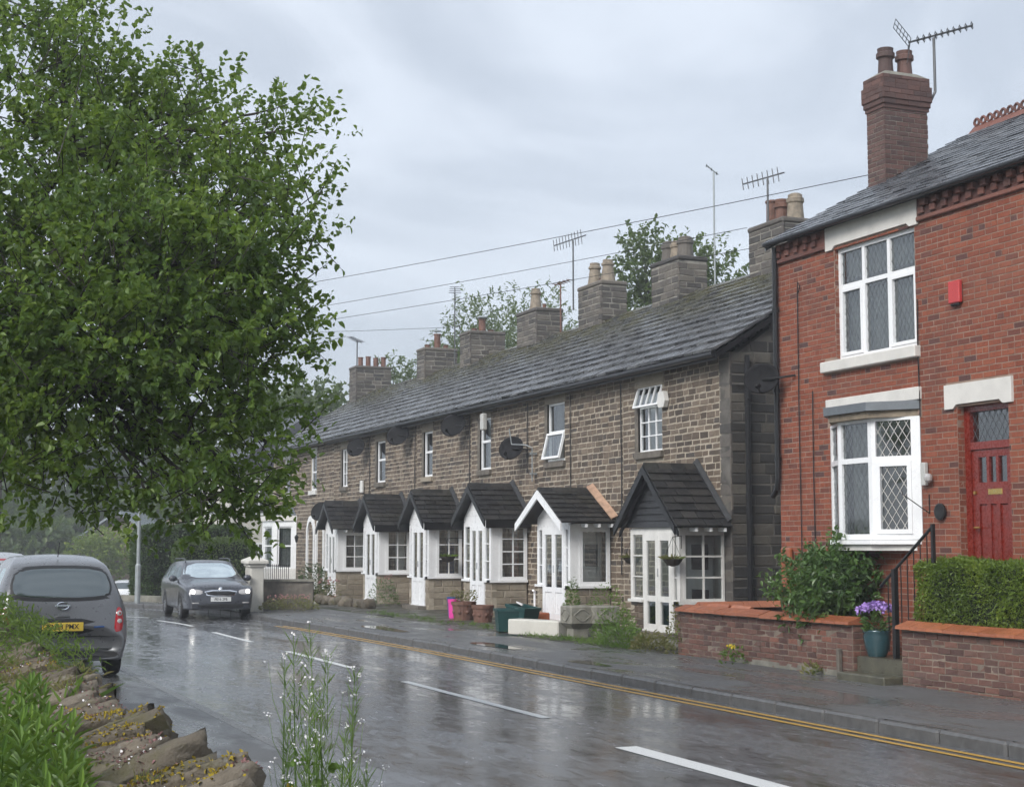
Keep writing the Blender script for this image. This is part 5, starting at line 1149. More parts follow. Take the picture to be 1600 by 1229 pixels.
wire((4.4, 62, 8.75), (16.75, 27.3, 7.95), .2, 'third overhead wire, just above the ridge line'); wire((4.3, 62, 9.95), (16.6, 44.2, 8.5), .15, 'lowest overhead wire, nearly level above the far chimneys')

# ------------------------------------------------------------------ vehicles
from mathutils.bvhtree import BVHTree
def car(name, label, body, st, Wd, wheels, group=None):
    """st: stations (y, z sill, z belt, z roof, half width sill, belt, roof); returns root and a decal() helper"""
    root = empty(name, (0, 0, 0), label, 'car', group); rings = []
    for (y, zs, zb, zr, ws, wb, wr) in st:
        half = [(0, zs), (ws * .9, zs), (ws, zs + min(.10, (zb - zs) * .3)), (wb * .995, (zs * .45 + zb * .55)), (wb, zb), (wr + (wb - wr) * .12, zr - min(.09, (zr - zb) * .5)), (wr * .78, zr - .012), (0, zr + .012)]
        rings.append([(x, y, z) for x, z in half] + [(-x, y, z) for x, z in half[-2:0:-1]])
    A = np.array(rings)
    def cr1(A, k, closed):
        n = len(A); out = []
        for i in range(n if closed else n - 1):
            g = (lambda j: A[j % n]) if closed else (lambda j: A[min(max(j, 0), n - 1)])
            p0, p1, p2, p3 = g(i - 1), g(i), g(i + 1), g(i + 2)
            for s_ in range(k):
                t_ = s_ / k; m1, m2 = (p2 - p0) * .42, (p3 - p1) * .42; out.append(p1 + m1 * t_ + (3 * (p2 - p1) - 2 * m1 - m2) * t_ ** 2 + (2 * (p1 - p2) + m1 + m2) * t_ ** 3)
        if not closed: out.append(A[-1])
        return np.array(out)
    G = cr1(A, 4, False); G = np.stack([cr1(r_, 4, True) for r_ in G]); ns, nr_ = G.shape[:2]
    V = G.reshape(-1, 3); F_ = [(i * nr_ + j, i * nr_ + (j + 1) % nr_, (i + 1) * nr_ + (j + 1) % nr_, (i + 1) * nr_ + j) for i in range(ns - 1) for j in range(nr_)]
    F_ += [tuple(range(nr_))[::-1], tuple((ns - 1) * nr_ + j for j in range(nr_))]
    m = MB(); m.v = [Vector(p) for p in V]; m.f = F_; m.fix = True; b = m.build('body', body, root, smooth=True)
    bvh = BVHTree.FromPolygons([Vector(p) for p in V], F_)
    def hit(p, q, way):
        o, d = {'rear': ((p, -6, q), (0, 1, 0)), 'front': ((p, 6, q), (0, -1, 0)), 'right': ((3, p, q), (-1, 0, 0)), 'left': ((-3, p, q), (1, 0, 0)), 'top': ((p, q, 4), (0, 0, -1))}[way]
        loc, nn, _, _ = bvh.ray_cast(Vector(o), Vector(d))
        if loc is None: return None, None
        if nn.dot(Vector(d)) > 0: nn = -nn
        return loc, nn
    def decal(nm, poly, way, mat, off=.006, rings_=6, parent=None, rnd=0):
        P = [np.array(p, float) for p in poly]
        for _ in range(rnd):                         # corner cutting rounds the outline
            P = [x for i in range(len(P)) for x in (P[i] * .78 + P[(i + 1) % len(P)] * .22, P[i] * .22 + P[(i + 1) % len(P)] * .78)]
        Q = []
        for i in range(len(P)):
            a, c = P[i], P[(i + 1) % len(P)]; k = max(1, int(np.linalg.norm(c - a) / .07)); Q += [a + (c - a) * j / k for j in range(k)]
        cen = sum(Q) / len(Q); V2 = []; last = None
        for r_ in range(rings_ + 1):
            for q in (Q if r_ else [cen]):
                pt = cen + (q - cen) * (r_ / rings_); loc, nn = hit(pt[0], pt[1], way)
                if loc is None: loc, nn = last
                last = (loc, nn); V2.append(loc + nn * (off if r_ < rings_ else off * .2))
        n = len(Q); f = [(0, 1 + i, 1 + (i + 1) % n) for i in range(n)] + [(1 + r_ * n + i, 1 + (r_ + 1) * n + i, 1 + (r_ + 1) * n + (i + 1) % n, 1 + r_ * n + (i + 1) % n) for r_ in range(rings_ - 1) for i in range(n)]
        mm = MB(); mm.v = V2; mm.f = f; mm.fix = False; o = mm.build(nm, mat, parent or root, smooth=True)
        return o
    def circ(cx, cz, r, n=18, sx=1.0): return [(cx + r * sx * math.cos(t_), cz + r * math.sin(t_)) for t_ in np.linspace(0, 2 * math.pi, n + 1)[:-1]]
    for (y, r, tw) in wheels:
        for s_ in (1, -1):
            decal('wheel_arch', [q for q in circ(y, r + .01, r * 1.17, 22)], 'right' if s_ > 0 else 'left', M['trim'], .003, 3)
            loc, nn = hit(y, r + .12, 'right' if s_ > 0 else 'left'); x = abs(loc.x) + .012
            ax = (s_, 0, 0); w = MB().lathe([(r * .60, -tw), (r * .9, -tw), (r, -tw + .03), (r, -.03), (r * .93, 0), (r * .68, .0), (r * .66, -.02)], (s_ * x, y, r), axis=ax, n=26, cap=False).build('wheel', M['tyre'], root, smooth=False)
            rim = MB().lathe([(r * .67, -.02), (r * .64, -.012), (r * .60, -.05), (r * .1, -.06)], (s_ * x, y, r), axis=ax, n=26, cap=True)
            rim.build('rim_barrel', M['trim'], w)
            sp = MB()
            for k in range(6):
                t_ = k * math.pi / 3; c_, s2 = math.cos(t_), math.sin(t_); pts = []
                for (rr, ww) in ((.06, .035), (r * .62, .05)):
                    for sg in (-1, 1): pts.append((s_ * (x - .012), y + rr * c_ - sg * ww * s2, r + rr * s2 + sg * ww * c_))
                sp.prism([pts[0], pts[1], pts[3], pts[2]], (-s_ * .03, 0, 0))
            sp.lathe([(r * .66, -.02), (r * .66, -.006), (r * .60, -.006), (r * .60, -.02)], (s_ * x, y, r), axis=ax, n=26, cap=False).lathe([(.055, -.03), (.05, -.003), (0.001, -.003)], (s_ * x, y, r), axis=ax, n=12)
            sp.build('rim', M['rim'], w)
    return root, decal, hit, circ
HATCH = [(-1.80, .30, .46, .58, .55, .62, .50), (-1.86, .27, .52, .68, .72, .76, .62), (-1.845, .25, .56, .76, .77, .805, .68), (-1.80, .24, .62, .92, .79, .825, .70), (-1.755, .24, .70, 1.04, .80, .832, .70), (-1.66, .24, .88, 1.22, .80, .835, .68), (-1.50, .24, .93, 1.42, .80, .835, .64), (-1.30, .24, .94, 1.52, .80, .835, .62), (-.85, .22, .94, 1.595, .80, .835, .56), (-.3, .22, .93, 1.605, .80, .835, .56), (.2, .22, .93, 1.545, .80, .835, .59), (.55, .22, .92, 1.36, .80, .835, .58), (.9, .22, .91, 1.06, .79, .83, .60), (1.3, .23, .82, .97, .78, .82, .60), (1.62, .25, .70, .87, .74, .78, .55), (1.80, .27, .56, .70, .66, .70, .45), (1.85, .32, .46, .52, .52, .56, .40)]
def plate(root, fr, txt, mat, w=.52, h=.112, tcol='trim', size=.094):
    p = MB(fr).cbox((-w / 2, -h / 2, 0), (w / 2, h / 2, .012), .004).build('number_plate', M[mat], root); text(txt, size, tcol, p, fr, 0, .0, .0135, 'plate_lettering', .92); return p
# -- parked hatchback at the near kerb, seen from behind
mi, decal, hit, circ = car('parked_hatchback', 'charcoal grey hatchback parked behind the dry stone wall, seen from its rear', M['paint_grey'], HATCH, .83, [(-1.2, .30, .19), (1.22, .30, .19)])
decal('rear_window', [(-.60, 1.05), (.60, 1.05), (.66, 1.20), (.58, 1.44), (-.58, 1.44), (-.66, 1.20)], 'rear', M['carglass'], .006, 9, rnd=2)
decal('window_surround', [(-.66, 1.01), (.66, 1.01), (.74, 1.2), (.63, 1.475), (-.63, 1.475), (-.74, 1.2)], 'rear', M['trim'], .003, 9, rnd=2)
for s_, w_ in ((1, 'right'), (-1, 'left')):
    decal('tail_light', [(s_ * .655, .60), (s_ * .765, .62), (s_ * .79, .78), (s_ * .765, .92), (s_ * .70, .93), (s_ * .675, .80)], 'rear', M['taillens'], .012, 4, rnd=2)
    decal('lamp_ring', circ(s_ * .728, .845, .042), 'rear', M['clear'], .02, 3); decal('lamp_ring', circ(s_ * .728, .745, .036), 'rear', M['clear'], .02, 3)
    decal('lamp_centre', circ(s_ * .728, .845, .022), 'rear', M['taillens'], .026, 2)
    decal('side_window', [(-1.35, 1.0), (-.45, 1.0), (-.45, 1.42), (-.9, 1.44), (-1.15, 1.36)], w_, M['carglass'], .005, 5, rnd=1); decal('side_window', [(-.38, 1.0), (.62, 1.0), (.15, 1.40), (-.38, 1.43)], w_, M['carglass'], .005, 5, rnd=1)
decal('plate_recess', [(-.40, .585), (.40, .585), (.42, .79), (-.42, .79)], 'rear', M['trim'], .005, 5, rnd=1)
decal('bumper_lower', [(-.72, .26), (.72, .26), (.74, .375), (-.74, .375)], 'rear', M['trim'], .006, 5, rnd=1); decal('bumper_strip', [(-.64, .385), (.64, .385), (.64, .405), (-.64, .405)], 'rear', M['alu'], .008, 3)
decal('bumper_gap', [(-.74, .545), (.74, .545), (.74, .556), (-.74, .556)], 'rear', M['trim'], .004, 2)
decal('eco_badge', [(.40, .665), (.53, .67), (.53, .69), (.40, .685)], 'rear', M['blue_cloth'], .008, 2)
bl, bn = hit(0, .95, 'rear'); fb = Fr(bl + bn * .004, (1, 0, 0), bn, bn.cross(Vector((1, 0, 0))))
MB().tube([tuple(fb(.075 * math.cos(t_), .05 * math.sin(t_), .01)) for t_ in np.linspace(0, 2 * math.pi, 19)], .010, 6, False).build('badge_ring', M['chrome'], mi); MB(fb).cbox((-.095, -.012, .004), (.095, .012, .022), .004).build('badge_bar', M['chrome'], mi)
bl, bn = hit(0, .685, 'rear'); plate(mi, Fr((0, bl.y - .012, .685), (1, 0, 0), (0, -1, 0)), 'YN53 PMX', 'plate_y')
decal('tailgate_handle', [(-.11, .80), (.11, .80), (.08, .835), (-.08, .835)], 'rear', M['alu'], .014, 3, rnd=1)
MB().tube([(.0, -1.16, 1.585), (.0, -1.30, 1.78)], .006, 5).build('aerial', M['trim'], mi)
rest(mi, (2.30, 22.75, .045), R(1.0))
# -- second parked car further along, only its roof shows
s2, decal, hit, circ = car('parked_car', 'silver car parked beyond the charcoal hatchback, only its roof showing', M['paint_silver'], HATCH, .83, [(-1.2, .30, .19), (1.22, .30, .19)])
decal('rear_window', [(-.58, 1.05), (.58, 1.05), (.62, 1.20), (.56, 1.42), (-.56, 1.42), (-.62, 1.20)], 'rear', M['carglass'], .006, 8, rnd=2); decal('brake_light', [(-.45, 1.47), (.45, 1.47), (.45, 1.50), (-.45, 1.50)], 'rear', M['taillens'], .008, 3)
for s_ in (1, -1): decal('tail_light', [(s_ * .60, .62), (s_ * .77, .62), (s_ * .77, .92), (s_ * .66, .92)], 'rear', M['taillens'], .01, 4, rnd=2)
rest(s2, (1.98, 30.2, .045), R(2))
# -- oncoming estate with its lights on
EST = [(-2.22, .38, .55, .62, .60, .66, .5), (-2.31, .34, .58, .76, .78, .80, .66), (-2.28, .30, .66, .96, .84, .86, .72), (-2.20, .28, .85, 1.12, .87, .895, .72), (-2.02, .27, .93, 1.34, .88, .905, .70), (-1.78, .26, .95, 1.45, .885, .907, .67), (-1.2, .25, .95, 1.495, .885, .907, .66), (-.4, .24, .94, 1.505, .885, .907, .65), (.2, .24, .94, 1.47, .885, .907, .64), (.62, .24, .94, 1.31, .885, .907, .635), (1.0, .24, .94, 1.07, .885, .907, .66), (1.2, .24, .92, 1.01, .88, .905, .70), (1.7, .25, .86, .955, .87, .89, .70), (2.06, .26, .80, .895, .84, .86, .68), (2.24, .27, .70, .82, .79, .81, .62), (2.31, .28, .58, .70, .73, .75, .56), (2.335, .32, .48, .56, .60, .64, .46)]
sk, decal, hit, circ = car('estate_car', 'dark grey estate car driving towards the viewer with headlights on', M['paint_dark'], EST, .9, [(-1.38, .325, .21), (1.34, .325, .21)])
decal('windscreen', [(-.76, 1.06), (.76, 1.06), (.62, 1.43), (-.62, 1.43)], 'front', M['carglass'], .006, 9, rnd=1)
decal('grille', [(-.44, .765), (.44, .765), (.35, .60), (-.35, .60)], 'front', M['chrome'], .008, 5, rnd=1); decal('grille_mesh', [(-.405, .742), (.405, .742), (.325, .62), (-.325, .62)], 'front', M['trim'], .014, 5, rnd=1)
for k in range(9): decal('grille_slat', [(-.30 + k * .07, .732), (-.285 + k * .07, .732), (-.285 + k * .07, .63), (-.30 + k * .07, .63)], 'front', M['trim'], .022, 2)
decal('lower_intake', [(-.62, .42), (.62, .42), (.55, .30), (-.55, .30)], 'front', M['trim'], .008, 5, rnd=1); decal('chin_strip', [(-.66, .292), (.66, .292), (.66, .272), (-.66, .272)], 'front', M['alu'], .01, 3)
decal('badge', circ(0, .795, .045), 'front', M['chrome'], .016, 3)
for s_, w_ in ((1, 'right'), (-1, 'left')):
    hl = decal('headlight', [(s_ * .46, .765), (s_ * .76, .80), (s_ * .80, .72), (s_ * .74, .645), (s_ * .47, .655)], 'front', M['clear'], .010, 5, rnd=1)
    decal('lit_bulb', circ(s_ * .70, .722, .058), 'front', M['headlight'], .020, 3, parent=hl); decal('fog_light', [(s_ * .55, .455), (s_ * .74, .455), (s_ * .72, .425), (s_ * .56, .425)], 'front', M['clear'], .010, 3)
    decal('side_window', [(-1.25, 1.0), (-.28, 1.0), (-.28, 1.37), (-1.2, 1.38)], w_, M['carglass'], .005, 5, rnd=1); decal('side_window', [(-.20, 1.0), (.78, 1.0), (.25, 1.36), (-.20, 1.38)], w_, M['carglass'], .005, 5, rnd=1); decal('side_window', [(-1.95, 1.02), (-1.33, 1.0), (-1.33, 1.36), (-1.7, 1.32)], w_, M['carglass'], .005, 5, rnd=1)
    mr = MB().lathe([(.02, -.10), (.07, -.06), (.085, 0), (.075, .07), (.02, .11)], (s_ * .99, .72, 1.04), axis=(1, 0, 0), n=12).build('door_mirror', M['paint_dark'], sk, smooth=True); MB().box((s_ * .86, .70, .99), (s_ * .93, .76, 1.02)).build('mirror_stem', M['trim'], mr)
    MB().tube([(s_ * .60, -1.7, 1.46), (s_ * .61, -1.5, 1.535), (s_ * .605, -.3, 1.55), (s_ * .60, .1, 1.535), (s_ * .595, .25, 1.46)], .017, 8).build('roof_rail', M['alu'], sk)
    decal('door_handle', [(-.12, .86), (.05, .865), (.05, .885), (-.12, .88)], w_, M['chrome'], .02, 2); decal('door_handle', [(-1.15, .87), (-.98, .875), (-.98, .895), (-1.15, .89)], w_, M['chrome'], .02, 2)
    decal('door_gap', [(.80, .42), (.81, .42), (.81, .94), (.80, .94)], w_, M['trim'], .002, 2); decal('door_gap', [(-.25, .42), (-.24, .42), (-.24, .94), (-.25, .94)], w_, M['trim'], .002, 2); decal('sill_trim', [(-1.0, .26), (.95, .26), (.95, .31), (-1.0, .31)], w_, M['trim'], .006, 3)
for yy in (.0,): decal('bonnet_gap', [(-.70, .815), (.70, .815), (.70, .824), (-.70, .824)], 'front', M['trim'], .003, 2)
bl, bn = hit(0, .53, 'front'); plate(sk, Fr((0, bl.y + .008, .53), (-1, 0, 0), (0, 1, 0)), 'PE16 2FB', 'plate_w')
MB().tube([(-.6, 1.02, 1.05), (-.1, .95, 1.10)], .008, 5).build('wiper', M['trim'], sk)
rest(sk, (7.82, 39.0, .0), R(180) + R(-2)); sk.scale = (.93, .93, .93)
# -- white car far down the side road, and a pale one by the lane behind the gate piers
wc, decal, hit, circ = car('white_car', 'small white car parked far off beyond the low wall and lamp post', M['paint_white'], HATCH, .83, [(-1.2, .32, .2), (1.22, .32, .2)])
decal('rear_window', [(-.60, 1.05), (.60, 1.05), (.66, 1.20), (.58, 1.44), (-.58, 1.44), (-.66, 1.20)], 'rear', M['carglass'], .01, 8, rnd=2)
for s_, w_ in ((1, 'right'), (-1, 'left')):
    decal('tail_light', [(s_ * .5, .78), (s_ * .77, .78), (s_ * .77, .92), (s_ * .56, .92)], 'rear', M['taillens'], .012, 4, rnd=1); decal('side_window', [(-1.3, 1.0), (.62, 1.0), (.15, 1.40), (-1.15, 1.40)], w_, M['carglass'], .006, 6, rnd=1)
decal('bumper_lower', [(-.7, .26), (.7, .26), (.7, .42), (-.7, .42)], 'rear', M['trim'], .008, 4)
rest(wc, (15.2, 101.0, gz(15.2, 101)), R(-18))
pc, decal, hit, circ = car('pale_car', 'pale silver car parked in the lane behind the cream gate piers', M['paint_blue'], HATCH, .83, [(-1.2, .32, .2), (1.22, .32, .2)])
decal('windscreen', [(-.62, 1.02), (.62, 1.02), (.52, 1.46), (-.52, 1.46)], 'front', M['carglass'], .008, 8, rnd=1)
for s_, w_ in ((1, 'right'), (-1, 'left')): decal('headlight', [(s_ * .40, .72), (s_ * .62, .80), (s_ * .64, .66), (s_ * .46, .64)], 'front', M['clear'], .01, 4, rnd=1); decal('side_window', [(-1.3, 1.0), (.62, 1.0), (.15, 1.40), (-1.15, 1.40)], w_, M['carglass'], .006, 6, rnd=1)
decal('grille', [(-.3, .62), (.3, .62), (.3, .50), (-.3, .50)], 'front', M['trim'], .008, 4)
rest(pc, (11.6, 55.5, gz(11.6, 55.5) + .02), R(170))

# ------------------------------------------------------------------ foreground dry stone wall
from mathutils import noise as mnoise
from mathutils.bvhtree import BVHTree as BVT
def rock_mesh(name, mat, seed, n=5, amp=.16, round_=.3):
    r_ = np.random.default_rng(seed); bm = bmesh.new(); bmesh.ops.create_cube(bm, size=1.0); bmesh.ops.subdivide_edges(bm, edges=bm.edges[:], cuts=n - 1, use_grid_fill=True)
    off = Vector(r_.uniform(-50, 50, 3)); tp = Vector(r_.uniform(-.22, .22, 3)); cut = [(Vector(r_.normal(size=3)).normalized(), r_.uniform(.40, .52)) for _ in range(5)]
    for v in bm.verts:
        c = v.co.copy(); c = c.lerp(c.normalized() * .6, round_)
        c.z *= 1 + tp.x * c.x * 2; c.y *= 1 + tp.y * c.x * 2
        for (cn_, cd) in cut:                        # split faces
            k = c.dot(cn_) - cd
            if k > 0: c -= cn_ * k * .85
        d = mnoise.noise(c * 2.2 + off) * amp + mnoise.noise(c * 6 + off) * amp * .45 + mnoise.noise(Vector((c.x * 2, c.y * 4, c.z * 12)) + off) * amp * .30 + mnoise.noise(c * 15 + off) * amp * .16
        v.co = c + c.normalized() * d
    me = bpy.data.meshes.new(name); bm.to_mesh(me); bm.free(); me.materials.append(mat); me.update(); return me
t = NT('mossy_gritstone'); g = t.noise(9, 6, .68); c = t.ramp(t.rnd(), [(0, (.095, .078, .056)), (.5, (.155, .128, .094)), (1, (.22, .185, .14))])
c = t.mix(t.gray(g, .4, .65, 0, .55), c, (.055, .048, .036)); c = t.mix(t.gray(t.noise(2.6, 5, .65), .52, .68, 0, .8), c, (.10, .095, .035)); c = t.mix(t.gray(t.noise(14, 4, .6), .62, .72, 0, .6), c, (.25, .24, .21))
M['drystone'] = t.surf(t.prin(Base_Color=c, Roughness=t.gray(t.noise(6), .3, .7, .45, .85), Normal=t.bump(t.math('ADD', g, t.math('MULTIPLY', t.noise(45, 5, .7), .5)), .9, .02)))
ROCKS = [rock_mesh('rock', M['drystone'], s_, 4) for s_ in range(10)]
SLABS = [rock_mesh('slab', M['drystone'], 40 + s_, 10, .13, .14) for s_ in range(14)]
for me in SLABS + ROCKS: me.polygons.foreach_set('use_smooth', [True] * len(me.polygons))
dw = MB().box((.82, 4.2, .0), (1.34, 24.5, .58)).build('dry_stone_wall', M['soil'], None, label='mossy dry stone wall with slanting coping stones in the left foreground', cat='wall')
def put(me, name, loc, sc, rot, parent):
    o = bpy.data.objects.new(name, me); COL.objects.link(o); o.parent = parent; o.location = Vector(loc) - WL[parent.name]; o.scale = sc; o.rotation_euler = rot; return o
STONES = []
y = 4.4
while y < 24.2:
    th = U(.085, .15); wd = U(.52, .72); cx = 1.05 + U(-.06, .05); lean = R(U(24, 46))
    STONES.append(put(random.choice(SLABS), 'coping_stone', (cx, y, .70 + U(-.04, .04)), (wd, th, U(.32, .42)), (lean, R(U(-22, -6)), R(U(-28, 4))), dw)); y += th * U(.85, 1.1)
for xx, sgn in ((.80, 1), (1.36, -1)):
    for row in range(4):
        y = 4.3 + U(0, .2)
        while y < (15 if sgn > 0 else 23):
            L = U(.22, .45); STONES.append(put(random.choice(ROCKS), 'stone', (xx + U(-.03, .03) - (.05 * (3 - row) if sgn > 0 else 0), y + L / 2, .10 + row * .155), (U(.26, .34), L * 1.02, U(.15, .19)), (R(U(-6, 6)), R(U(-8, 8)), R(U(-8, 8))), dw)); y += L
# moss, stonecrop and tiny flowers growing over the stones (found by dropping points on to them)
TV, TF, nb = [], [], 0; dwl = WL[dw.name]
for o in STONES:
    mt = Matrix.LocRotScale(Vector(o.location) + dwl, o.rotation_euler, o.scale); TV += [mt @ v.co for v in o.data.vertices]; TF += [tuple(nb + i for i in p.vertices) for p in o.data.polygons]; nb += len(o.data.vertices)
wb = BVT.FromPolygons(TV, TF)
def grow(n, y0, y1, test, side_share=.5):
    P, Nn = [], []
    for _ in range(n):
        y_ = y0 + (y1 - y0) * random.random() ** 1.5
        if random.random() < side_share: o, d = Vector((-.3, y_, U(.25, .95))), Vector((1, U(-.2, .3), U(-.1, .1)))
        else: o, d = Vector((U(.55, 1.45), y_, 2)), Vector((0, 0, -1))
        loc, nn, _, _ = wb.ray_cast(o, d.normalized())
        if loc is None: continue
        if nn.dot(d) > 0: nn = -nn
        if test(loc): P.append(loc); Nn.append(nn)
    return np.array([tuple(p) for p in P]), np.array([tuple(p) for p in Nn])
def field(s_, seed): return lambda p: mnoise.noise(p * s_ + Vector((seed, seed * 2, 0))) + U(-.10, .10)
mo = field(2.6, 3.7); se = field(2.6, 31.2); fl = field(3.0, 55.1)
for (nm, mat, n, test, L, W, ss) in [('moss', 'moss', 46000, lambda p: mo(p) > .14, .022, .013, .4), ('stonecrop', 'sedum', 36000, lambda p: se(p) > .16, .017, .012, .35), ('stonecrop_flowers', 'petal_w', 5500, lambda p: se(p) > .12 or (p.x < .85 and fl(p) > -.1), .015, .013, .6), ('wall_herbs', 'leaf_dry', 14000, lambda p: fl(p) > .0 and p.x < 1.0, .026, .012, .75)]:
    P, Nn = grow(n, 4.5, 14, test, ss); k = len(P); V, F_ = leaf_arrays(P - Nn * .002, Nn + rng.normal(size=(k, 3)) * .7, L * rng.uniform(.6, 1.4, k), W); npmesh(nm, V, F_, M[mat], dw, kind='stuff')
tuft('grass_tuft', [(1.12, 9.3, .85)], .30, 14, 'leaf_weed', 'bright green grass tuft growing on the wall top before the parked hatchback', 'grass', .05, .014, .45)
tuft('grass_tuft', [(1.02, 6.05, .86)], .12, 26, 'leaf_dry', 'short dry grass tuft among the coping stones near the pink stonecrop', 'grass', .035, .006, .6)
tuft('wall_grass', [(1.0 + U(-.25, .3), 9.8 + i * .25, .9) for i in range(10)], .16, 30, 'leaf_dry', 'thin dry grass along the far part of the dry stone wall', 'grass', .10, .006, .7, kind='stuff')
# weeds by the wall on the near side
def verge_ground():
    MB().add([(-3, 3, .30), (.85, 3, .30), (.85, 30, .12), (-3, 30, .25)], [(0, 1, 2, 3)]).build('verge', M['ground'], None, kind='structure')
verge_ground()
def weed(base, h, n, label, group, L=.17, W=.030, mat='leaf_weed', lean=(0, 0)):
    w = empty('leafy_weed', base, label, 'weed', group); b = np.array(base); top = b + np.array([lean[0], lean[1], h]); MB().tube([tuple(b), tuple((b + top) / 2 + rng.normal(size=3) * .015), tuple(top)], [.007, .006, .003], 5).build('stem', M[mat], w)
    t_ = np.linspace(.12, 1, n) ** .8; a = np.arange(n) * 2.4 + rng.random(n) * .5; el = .15 + .9 * t_ ** 3; P = b + (top - b) * t_[:, None]
    D = np.column_stack([np.cos(a) * np.cos(el), np.sin(a) * np.cos(el), np.sin(el)]); s_ = 1.05 - .45 * t_; V, F_ = leaf_arrays(P, D, L * s_ * rng.uniform(.8, 1.2, n), W * s_, S=np.column_stack([-np.sin(a), np.cos(a), np.zeros(n)]), fold=.12, droop=.28)
    npmesh('leaves', V, F_, M[mat], w, kind='stuff')
for i in range(64):
    x, y = U(.36, .80), U(4.5, 8.3)
    hgt = max(.40, .95 - max(0, (5.8 - y)) * .17 - .50 * max(0, x - .58) - U(0, .20))
    weed((x, y, .28), hgt, 46, 'lance-leaved green weed in the clump behind the dry stone wall', 'clump of lance-leaved weeds')
# dark scrubby weeds at the far end of the wall, hiding the car's corner
xq = .80 + .78 * rng.random(3600); P = np.column_stack([xq, 11.5 + 7.5 * rng.random(3600), .8 + (.12 + .50 * np.clip((1.72 - xq) / .7, 0, 1)) * rng.random(3600) ** 1.2])
V, F_ = leaf_arrays(P, rng.normal(size=(3600, 3)) + np.array([0, 0, .7]), .075 * rng.uniform(.5, 1.3, 3600), .013)
npmesh('scrub_growth', V, F_, M['leaf_tree'], None, kind='stuff', label='dark scrubby growth on the wall hiding the parked hatchback corner', cat='scrub')
# white-flowered garlic mustard by the road
def mustard(base, h, i):
    w = empty('flowering_weed', base, 'tall thin weed with tiny white flowers in the clump beside the wet road', 'weed', 'white-flowered weeds by the road'); b = np.array(base); ln = rng.normal(size=2) * .05; top = b + np.array([ln[0], ln[1], h])
    mbs = MB(); md = b * .45 + top * .55 + rng.normal(size=3) * .02; mbs.tube([tuple(b), tuple(md), tuple(top)], [.0045, .0034, .0014], 5); tips = [top]
    for q in range(5):
        t0 = rng.uniform(.35, .75); s0 = b + (top - b) * t0; a0 = rng.uniform(0, 6.28); e0 = s0 + np.array([math.cos(a0) * .09, math.sin(a0) * .09, h * rng.uniform(.14, .3)]); mbs.tube([tuple(s0), tuple((s0 + e0) / 2 + np.array([math.cos(a0), math.sin(a0), 0]) * .02), tuple(e0)], [.0022, .0016, .001], 4); tips.append(e0)
    mbs.build('stem', M['leaf_weed'], w)
    n = 90; t_ = rng.uniform(.38, .97, n); a = rng.uniform(0, 6.28, n); P = b + (top - b) * t_[:, None]; D = np.column_stack([np.cos(a) * .6, np.sin(a) * .6, np.full(n, .8)]); V, F_ = leaf_arrays(P, D, .075 * rng.uniform(.6, 1.3, n), .0042, droop=-.05); npmesh('seed_pods', V, F_, M['leaf_weed'], w, kind='stuff')
    n = 18; t_ = rng.uniform(.1, .62, n); a = rng.uniform(0, 6.28, n); P = b + (top - b) * t_[:, None]; D = np.column_stack([np.cos(a), np.sin(a), np.full(n, .25)]); V, F_ = leaf_arrays(P, D, .11 * rng.uniform(.5, 1.2, n) * (1.15 - t_), .08 * (1.15 - t_)); npmesh('leaves', V, F_, M['leaf_weed'], w, kind='stuff')
    P = np.concatenate([tp + rng.normal(size=(5, 3)) * .008 for tp in tips]); n = len(P); V, F_ = leaf_arrays(P, rng.normal(size=(n, 3)) + np.array([0, 0, .6]), .013, .011); npmesh('flower_head', V, F_, M['petal_w'], w, kind='stuff')
for i, (px_x, py_y, h) in enumerate([(1.90, 6.55, 1.18), (1.97, 6.7, 1.36), (2.02, 6.85, 1.40), (2.10, 6.6, 1.22), (2.13, 6.9, 1.10), (1.86, 6.85, 1.06), (1.92, 6.5, .9), (1.98, 6.4, .86), (2.2, 6.8, .8), (2.06, 6.5, .98), (2.32, 7.1, .7), (1.82, 6.35, .7), (1.95, 6.95, 1.24), (2.08, 6.75, 1.28), (2.16, 7.1, 1.06), (1.93, 6.25, .66), (2.05, 6.3, .74)]): mustard((px_x - .15, py_y, .04), h, i)
# ------------------------------------------------------------------ big roadside tree
def crown_at(px, py, d, r, sq=1.0):                    # lobe centre given as bearing and height angle, at a real distance
    u_, w_ = (px - 800) / 2400, -(py - 614.5) / 2400
    return (_cy * u_ * d + _sy * _cp * d - _sy * _sp * w_ * d, -_sy * u_ * d + _cy * _cp * d - _cy * _sp * w_ * d, 1.8 + _sp * d + _cp * w_ * d, r, sq)
LOBES = [crown_at(x, y, d, r) for (x, y, d, r) in [(120, 380, 14.0, 1.75), (320, 330, 13.6, .95), (390, 420, 13.4, .72), (300, 560, 13.2, 1.0), (375, 250, 14.4, .66), (445, 205, 14.2, .28), (190, 190, 14.6, .78), (60, 150, 14.3, .85), (300, 170, 14.8, .46), (100, 650, 13.0, .85), (290, 690, 12.6, .74), (385, 630, 12.9, .58), (180, 520, 12.4, 1.1), (20, 480, 12.6, 1.15), (-120, 300, 14.2, 1.6), (-160, 560, 13.2, 1.4), (420, 540, 13.6, .42), (20, 720, 12.2, .55), (230, 770, 12.4, .32), (375, 750, 12.7, .34), (310, 780, 12.6, .25), (60, 20, 15.0, .7), (450, 320, 14.0, .36), (-330, 420, 14, 1.8), (450, 430, 13.8, .36), (415, 690, 13.0, .36), (120, 770, 12.4, .3), (350, 500, 12.8, .7), (240, 430, 12.8, .9)]]
base_t = Vector((-1.6, 14.6, .1)); top_t = Vector((-1.0, 14.2, 2.1))
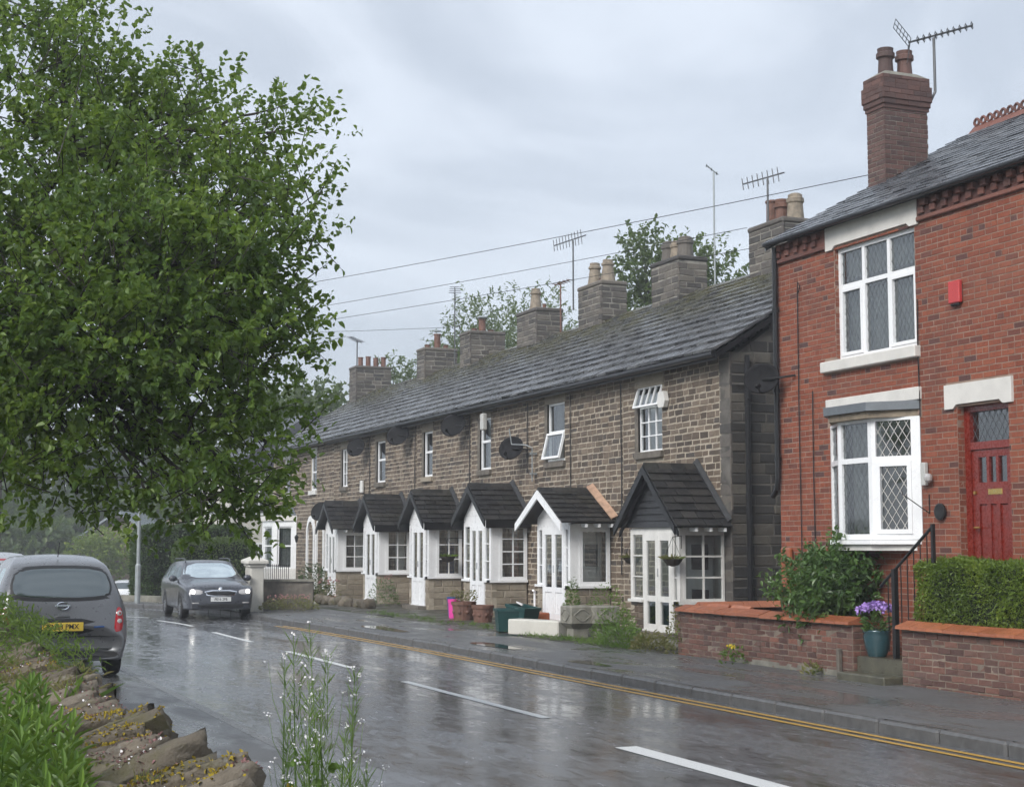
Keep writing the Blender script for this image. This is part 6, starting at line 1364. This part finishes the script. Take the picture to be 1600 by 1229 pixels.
bt = tree('roadside_tree', tuple(base_t), tuple(top_t), LOBES, 7600, 12, .32, .066, .046, 'leaf_tree', 'large leafy green tree overhanging the parked car at the left', r=.11, twigs=1800, shell=.5, up=.45, sub=7, clump=5, spread=.15, hubs=[crown_at(x, y, d, 0)[:3] for x, y, d in ((-90, 600, 13.6), (60, 560, 13.4), (-30, 380, 14.2), (170, 420, 13.6), (120, 240, 14.4), (-250, 420, 14))])
# ------------------------------------------------------------------ shrubs and hedges
def hedge(name, a, b, n, L, W, mat, label, rnd=.12, cat='hedge'):
    """clipped hedge: rounded box of leaves over a dark core"""
    root = empty(name, ((a[0] + b[0]) / 2, (a[1] + b[1]) / 2, a[2]), label, cat); a_, b_ = np.array(a, float), np.array(b, float); c = (a_ + b_) / 2; hs = (b_ - a_) / 2
    MB().cbox(tuple(a_ + np.array([.07, .07, 0])), tuple(b_ - .07), rnd).build('hedge_core', M['core'], root)
    ar = np.array([hs[1] * hs[2], hs[0] * hs[2], hs[0] * hs[1]]); ax = rng.choice(3, n, p=ar / ar.sum()); sg = np.where(rng.random(n) < (.72 if True else .5), -1, 1); sg = np.where(ax == 2, 1, sg)
    P = rng.uniform(-1, 1, (n, 3)); P[np.arange(n), ax] = sg; Nn = np.zeros((n, 3)); Nn[np.arange(n), ax] = sg
    q = P * hs; over = np.maximum(np.abs(q) - (hs - rnd), 0); ln = np.linalg.norm(over, axis=1); q = np.sign(q) * (np.minimum(np.abs(q), hs - rnd) + over / np.maximum(ln, 1e-6)[:, None] * np.minimum(ln, rnd)[:, None])
    bump = .03 * np.sin(q[:, 0] * 7 + q[:, 1] * 5) + .025 * np.sin(q[:, 2] * 9 + q[:, 1] * 8) + rng.normal(size=n) * .018
    P = c + q + Nn * (bump[:, None] - .03); V, F_ = leaf_arrays(P, Nn * .6 + rng.normal(size=(n, 3)) * .7 + np.array([0, 0, .35]), L * rng.uniform(.6, 1.3, n), W * rng.uniform(.7, 1.2, n)); npmesh('foliage', V, F_, M[mat], root, kind='stuff'); return root
hedge('box_hedge', (11.48, 12.6, .80), (12.02, 15.28, 1.60), 26000, .034, .021, 'leaf_box', 'clipped bright green box hedge above the right-hand garden wall', .12)
def bush(name, c, r, n, L, W, mat, label, stems=7, sq=1.0, cat='shrub', group=None, z0=None):
    root = empty(name, (c[0], c[1], z0 if z0 is not None else c[2] - r * sq), label, cat, group); lobes = [(c[0] + U(-.45, .45) * r, c[1] + U(-.45, .45) * r, c[2] + U(-.35, .4) * r * sq, r * U(.5, .66), sq) for _ in range(7)] + [(c[0], c[1], c[2], r * .72, sq)]
    (V, F_), (B, T, tl) = crown(lobes, n // 9, 9, L * 2.2, L, W, .55, .35); npmesh('foliage', V, F_, M[mat], root, kind='stuff'); mb = MB()
    for i in range(stems): limb(mb, (c[0] + U(-.1, .1) * r, c[1] + U(-.1, .1) * r, z0 if z0 is not None else c[2] - r * sq), lobes[i % len(lobes)][:3], .012, .005, 5, .05)
    mb.build('stems', M['bark'], root, kind='stuff'); return root
bush('garden_shrub', (11.84, 17.30, 1.28), .80, 8500, .088, .042, 'leaf_shrub', 'rounded glossy green shrub behind the left garden wall, before the bay window', z0=.34, sq=.95)
# potted flowers on the step
PTX, PTY = 11.52, 16.00
pt = empty('flower_pot', (PTX, PTY, .42), 'blue green glazed pot of purple flowers on the front steps', 'flower pot')
MB().lathe([(.11, 0), (.15, .10), (.175, .24), (.165, .28), (.18, .30), (.18, .325), (.155, .325), (.15, .26), (.001, .26)], (PTX, PTY, .425), n=20, cap=False).build('glazed_pot', M['glaze'], pt, smooth=True)
n = 110; a = rng.uniform(0, 6.28, n); q = .16 * np.sqrt(rng.random(n)); P = np.column_stack([PTX + q * np.cos(a), PTY + q * np.sin(a), .72 + .16 * rng.random(n)]); V, F_ = leaf_arrays(P, np.column_stack([np.cos(a), np.sin(a), np.full(n, .5)]), .075, .05); npmesh('leaves', V, F_, M['leaf_shrub'], pt, kind='stuff')
n = 260; a = rng.uniform(0, 6.28, n); q = .23 * np.sqrt(rng.random(n)); P = np.column_stack([PTX + q * np.cos(a), PTY + q * np.sin(a), .94 + .11 * np.sqrt(np.maximum(0, 1 - (q / .24) ** 2)) + .02 * rng.normal(size=n)]); V, F_ = leaf_arrays(P, rng.normal(size=(n, 3)) + np.array([-.2, -.4, .6]), .05, .045); npmesh('purple_flowers', V, F_, M['petal_p'], pt, kind='stuff')
# weeds along the foot of the garden wall and forecourt
def clump(name, c, r, h, n, L, W, mat, label, cat='plant', flower=None, fl_n=0, fsz=.035):
    root = empty(name, (c[0], c[1], c[2]), label, cat); a = rng.uniform(0, 6.28, n); q = r * np.sqrt(rng.random(n)); hh = h * np.sqrt(np.maximum(.02, 1 - (q / r) ** 2)) * rng.random(n) ** .7
    P = np.column_stack([c[0] + q * np.cos(a), c[1] + q * np.sin(a), c[2] + hh]); V, F_ = leaf_arrays(P, np.column_stack([np.cos(a), np.sin(a), np.full(n, .9)]) + rng.normal(size=(n, 3)) * .5, L * rng.uniform(.6, 1.3, n), W); npmesh('leaves', V, F_, M[mat], root, kind='stuff')
    if flower:
        a = rng.uniform(0, 6.28, fl_n); q = r * .8 * np.sqrt(rng.random(fl_n)); P = np.column_stack([c[0] + q * np.cos(a), c[1] + q * np.sin(a), c[2] + h * (.8 + .3 * rng.random(fl_n))]); P = np.repeat(P, 6, 0); V, F_ = leaf_arrays(P, rng.normal(size=(len(P), 3)) + np.array([0, -.2, .4]), fsz, fsz * .8); npmesh('flowers', V, F_, M[flower], root, kind='stuff')
    return root
clump('poppy_weed', (11.22, 18.9, .13), .22, .26, 120, .07, .03, 'leaf_weed', 'small weed with two yellow flowers at the foot of the garden wall', flower='petal_y', fl_n=4, fsz=.04)
clump('ivy_growth', (11.3, 20.75, .13), .16, .8, 260, .05, .035, 'leaf_dry', 'trailing creeper on the far end of the low brick wall')
clump('dock_weed', (11.2, 16.95, .13), .12, .14, 30, .09, .045, 'leaf_dry', 'small withered weed on the pavement edge by the iron post')
for i, (x, y, r, h, lab) in enumerate([(11.75, 23.75, .40, .60, 'bright green weed clump in front of the wall between the first two porches'), (11.25, 22.5, .40, .40, 'low green weed clump before the black gabled porch step'), (12.5, 25.6, .42, .95, 'tall green climbing plant against the wall right of the stone planters'), (12.65, 27.45, .16, 1.0, 'slim green climber at the corner of the white bargeboard porch'), (11.2, 21.4, .30, .30, 'brownish creeper spreading by the end of the low brick wall')]):
    clump('forecourt_weed', (x, y, .16), r, h, 620, .075, .022, 'leaf_weed' if i != 4 else 'leaf_dry', lab)
tuft('forecourt_grass', [(10.95 + U(0, .35), 21.8 + i * .13, .15) for i in range(34)] + [(11.0 + U(-.1, .6), 26.5 + i * .4, .16) for i in range(24)], .14, 22, 'leaf_weed', 'thin bright grass growing along the forecourt edge', 'grass', .10, .008, .6, kind='stuff')
tuft('wall_foot_grass', [(11.26 + U(-.05, .03), y_, .125) for y_ in np.linspace(11.9, 20.6, 26)], .07, 8, 'leaf_dry', 'dry wisps along the foot of the garden walls', 'grass', .06, .008, .8, kind='stuff')
clump('rose_plant', (12.5, 39.0, .18), .42, .75, 420, .06, .03, 'leaf_shrub', 'flowering plant with red blooms between the fourth and fifth porch', flower='petal_k', fl_n=9)
clump('rose_plant', (12.1, 43.0, .18), .40, .62, 300, .07, .03, 'leaf_dry', 'yellowish plant with pink blooms between the two far porches', flower='petal_k', fl_n=12, fsz=.06)
clump('dark_shrub', (11.75, 43.3, .16), .55, 1.15, 900, .09, .04, 'leaf_dark', 'dark drooping shrub by the last porch near the arched doors')
clump('flower_bed', (9.75, 38.1, .16), .75, .35, 900, .05, .03, 'leaf_dry', 'low pinkish flower bed in front of the rendered wall by the gate piers', flower='petal_k', fl_n=50, fsz=.03)
# ------------------------------------------------------------------ pots, tubs and planters in the forecourt
def planter(c, label, rz=0):
    p = empty('stone_planter', c, label, 'planter', 'carved stone planters'); x, y, z = c
    MB().box((x - .14, y - .14, z), (x + .14, y + .14, z + .16)).add([(x - .14, y - .14, z + .16), (x + .14, y - .14, z + .16), (x + .14, y + .14, z + .16), (x - .14, y + .14, z + .16), (x - .22, y - .22, z + .24), (x + .22, y - .22, z + .24), (x + .22, y + .22, z + .24), (x - .22, y + .22, z + .24)], [(0, 1, 5, 4), (1, 2, 6, 5), (2, 3, 7, 6), (3, 0, 4, 7)]).build('foot', M['concrete'], p)
    MB().cbox((x - .23, y - .23, z + .24), (x + .23, y + .23, z + .56), .02).build('basin', M['concrete'], p)
    for f in (front(x - .23, y), side(x, y - .23)):
        for (du_, r) in ((0, .10),): MB().tube([tuple(f(du_ + r * 1.3 * math.cos(t_) * (1 + .2 * math.cos(4 * t_)), z + .40 + r * math.sin(t_), .0)) for t_ in np.linspace(0, 2 * math.pi, 25)], .014, 6, False).build('carved_moulding', M['concrete'], p)
planter((11.55, 24.85, .16), 'carved concrete planter nearer the white bargeboard porch'); planter((11.95, 24.65, .16), 'carved concrete planter nearer the black gabled porch')
def tub(c, r, h, mat, label, plant=None, name='plant_pot', rim=True):
    p = empty(name, c, label, 'pot'); x, y, z = c; MB().lathe([(r * .78, 0), (r * .92, h * .8), (r, h * .82), (r * 1.02, h), (r * .9, h), (r * .85, h * .85), (.001, h * .85)], c, n=18, cap=False).build('pot_body', M[mat], p, smooth=False)
    for k in range(8 if mat == 'terracotta' or mat == 'pot_red' else 0):
        t_ = k * .785; MB().lathe([(.001, .03), (.03, .02), (.05, 0)], (x + r * .86 * math.cos(t_), y + r * .86 * math.sin(t_), z + h * .45), axis=(math.cos(t_), math.sin(t_), 0), n=8).build('moulded_boss', M[mat], p)
    if plant: n = 160; a = rng.uniform(0, 6.28, n); q = r * np.sqrt(rng.random(n)); P = np.column_stack([x + q * np.cos(a), y + q * np.sin(a), z + h + .22 * rng.random(n)]); V, F_ = leaf_arrays(P, np.column_stack([np.cos(a), np.sin(a), np.full(n, .8)]), .07, .03); npmesh('plants', V, F_, M[plant], p, kind='stuff')
tub((11.85, 31.3, .17), .27, .40, 'pot_red', 'large brown clay pot with a leafy plant by the black fascia porch', 'leaf_dry'); tub((11.9, 30.3, .17), .24, .36, 'pot_red', 'brown moulded clay pot before the glazed porch door with a small notice')
tub((11.95, 32.2, .17), .13, .42, 'pink', 'bright pink plastic tub beside the large clay pot', name='plastic_tub'); tub((12.15, 32.75, .17), .15, .45, 'blue_pl', 'dark blue plastic tub behind the pink tub', name='plastic_tub')
def bin_(c, w, d, h, label, rz, tilt=0):
    b = MB(); z = 0; b.add([(-w * .42, -d * .42, 0), (w * .42, -d * .42, 0), (w * .42, d * .42, 0), (-w * .42, d * .42, 0), (-w / 2, -d / 2, h), (w / 2, -d / 2, h), (w / 2, d / 2, h), (-w / 2, d / 2, h), (-w * .44, -d * .43, h), (w * .44, -d * .43, h), (w * .44, d * .43, h), (-w * .44, d * .43, h), (-w * .36, -d * .36, .04), (w * .36, -d * .36, .04), (w * .36, d * .36, .04), (-w * .36, d * .36, .04)], [(3, 2, 1, 0)] + [(i, (i + 1) % 4, 4 + (i + 1) % 4, 4 + i) for i in range(4)] + [(4 + i, 4 + (i + 1) % 4, 8 + (i + 1) % 4, 8 + i) for i in range(4)] + [(8 + i, 8 + (i + 1) % 4, 12 + (i + 1) % 4, 12 + i) for i in range(4)] + [(12, 13, 14, 15)])
    root = empty('recycling_box', (0, 0, 0), label, 'box', 'green recycling boxes'); b.build('box_body', M['green_pl'], root); MB().box((-w / 2 - .015, -d / 2 - .015, h - .05), (w / 2 + .015, -d / 2, h)).box((-w / 2 - .015, d / 2, h - .05), (w / 2 + .015, d / 2 + .015, h)).box((-w / 2 - .015, -d / 2, h - .05), (-w / 2, d / 2, h)).box((w / 2, -d / 2, h - .05), (w / 2 + .015, d / 2, h)).build('box_rim', M['green_pl'], root)
    root.location = c; root.rotation_euler = (tilt, 0, rz)
bin_((11.15, 27.15, .17), .42, .55, .42, 'dark green recycling box standing upright on the forecourt', R(-15)); bin_((11.85, 28.1, .20), .42, .55, .40, 'dark green recycling box with white litter, behind the first box', R(20), R(8))
MB().prism([(11.8, 27.95, .60), (11.92, 28.17, .60), (11.85, 28.25, .64), (11.72, 28.05, .66)], (0, 0, .03)).build('paper_litter', M['petal_w'], None, label='scrap of white litter on the rear green box', cat='litter')
bs = MB().cbox((-.17, -.62, 0), (.17, .62, .28), .02).build('trough_planter', M['cream'], None, label='long cream trough lying on the forecourt by the white bargeboard porch', cat='trough'); rest(bs, (11.2, 25.75, .16), R(24))
tr = empty('terracotta_trough', (12.35, 28.6, .17), 'terracotta trough with a white pipe behind the green boxes', 'trough'); MB().cbox((12.28, 28.35, .17), (12.58, 29.0, .44), .02).build('trough_body', M['terracotta'], tr); MB().tube([(12.5, 28.95, .42), (12.5, 28.95, .85), (12.43, 28.87, .87)], .022, 8).build('white_pipe', M['white'], tr)
sl = MB().cbox((11.35, 21.3, .12), (12.5, 23.3, .21), .015).build('stone_flag', M['step'], None, label='worn stone flag path leading to the black gabled porch', cat='path')
MB().cbox((12.2, 23.4, .16), (12.75, 25.0, .25), .015).build('flag', M['sill_stone'], sl)
sw = empty('sloping_kerb_wall', (11.6, 40.4, .13), 'low mossy stone edging before the far porches', 'edging')
for i in range(14): put(random.choice(ROCKS), 'stone', (11.75 + .1 * math.sin(i), 37.9 + i * .36, .24), (.26, .38, U(.2, .32)), (U(-.1, .1), U(-.1, .1), U(-.2, .2)), sw)

# ------------------------------------------------------------------ the bend: gate piers, walls, hedges, lamp posts, far buildings
gp = []
for i, (x, y) in enumerate(((8.98, 38.55), (9.22, 39.9))):
    p = empty('gate_pier', (x, y, .1), ('cream painted gate pier with pyramid cap, nearer the road', 'cream painted gate pier with pyramid cap, set just behind the other')[i], 'gate pier', 'gate piers')
    MB().cbox((x - .17, y - .17, .1), (x + .17, y + .17, 1.28), .02).build('shaft', M['cream'], p); MB().cbox((x - .21, y - .21, 1.22), (x + .21, y + .21, 1.30), .02).build('necking', M['cream'], p)
    MB().cbox((x - .27, y - .27, 1.30), (x + .27, y + .27, 1.40), .02).build('cap', M['cream'], p); MB().add([(x - .25, y - .25, 1.40), (x + .25, y - .25, 1.40), (x + .25, y + .25, 1.40), (x - .25, y + .25, 1.40), (x, y, 1.51)], [(0, 1, 4), (1, 2, 4), (2, 3, 4), (3, 0, 4)]).build('cap_pyramid', M['cream'], p)
w = MB().prism([(9.25, 39.0, .05), (10.45, 38.5, .05), (10.53, 38.7, .05), (9.33, 39.2, .05)], (0, 0, .80)).build('rendered_wall', M['sill_stone'], None, label='dark rendered wall right of the cream gate piers', cat='wall')
MB().prism([(9.22, 38.96, .85), (10.48, 38.43, .85), (10.57, 38.75, .85), (9.30, 39.26, .85)], (0, 0, .06)).build('wall_coping', M['concrete'], w)
rl = empty('iron_railing', (12.2, 49.5, .8), 'low iron railing with pale panels in front of the arched doors', 'railing')
for i in range(26):
    y_ = 47.9 + i * .26; MB().tube([(12.2, y_, .55), (12.2, y_, 1.15)], .011, 5).build('bar', M['black_iron'], rl)
MB().tube([(12.2, 47.8, 1.1), (12.2, 54.6, 1.1)], .013, 6).build('rail', M['black_iron'], rl); MB().box((12.12, 47.8, .0), (12.28, 54.6, .58)).build('plinth', M['cream'], rl)
for i, (x, y, z0, h, lab) in enumerate([(7.05, 44.9, .1, 6.0, 'pale green lamp post at the bend beside the low wall'), (3.0, 60.5, gz(3, 60), 6.5, 'thin pale post beyond the parked cars at the far left'), (4.35, 63.0, gz(4, 63), 6.5, 'thin pale post far off left of the stone barn')]):
    L_ = empty('lamp_post', (x, y, z0), lab, 'lamp post', 'lamp posts'); MB().tube([(x, y, z0), (x, y, z0 + 1.1)], .085 if not i else .06, 10).build('base_sleeve', M['galv'], L_); MB().tube([(x, y, z0 + 1.1), (x, y, z0 + 1.15), (x, y, z0 + h), (x - .3, y - .2, z0 + h + .3), (x - .9, y - .6, z0 + h + .42)], [.085, .055, .045, .04, .035] if not i else .04, 10).build('shaft', M['galv'], L_); MB().cbox((x - 1.5, y - .85, z0 + h + .36), (x - .85, y - .5, z0 + h + .5), .04).build('lantern', M['galv'], L_)
lw = MB().prism([(8.75, 43.2, .0), (7.4, 46.0, .0), (5.2, 48.1, .0), (.5, 50.3, .0), (.6, 50.6, .0), (5.35, 48.4, .0), (7.65, 46.2, .0), (8.85, 43.5, 0)], (0, 0, .30)).build('low_wall', M['concrete'], None, label='low grey wall curving round the outside of the bend', cat='wall')
clump('pink_bed', (8.3, 45.3, .5), .55, .3, 260, .06, .03, 'leaf_far', 'pink flowers above the low wall at the bend', flower='petal_k', fl_n=60, fsz=.04)
hedge('tall_hedge', (7.7, 48.6, -.1), (11.2, 51.0, 2.35), 9000, .11, .06, 'leaf_dark', 'tall dark hedge behind the lamp post at the bend', .35)
hedge('clipped_hedge', (8.35, 45.6, 0), (10.6, 47.0, 1.95), 9000, .07, .042, 'leaf_far', 'clipped mid green hedge behind the oncoming estate car', .3)
bush('lime_shrub', (14.4, 107, .75), 2.5, 3000, .26, .17, 'leaf_lime', 'bright lime green shrub left of the tall dark hedge', z0=gz(14, 107))
# stone barn with a pale sheet roof
ff = lambda x, y, z: (x, y, z)
SB = 1.6; bz = -2.9; bn = empty('stone_barn', (16, 118, bz), 'stone barn with pale sheet roof and timber lean-to beyond the bend', 'barn')
f_ = Fr((12.2, 115.5, bz), (.94 * SB, -.34 * SB, 0), (-.34 * SB, -.94 * SB, 0), (0, 0, SB)); D_ = 7.0
gbw = MB(f_).prism([(0, 0, 0), (5.6, 0, 0), (5.6, 2.5, 0), (2.8, 4.3, 0), (0, 2.5, 0)], (0, 0, -D_)).build('barn_wall', M['mortar'], bn)
rr = [r_ for r_ in courses(0, 5.6, 0, 5.0, .2, (.35, .7), (), .02) if r_[1] + r_[3] < 2.5 + 1.8 * (1 - abs(r_[0] + r_[2] / 2 - 2.8) / 2.8) - .1]
lay(gbw, f_, rr, M['stone'], 'stone', 'stone', proud=.02, nmax=0)
for s_ in (0, 1):
    x0_, x1_ = ((-.25, 2.8), (5.85, 2.8))[s_]; MB(f_).prism([(x0_, 2.35, .3), (x1_, 4.34, .3), (x1_, 4.44, .3), (x0_, 2.45, .3)], (0, 0, -D_ - .6)).build('roof_sheet', M['metal_roof'], bn)
lt_ = MB(f_).box((-2.6, 0, -1.2), (-.02, 1.75, -6)).build('lean_to', M['wood'], bn); MB(f_).prism([(-2.9, 1.72, -.9), (.0, 2.7, -.9), (.0, 2.78, -.9), (-2.9, 1.8, -.9)], (0, 0, -5.4)).build('lean_to_roof', M['metal_roof'], bn)
for i in range(10): MB(f_).box((-2.6 + i * .26, 0.02, -1.2), (-2.6 + i * .26 + .22, 1.72, -1.17)).build('plank', M['wood'], lt_)
# another roof further right, half hidden, and a pale house by the lane
h2 = empty('slate_roofed_house', (15.5, 82, gz(15, 82)), 'distant house with long grey roof glimpsed under the tree', 'house'); z_ = gz(15, 82)
MB().box((15.0, 80, z_), (21.5, 86, z_ + 4.6)).build('wall', M['stone_pale'], h2); MB().prism([(14.7, 79.6, z_ + 4.5), (21.8, 79.6, z_ + 4.5), (21.2, 83, z_ + 6.4), (15.3, 83, z_ + 6.4)], (0, .1, .1)).build('roof', M['slate_grey'], h2)
for x in (15.8, 17.4, 19.2): window(h2, side(x, 80), 0, z_ + 2.9, .9, 1.2, .01, (1, 1), (1,), .07, .05)
h3 = empty('pale_house', (14.5, 64, gz(14, 64)), 'pale rendered house with white corner window beyond the end terrace', 'house'); z_ = gz(14, 64)
MB().box((13.2, 61.5, z_), (20, 69, z_ + 5.6)).build('wall', M['cream'], h3); MB().prism([(13.0, 61.2, z_ + 5.5), (20.2, 61.2, z_ + 5.5), (16.6, 61.2, z_ + 8.0)], (0, 8, 0)).build('roof', M['slate_grey'], h3)
for z in (1.3, 3.7): window(h3, front(13.2, 65.5), .2, z_ + z, 1.3, 1.3, .01, (1, 1), (1,), .08, .05); window(h3, front(13.2, 68.5), .4, z_ + z, 1.3, 1.3, .01, (1, 1), (1,), .08, .05); window(h3, side(13.5, 61.5), .3, z_ + z, 1.2, 1.3, .01, (1, 1), (1,), .08, .05)
# trees beyond
BG = 'trees beyond the houses'
def far_tree(x, y, h, r, mat, label, n=420, nl=9, L=.24, W=.15, z0=None, tall=1.0, bark='bark', shell=.45):
    z0 = gz(x, y) if z0 is None else z0; cz = z0 + h - r * tall; lobes = [(x, y, cz, r * .8, tall)] + [(x + r * .6 * math.cos(a), y + r * .6 * math.sin(a), cz + r * U(-.45, .5) * tall, r * U(.4, .6), tall) for a in np.linspace(0, 6.28, 7)[:-1]]
    tree('background_tree', (x, y, z0), (x + U(-.2, .2), y, z0 + h * .4), lobes, n, nl, L * 2.6, L, W, mat, label, BG, r=h * .02, bark=bark, shell=shell, sub=6)
far_tree(24, 59, 13.6, 3.0, 'leaf_pale', 'pale wispy tree behind the roof between two middle chimneys', 2000, tall=1.5, bark='bark_pale', L=.19, W=.075, shell=.6)
far_tree(25.4, 46, 13.0, 2.4, 'leaf_far', 'mid green tree behind the triple pot chimney', 1900, L=.19, W=.10, tall=1.4)
far_tree(21.9, 64, 11.2, 1.7, 'leaf_pale', 'small thin tree beside the far four pot chimney', 600, L=.18, W=.08, shell=.7, tall=1.4, bark='bark_pale')
far_tree(19.4, 70, 11.0, 3.6, 'leaf_far', 'dense green tree behind the far end of the terrace roof', 1300, L=.28, W=.18)
far_tree(16.8, 76, 11.2, 4.0, 'leaf_far', 'broad green tree left of the far chimney', 700, L=.3, W=.2)
far_tree(27.4, 46, 11.4, 1.8, 'leaf_far', 'low green tree top showing beside the thin pole aerial', 240, L=.2, W=.1, tall=1.2)
for i, (x, y, h, r) in enumerate([(6, 134, 17, 6), (22, 134, 15, 6), (8, 152, 24, 9), (24, 156, 22, 8), (8.5, 129, 13, 5), (12.5, 134, 14, 5), (18, 133, 15, 5), (6, 116, 9, 3.5), (26, 128, 13, 5), (9.5, 124, 8, 4), (13, 127, 9, 4), (17, 126, 9, 4), (21, 127, 9, 4), (10.5, 112, 5.5, 2.6), (30, 130, 12, 5)]):
    far_tree(x, y, h, r, 'leaf_far' if i % 3 else 'leaf_dark', ['tree in the wooded bank behind the stone barn', 'tree in the wooded bank behind the stone barn', 'tree in the wooded bank behind the stone barn'][i % 3], 420, 8, .5, .34)

# ------------------------------------------------------------------ rainy air
t = NT('rain_haze'); vol = t.n('VolumePrincipled', {'Color': (.93, .96, 1.0, 1), 'Density': 0.0018, 'Anisotropy': .2})
t.t.links.new(vol.outputs[0], t.out.inputs['Volume'])
MB().box((-340, -80, -8), (340, 420, 40)).build('haze', t.m, None, kind='stuff', label='thin rainy haze over the whole street', cat='haze')
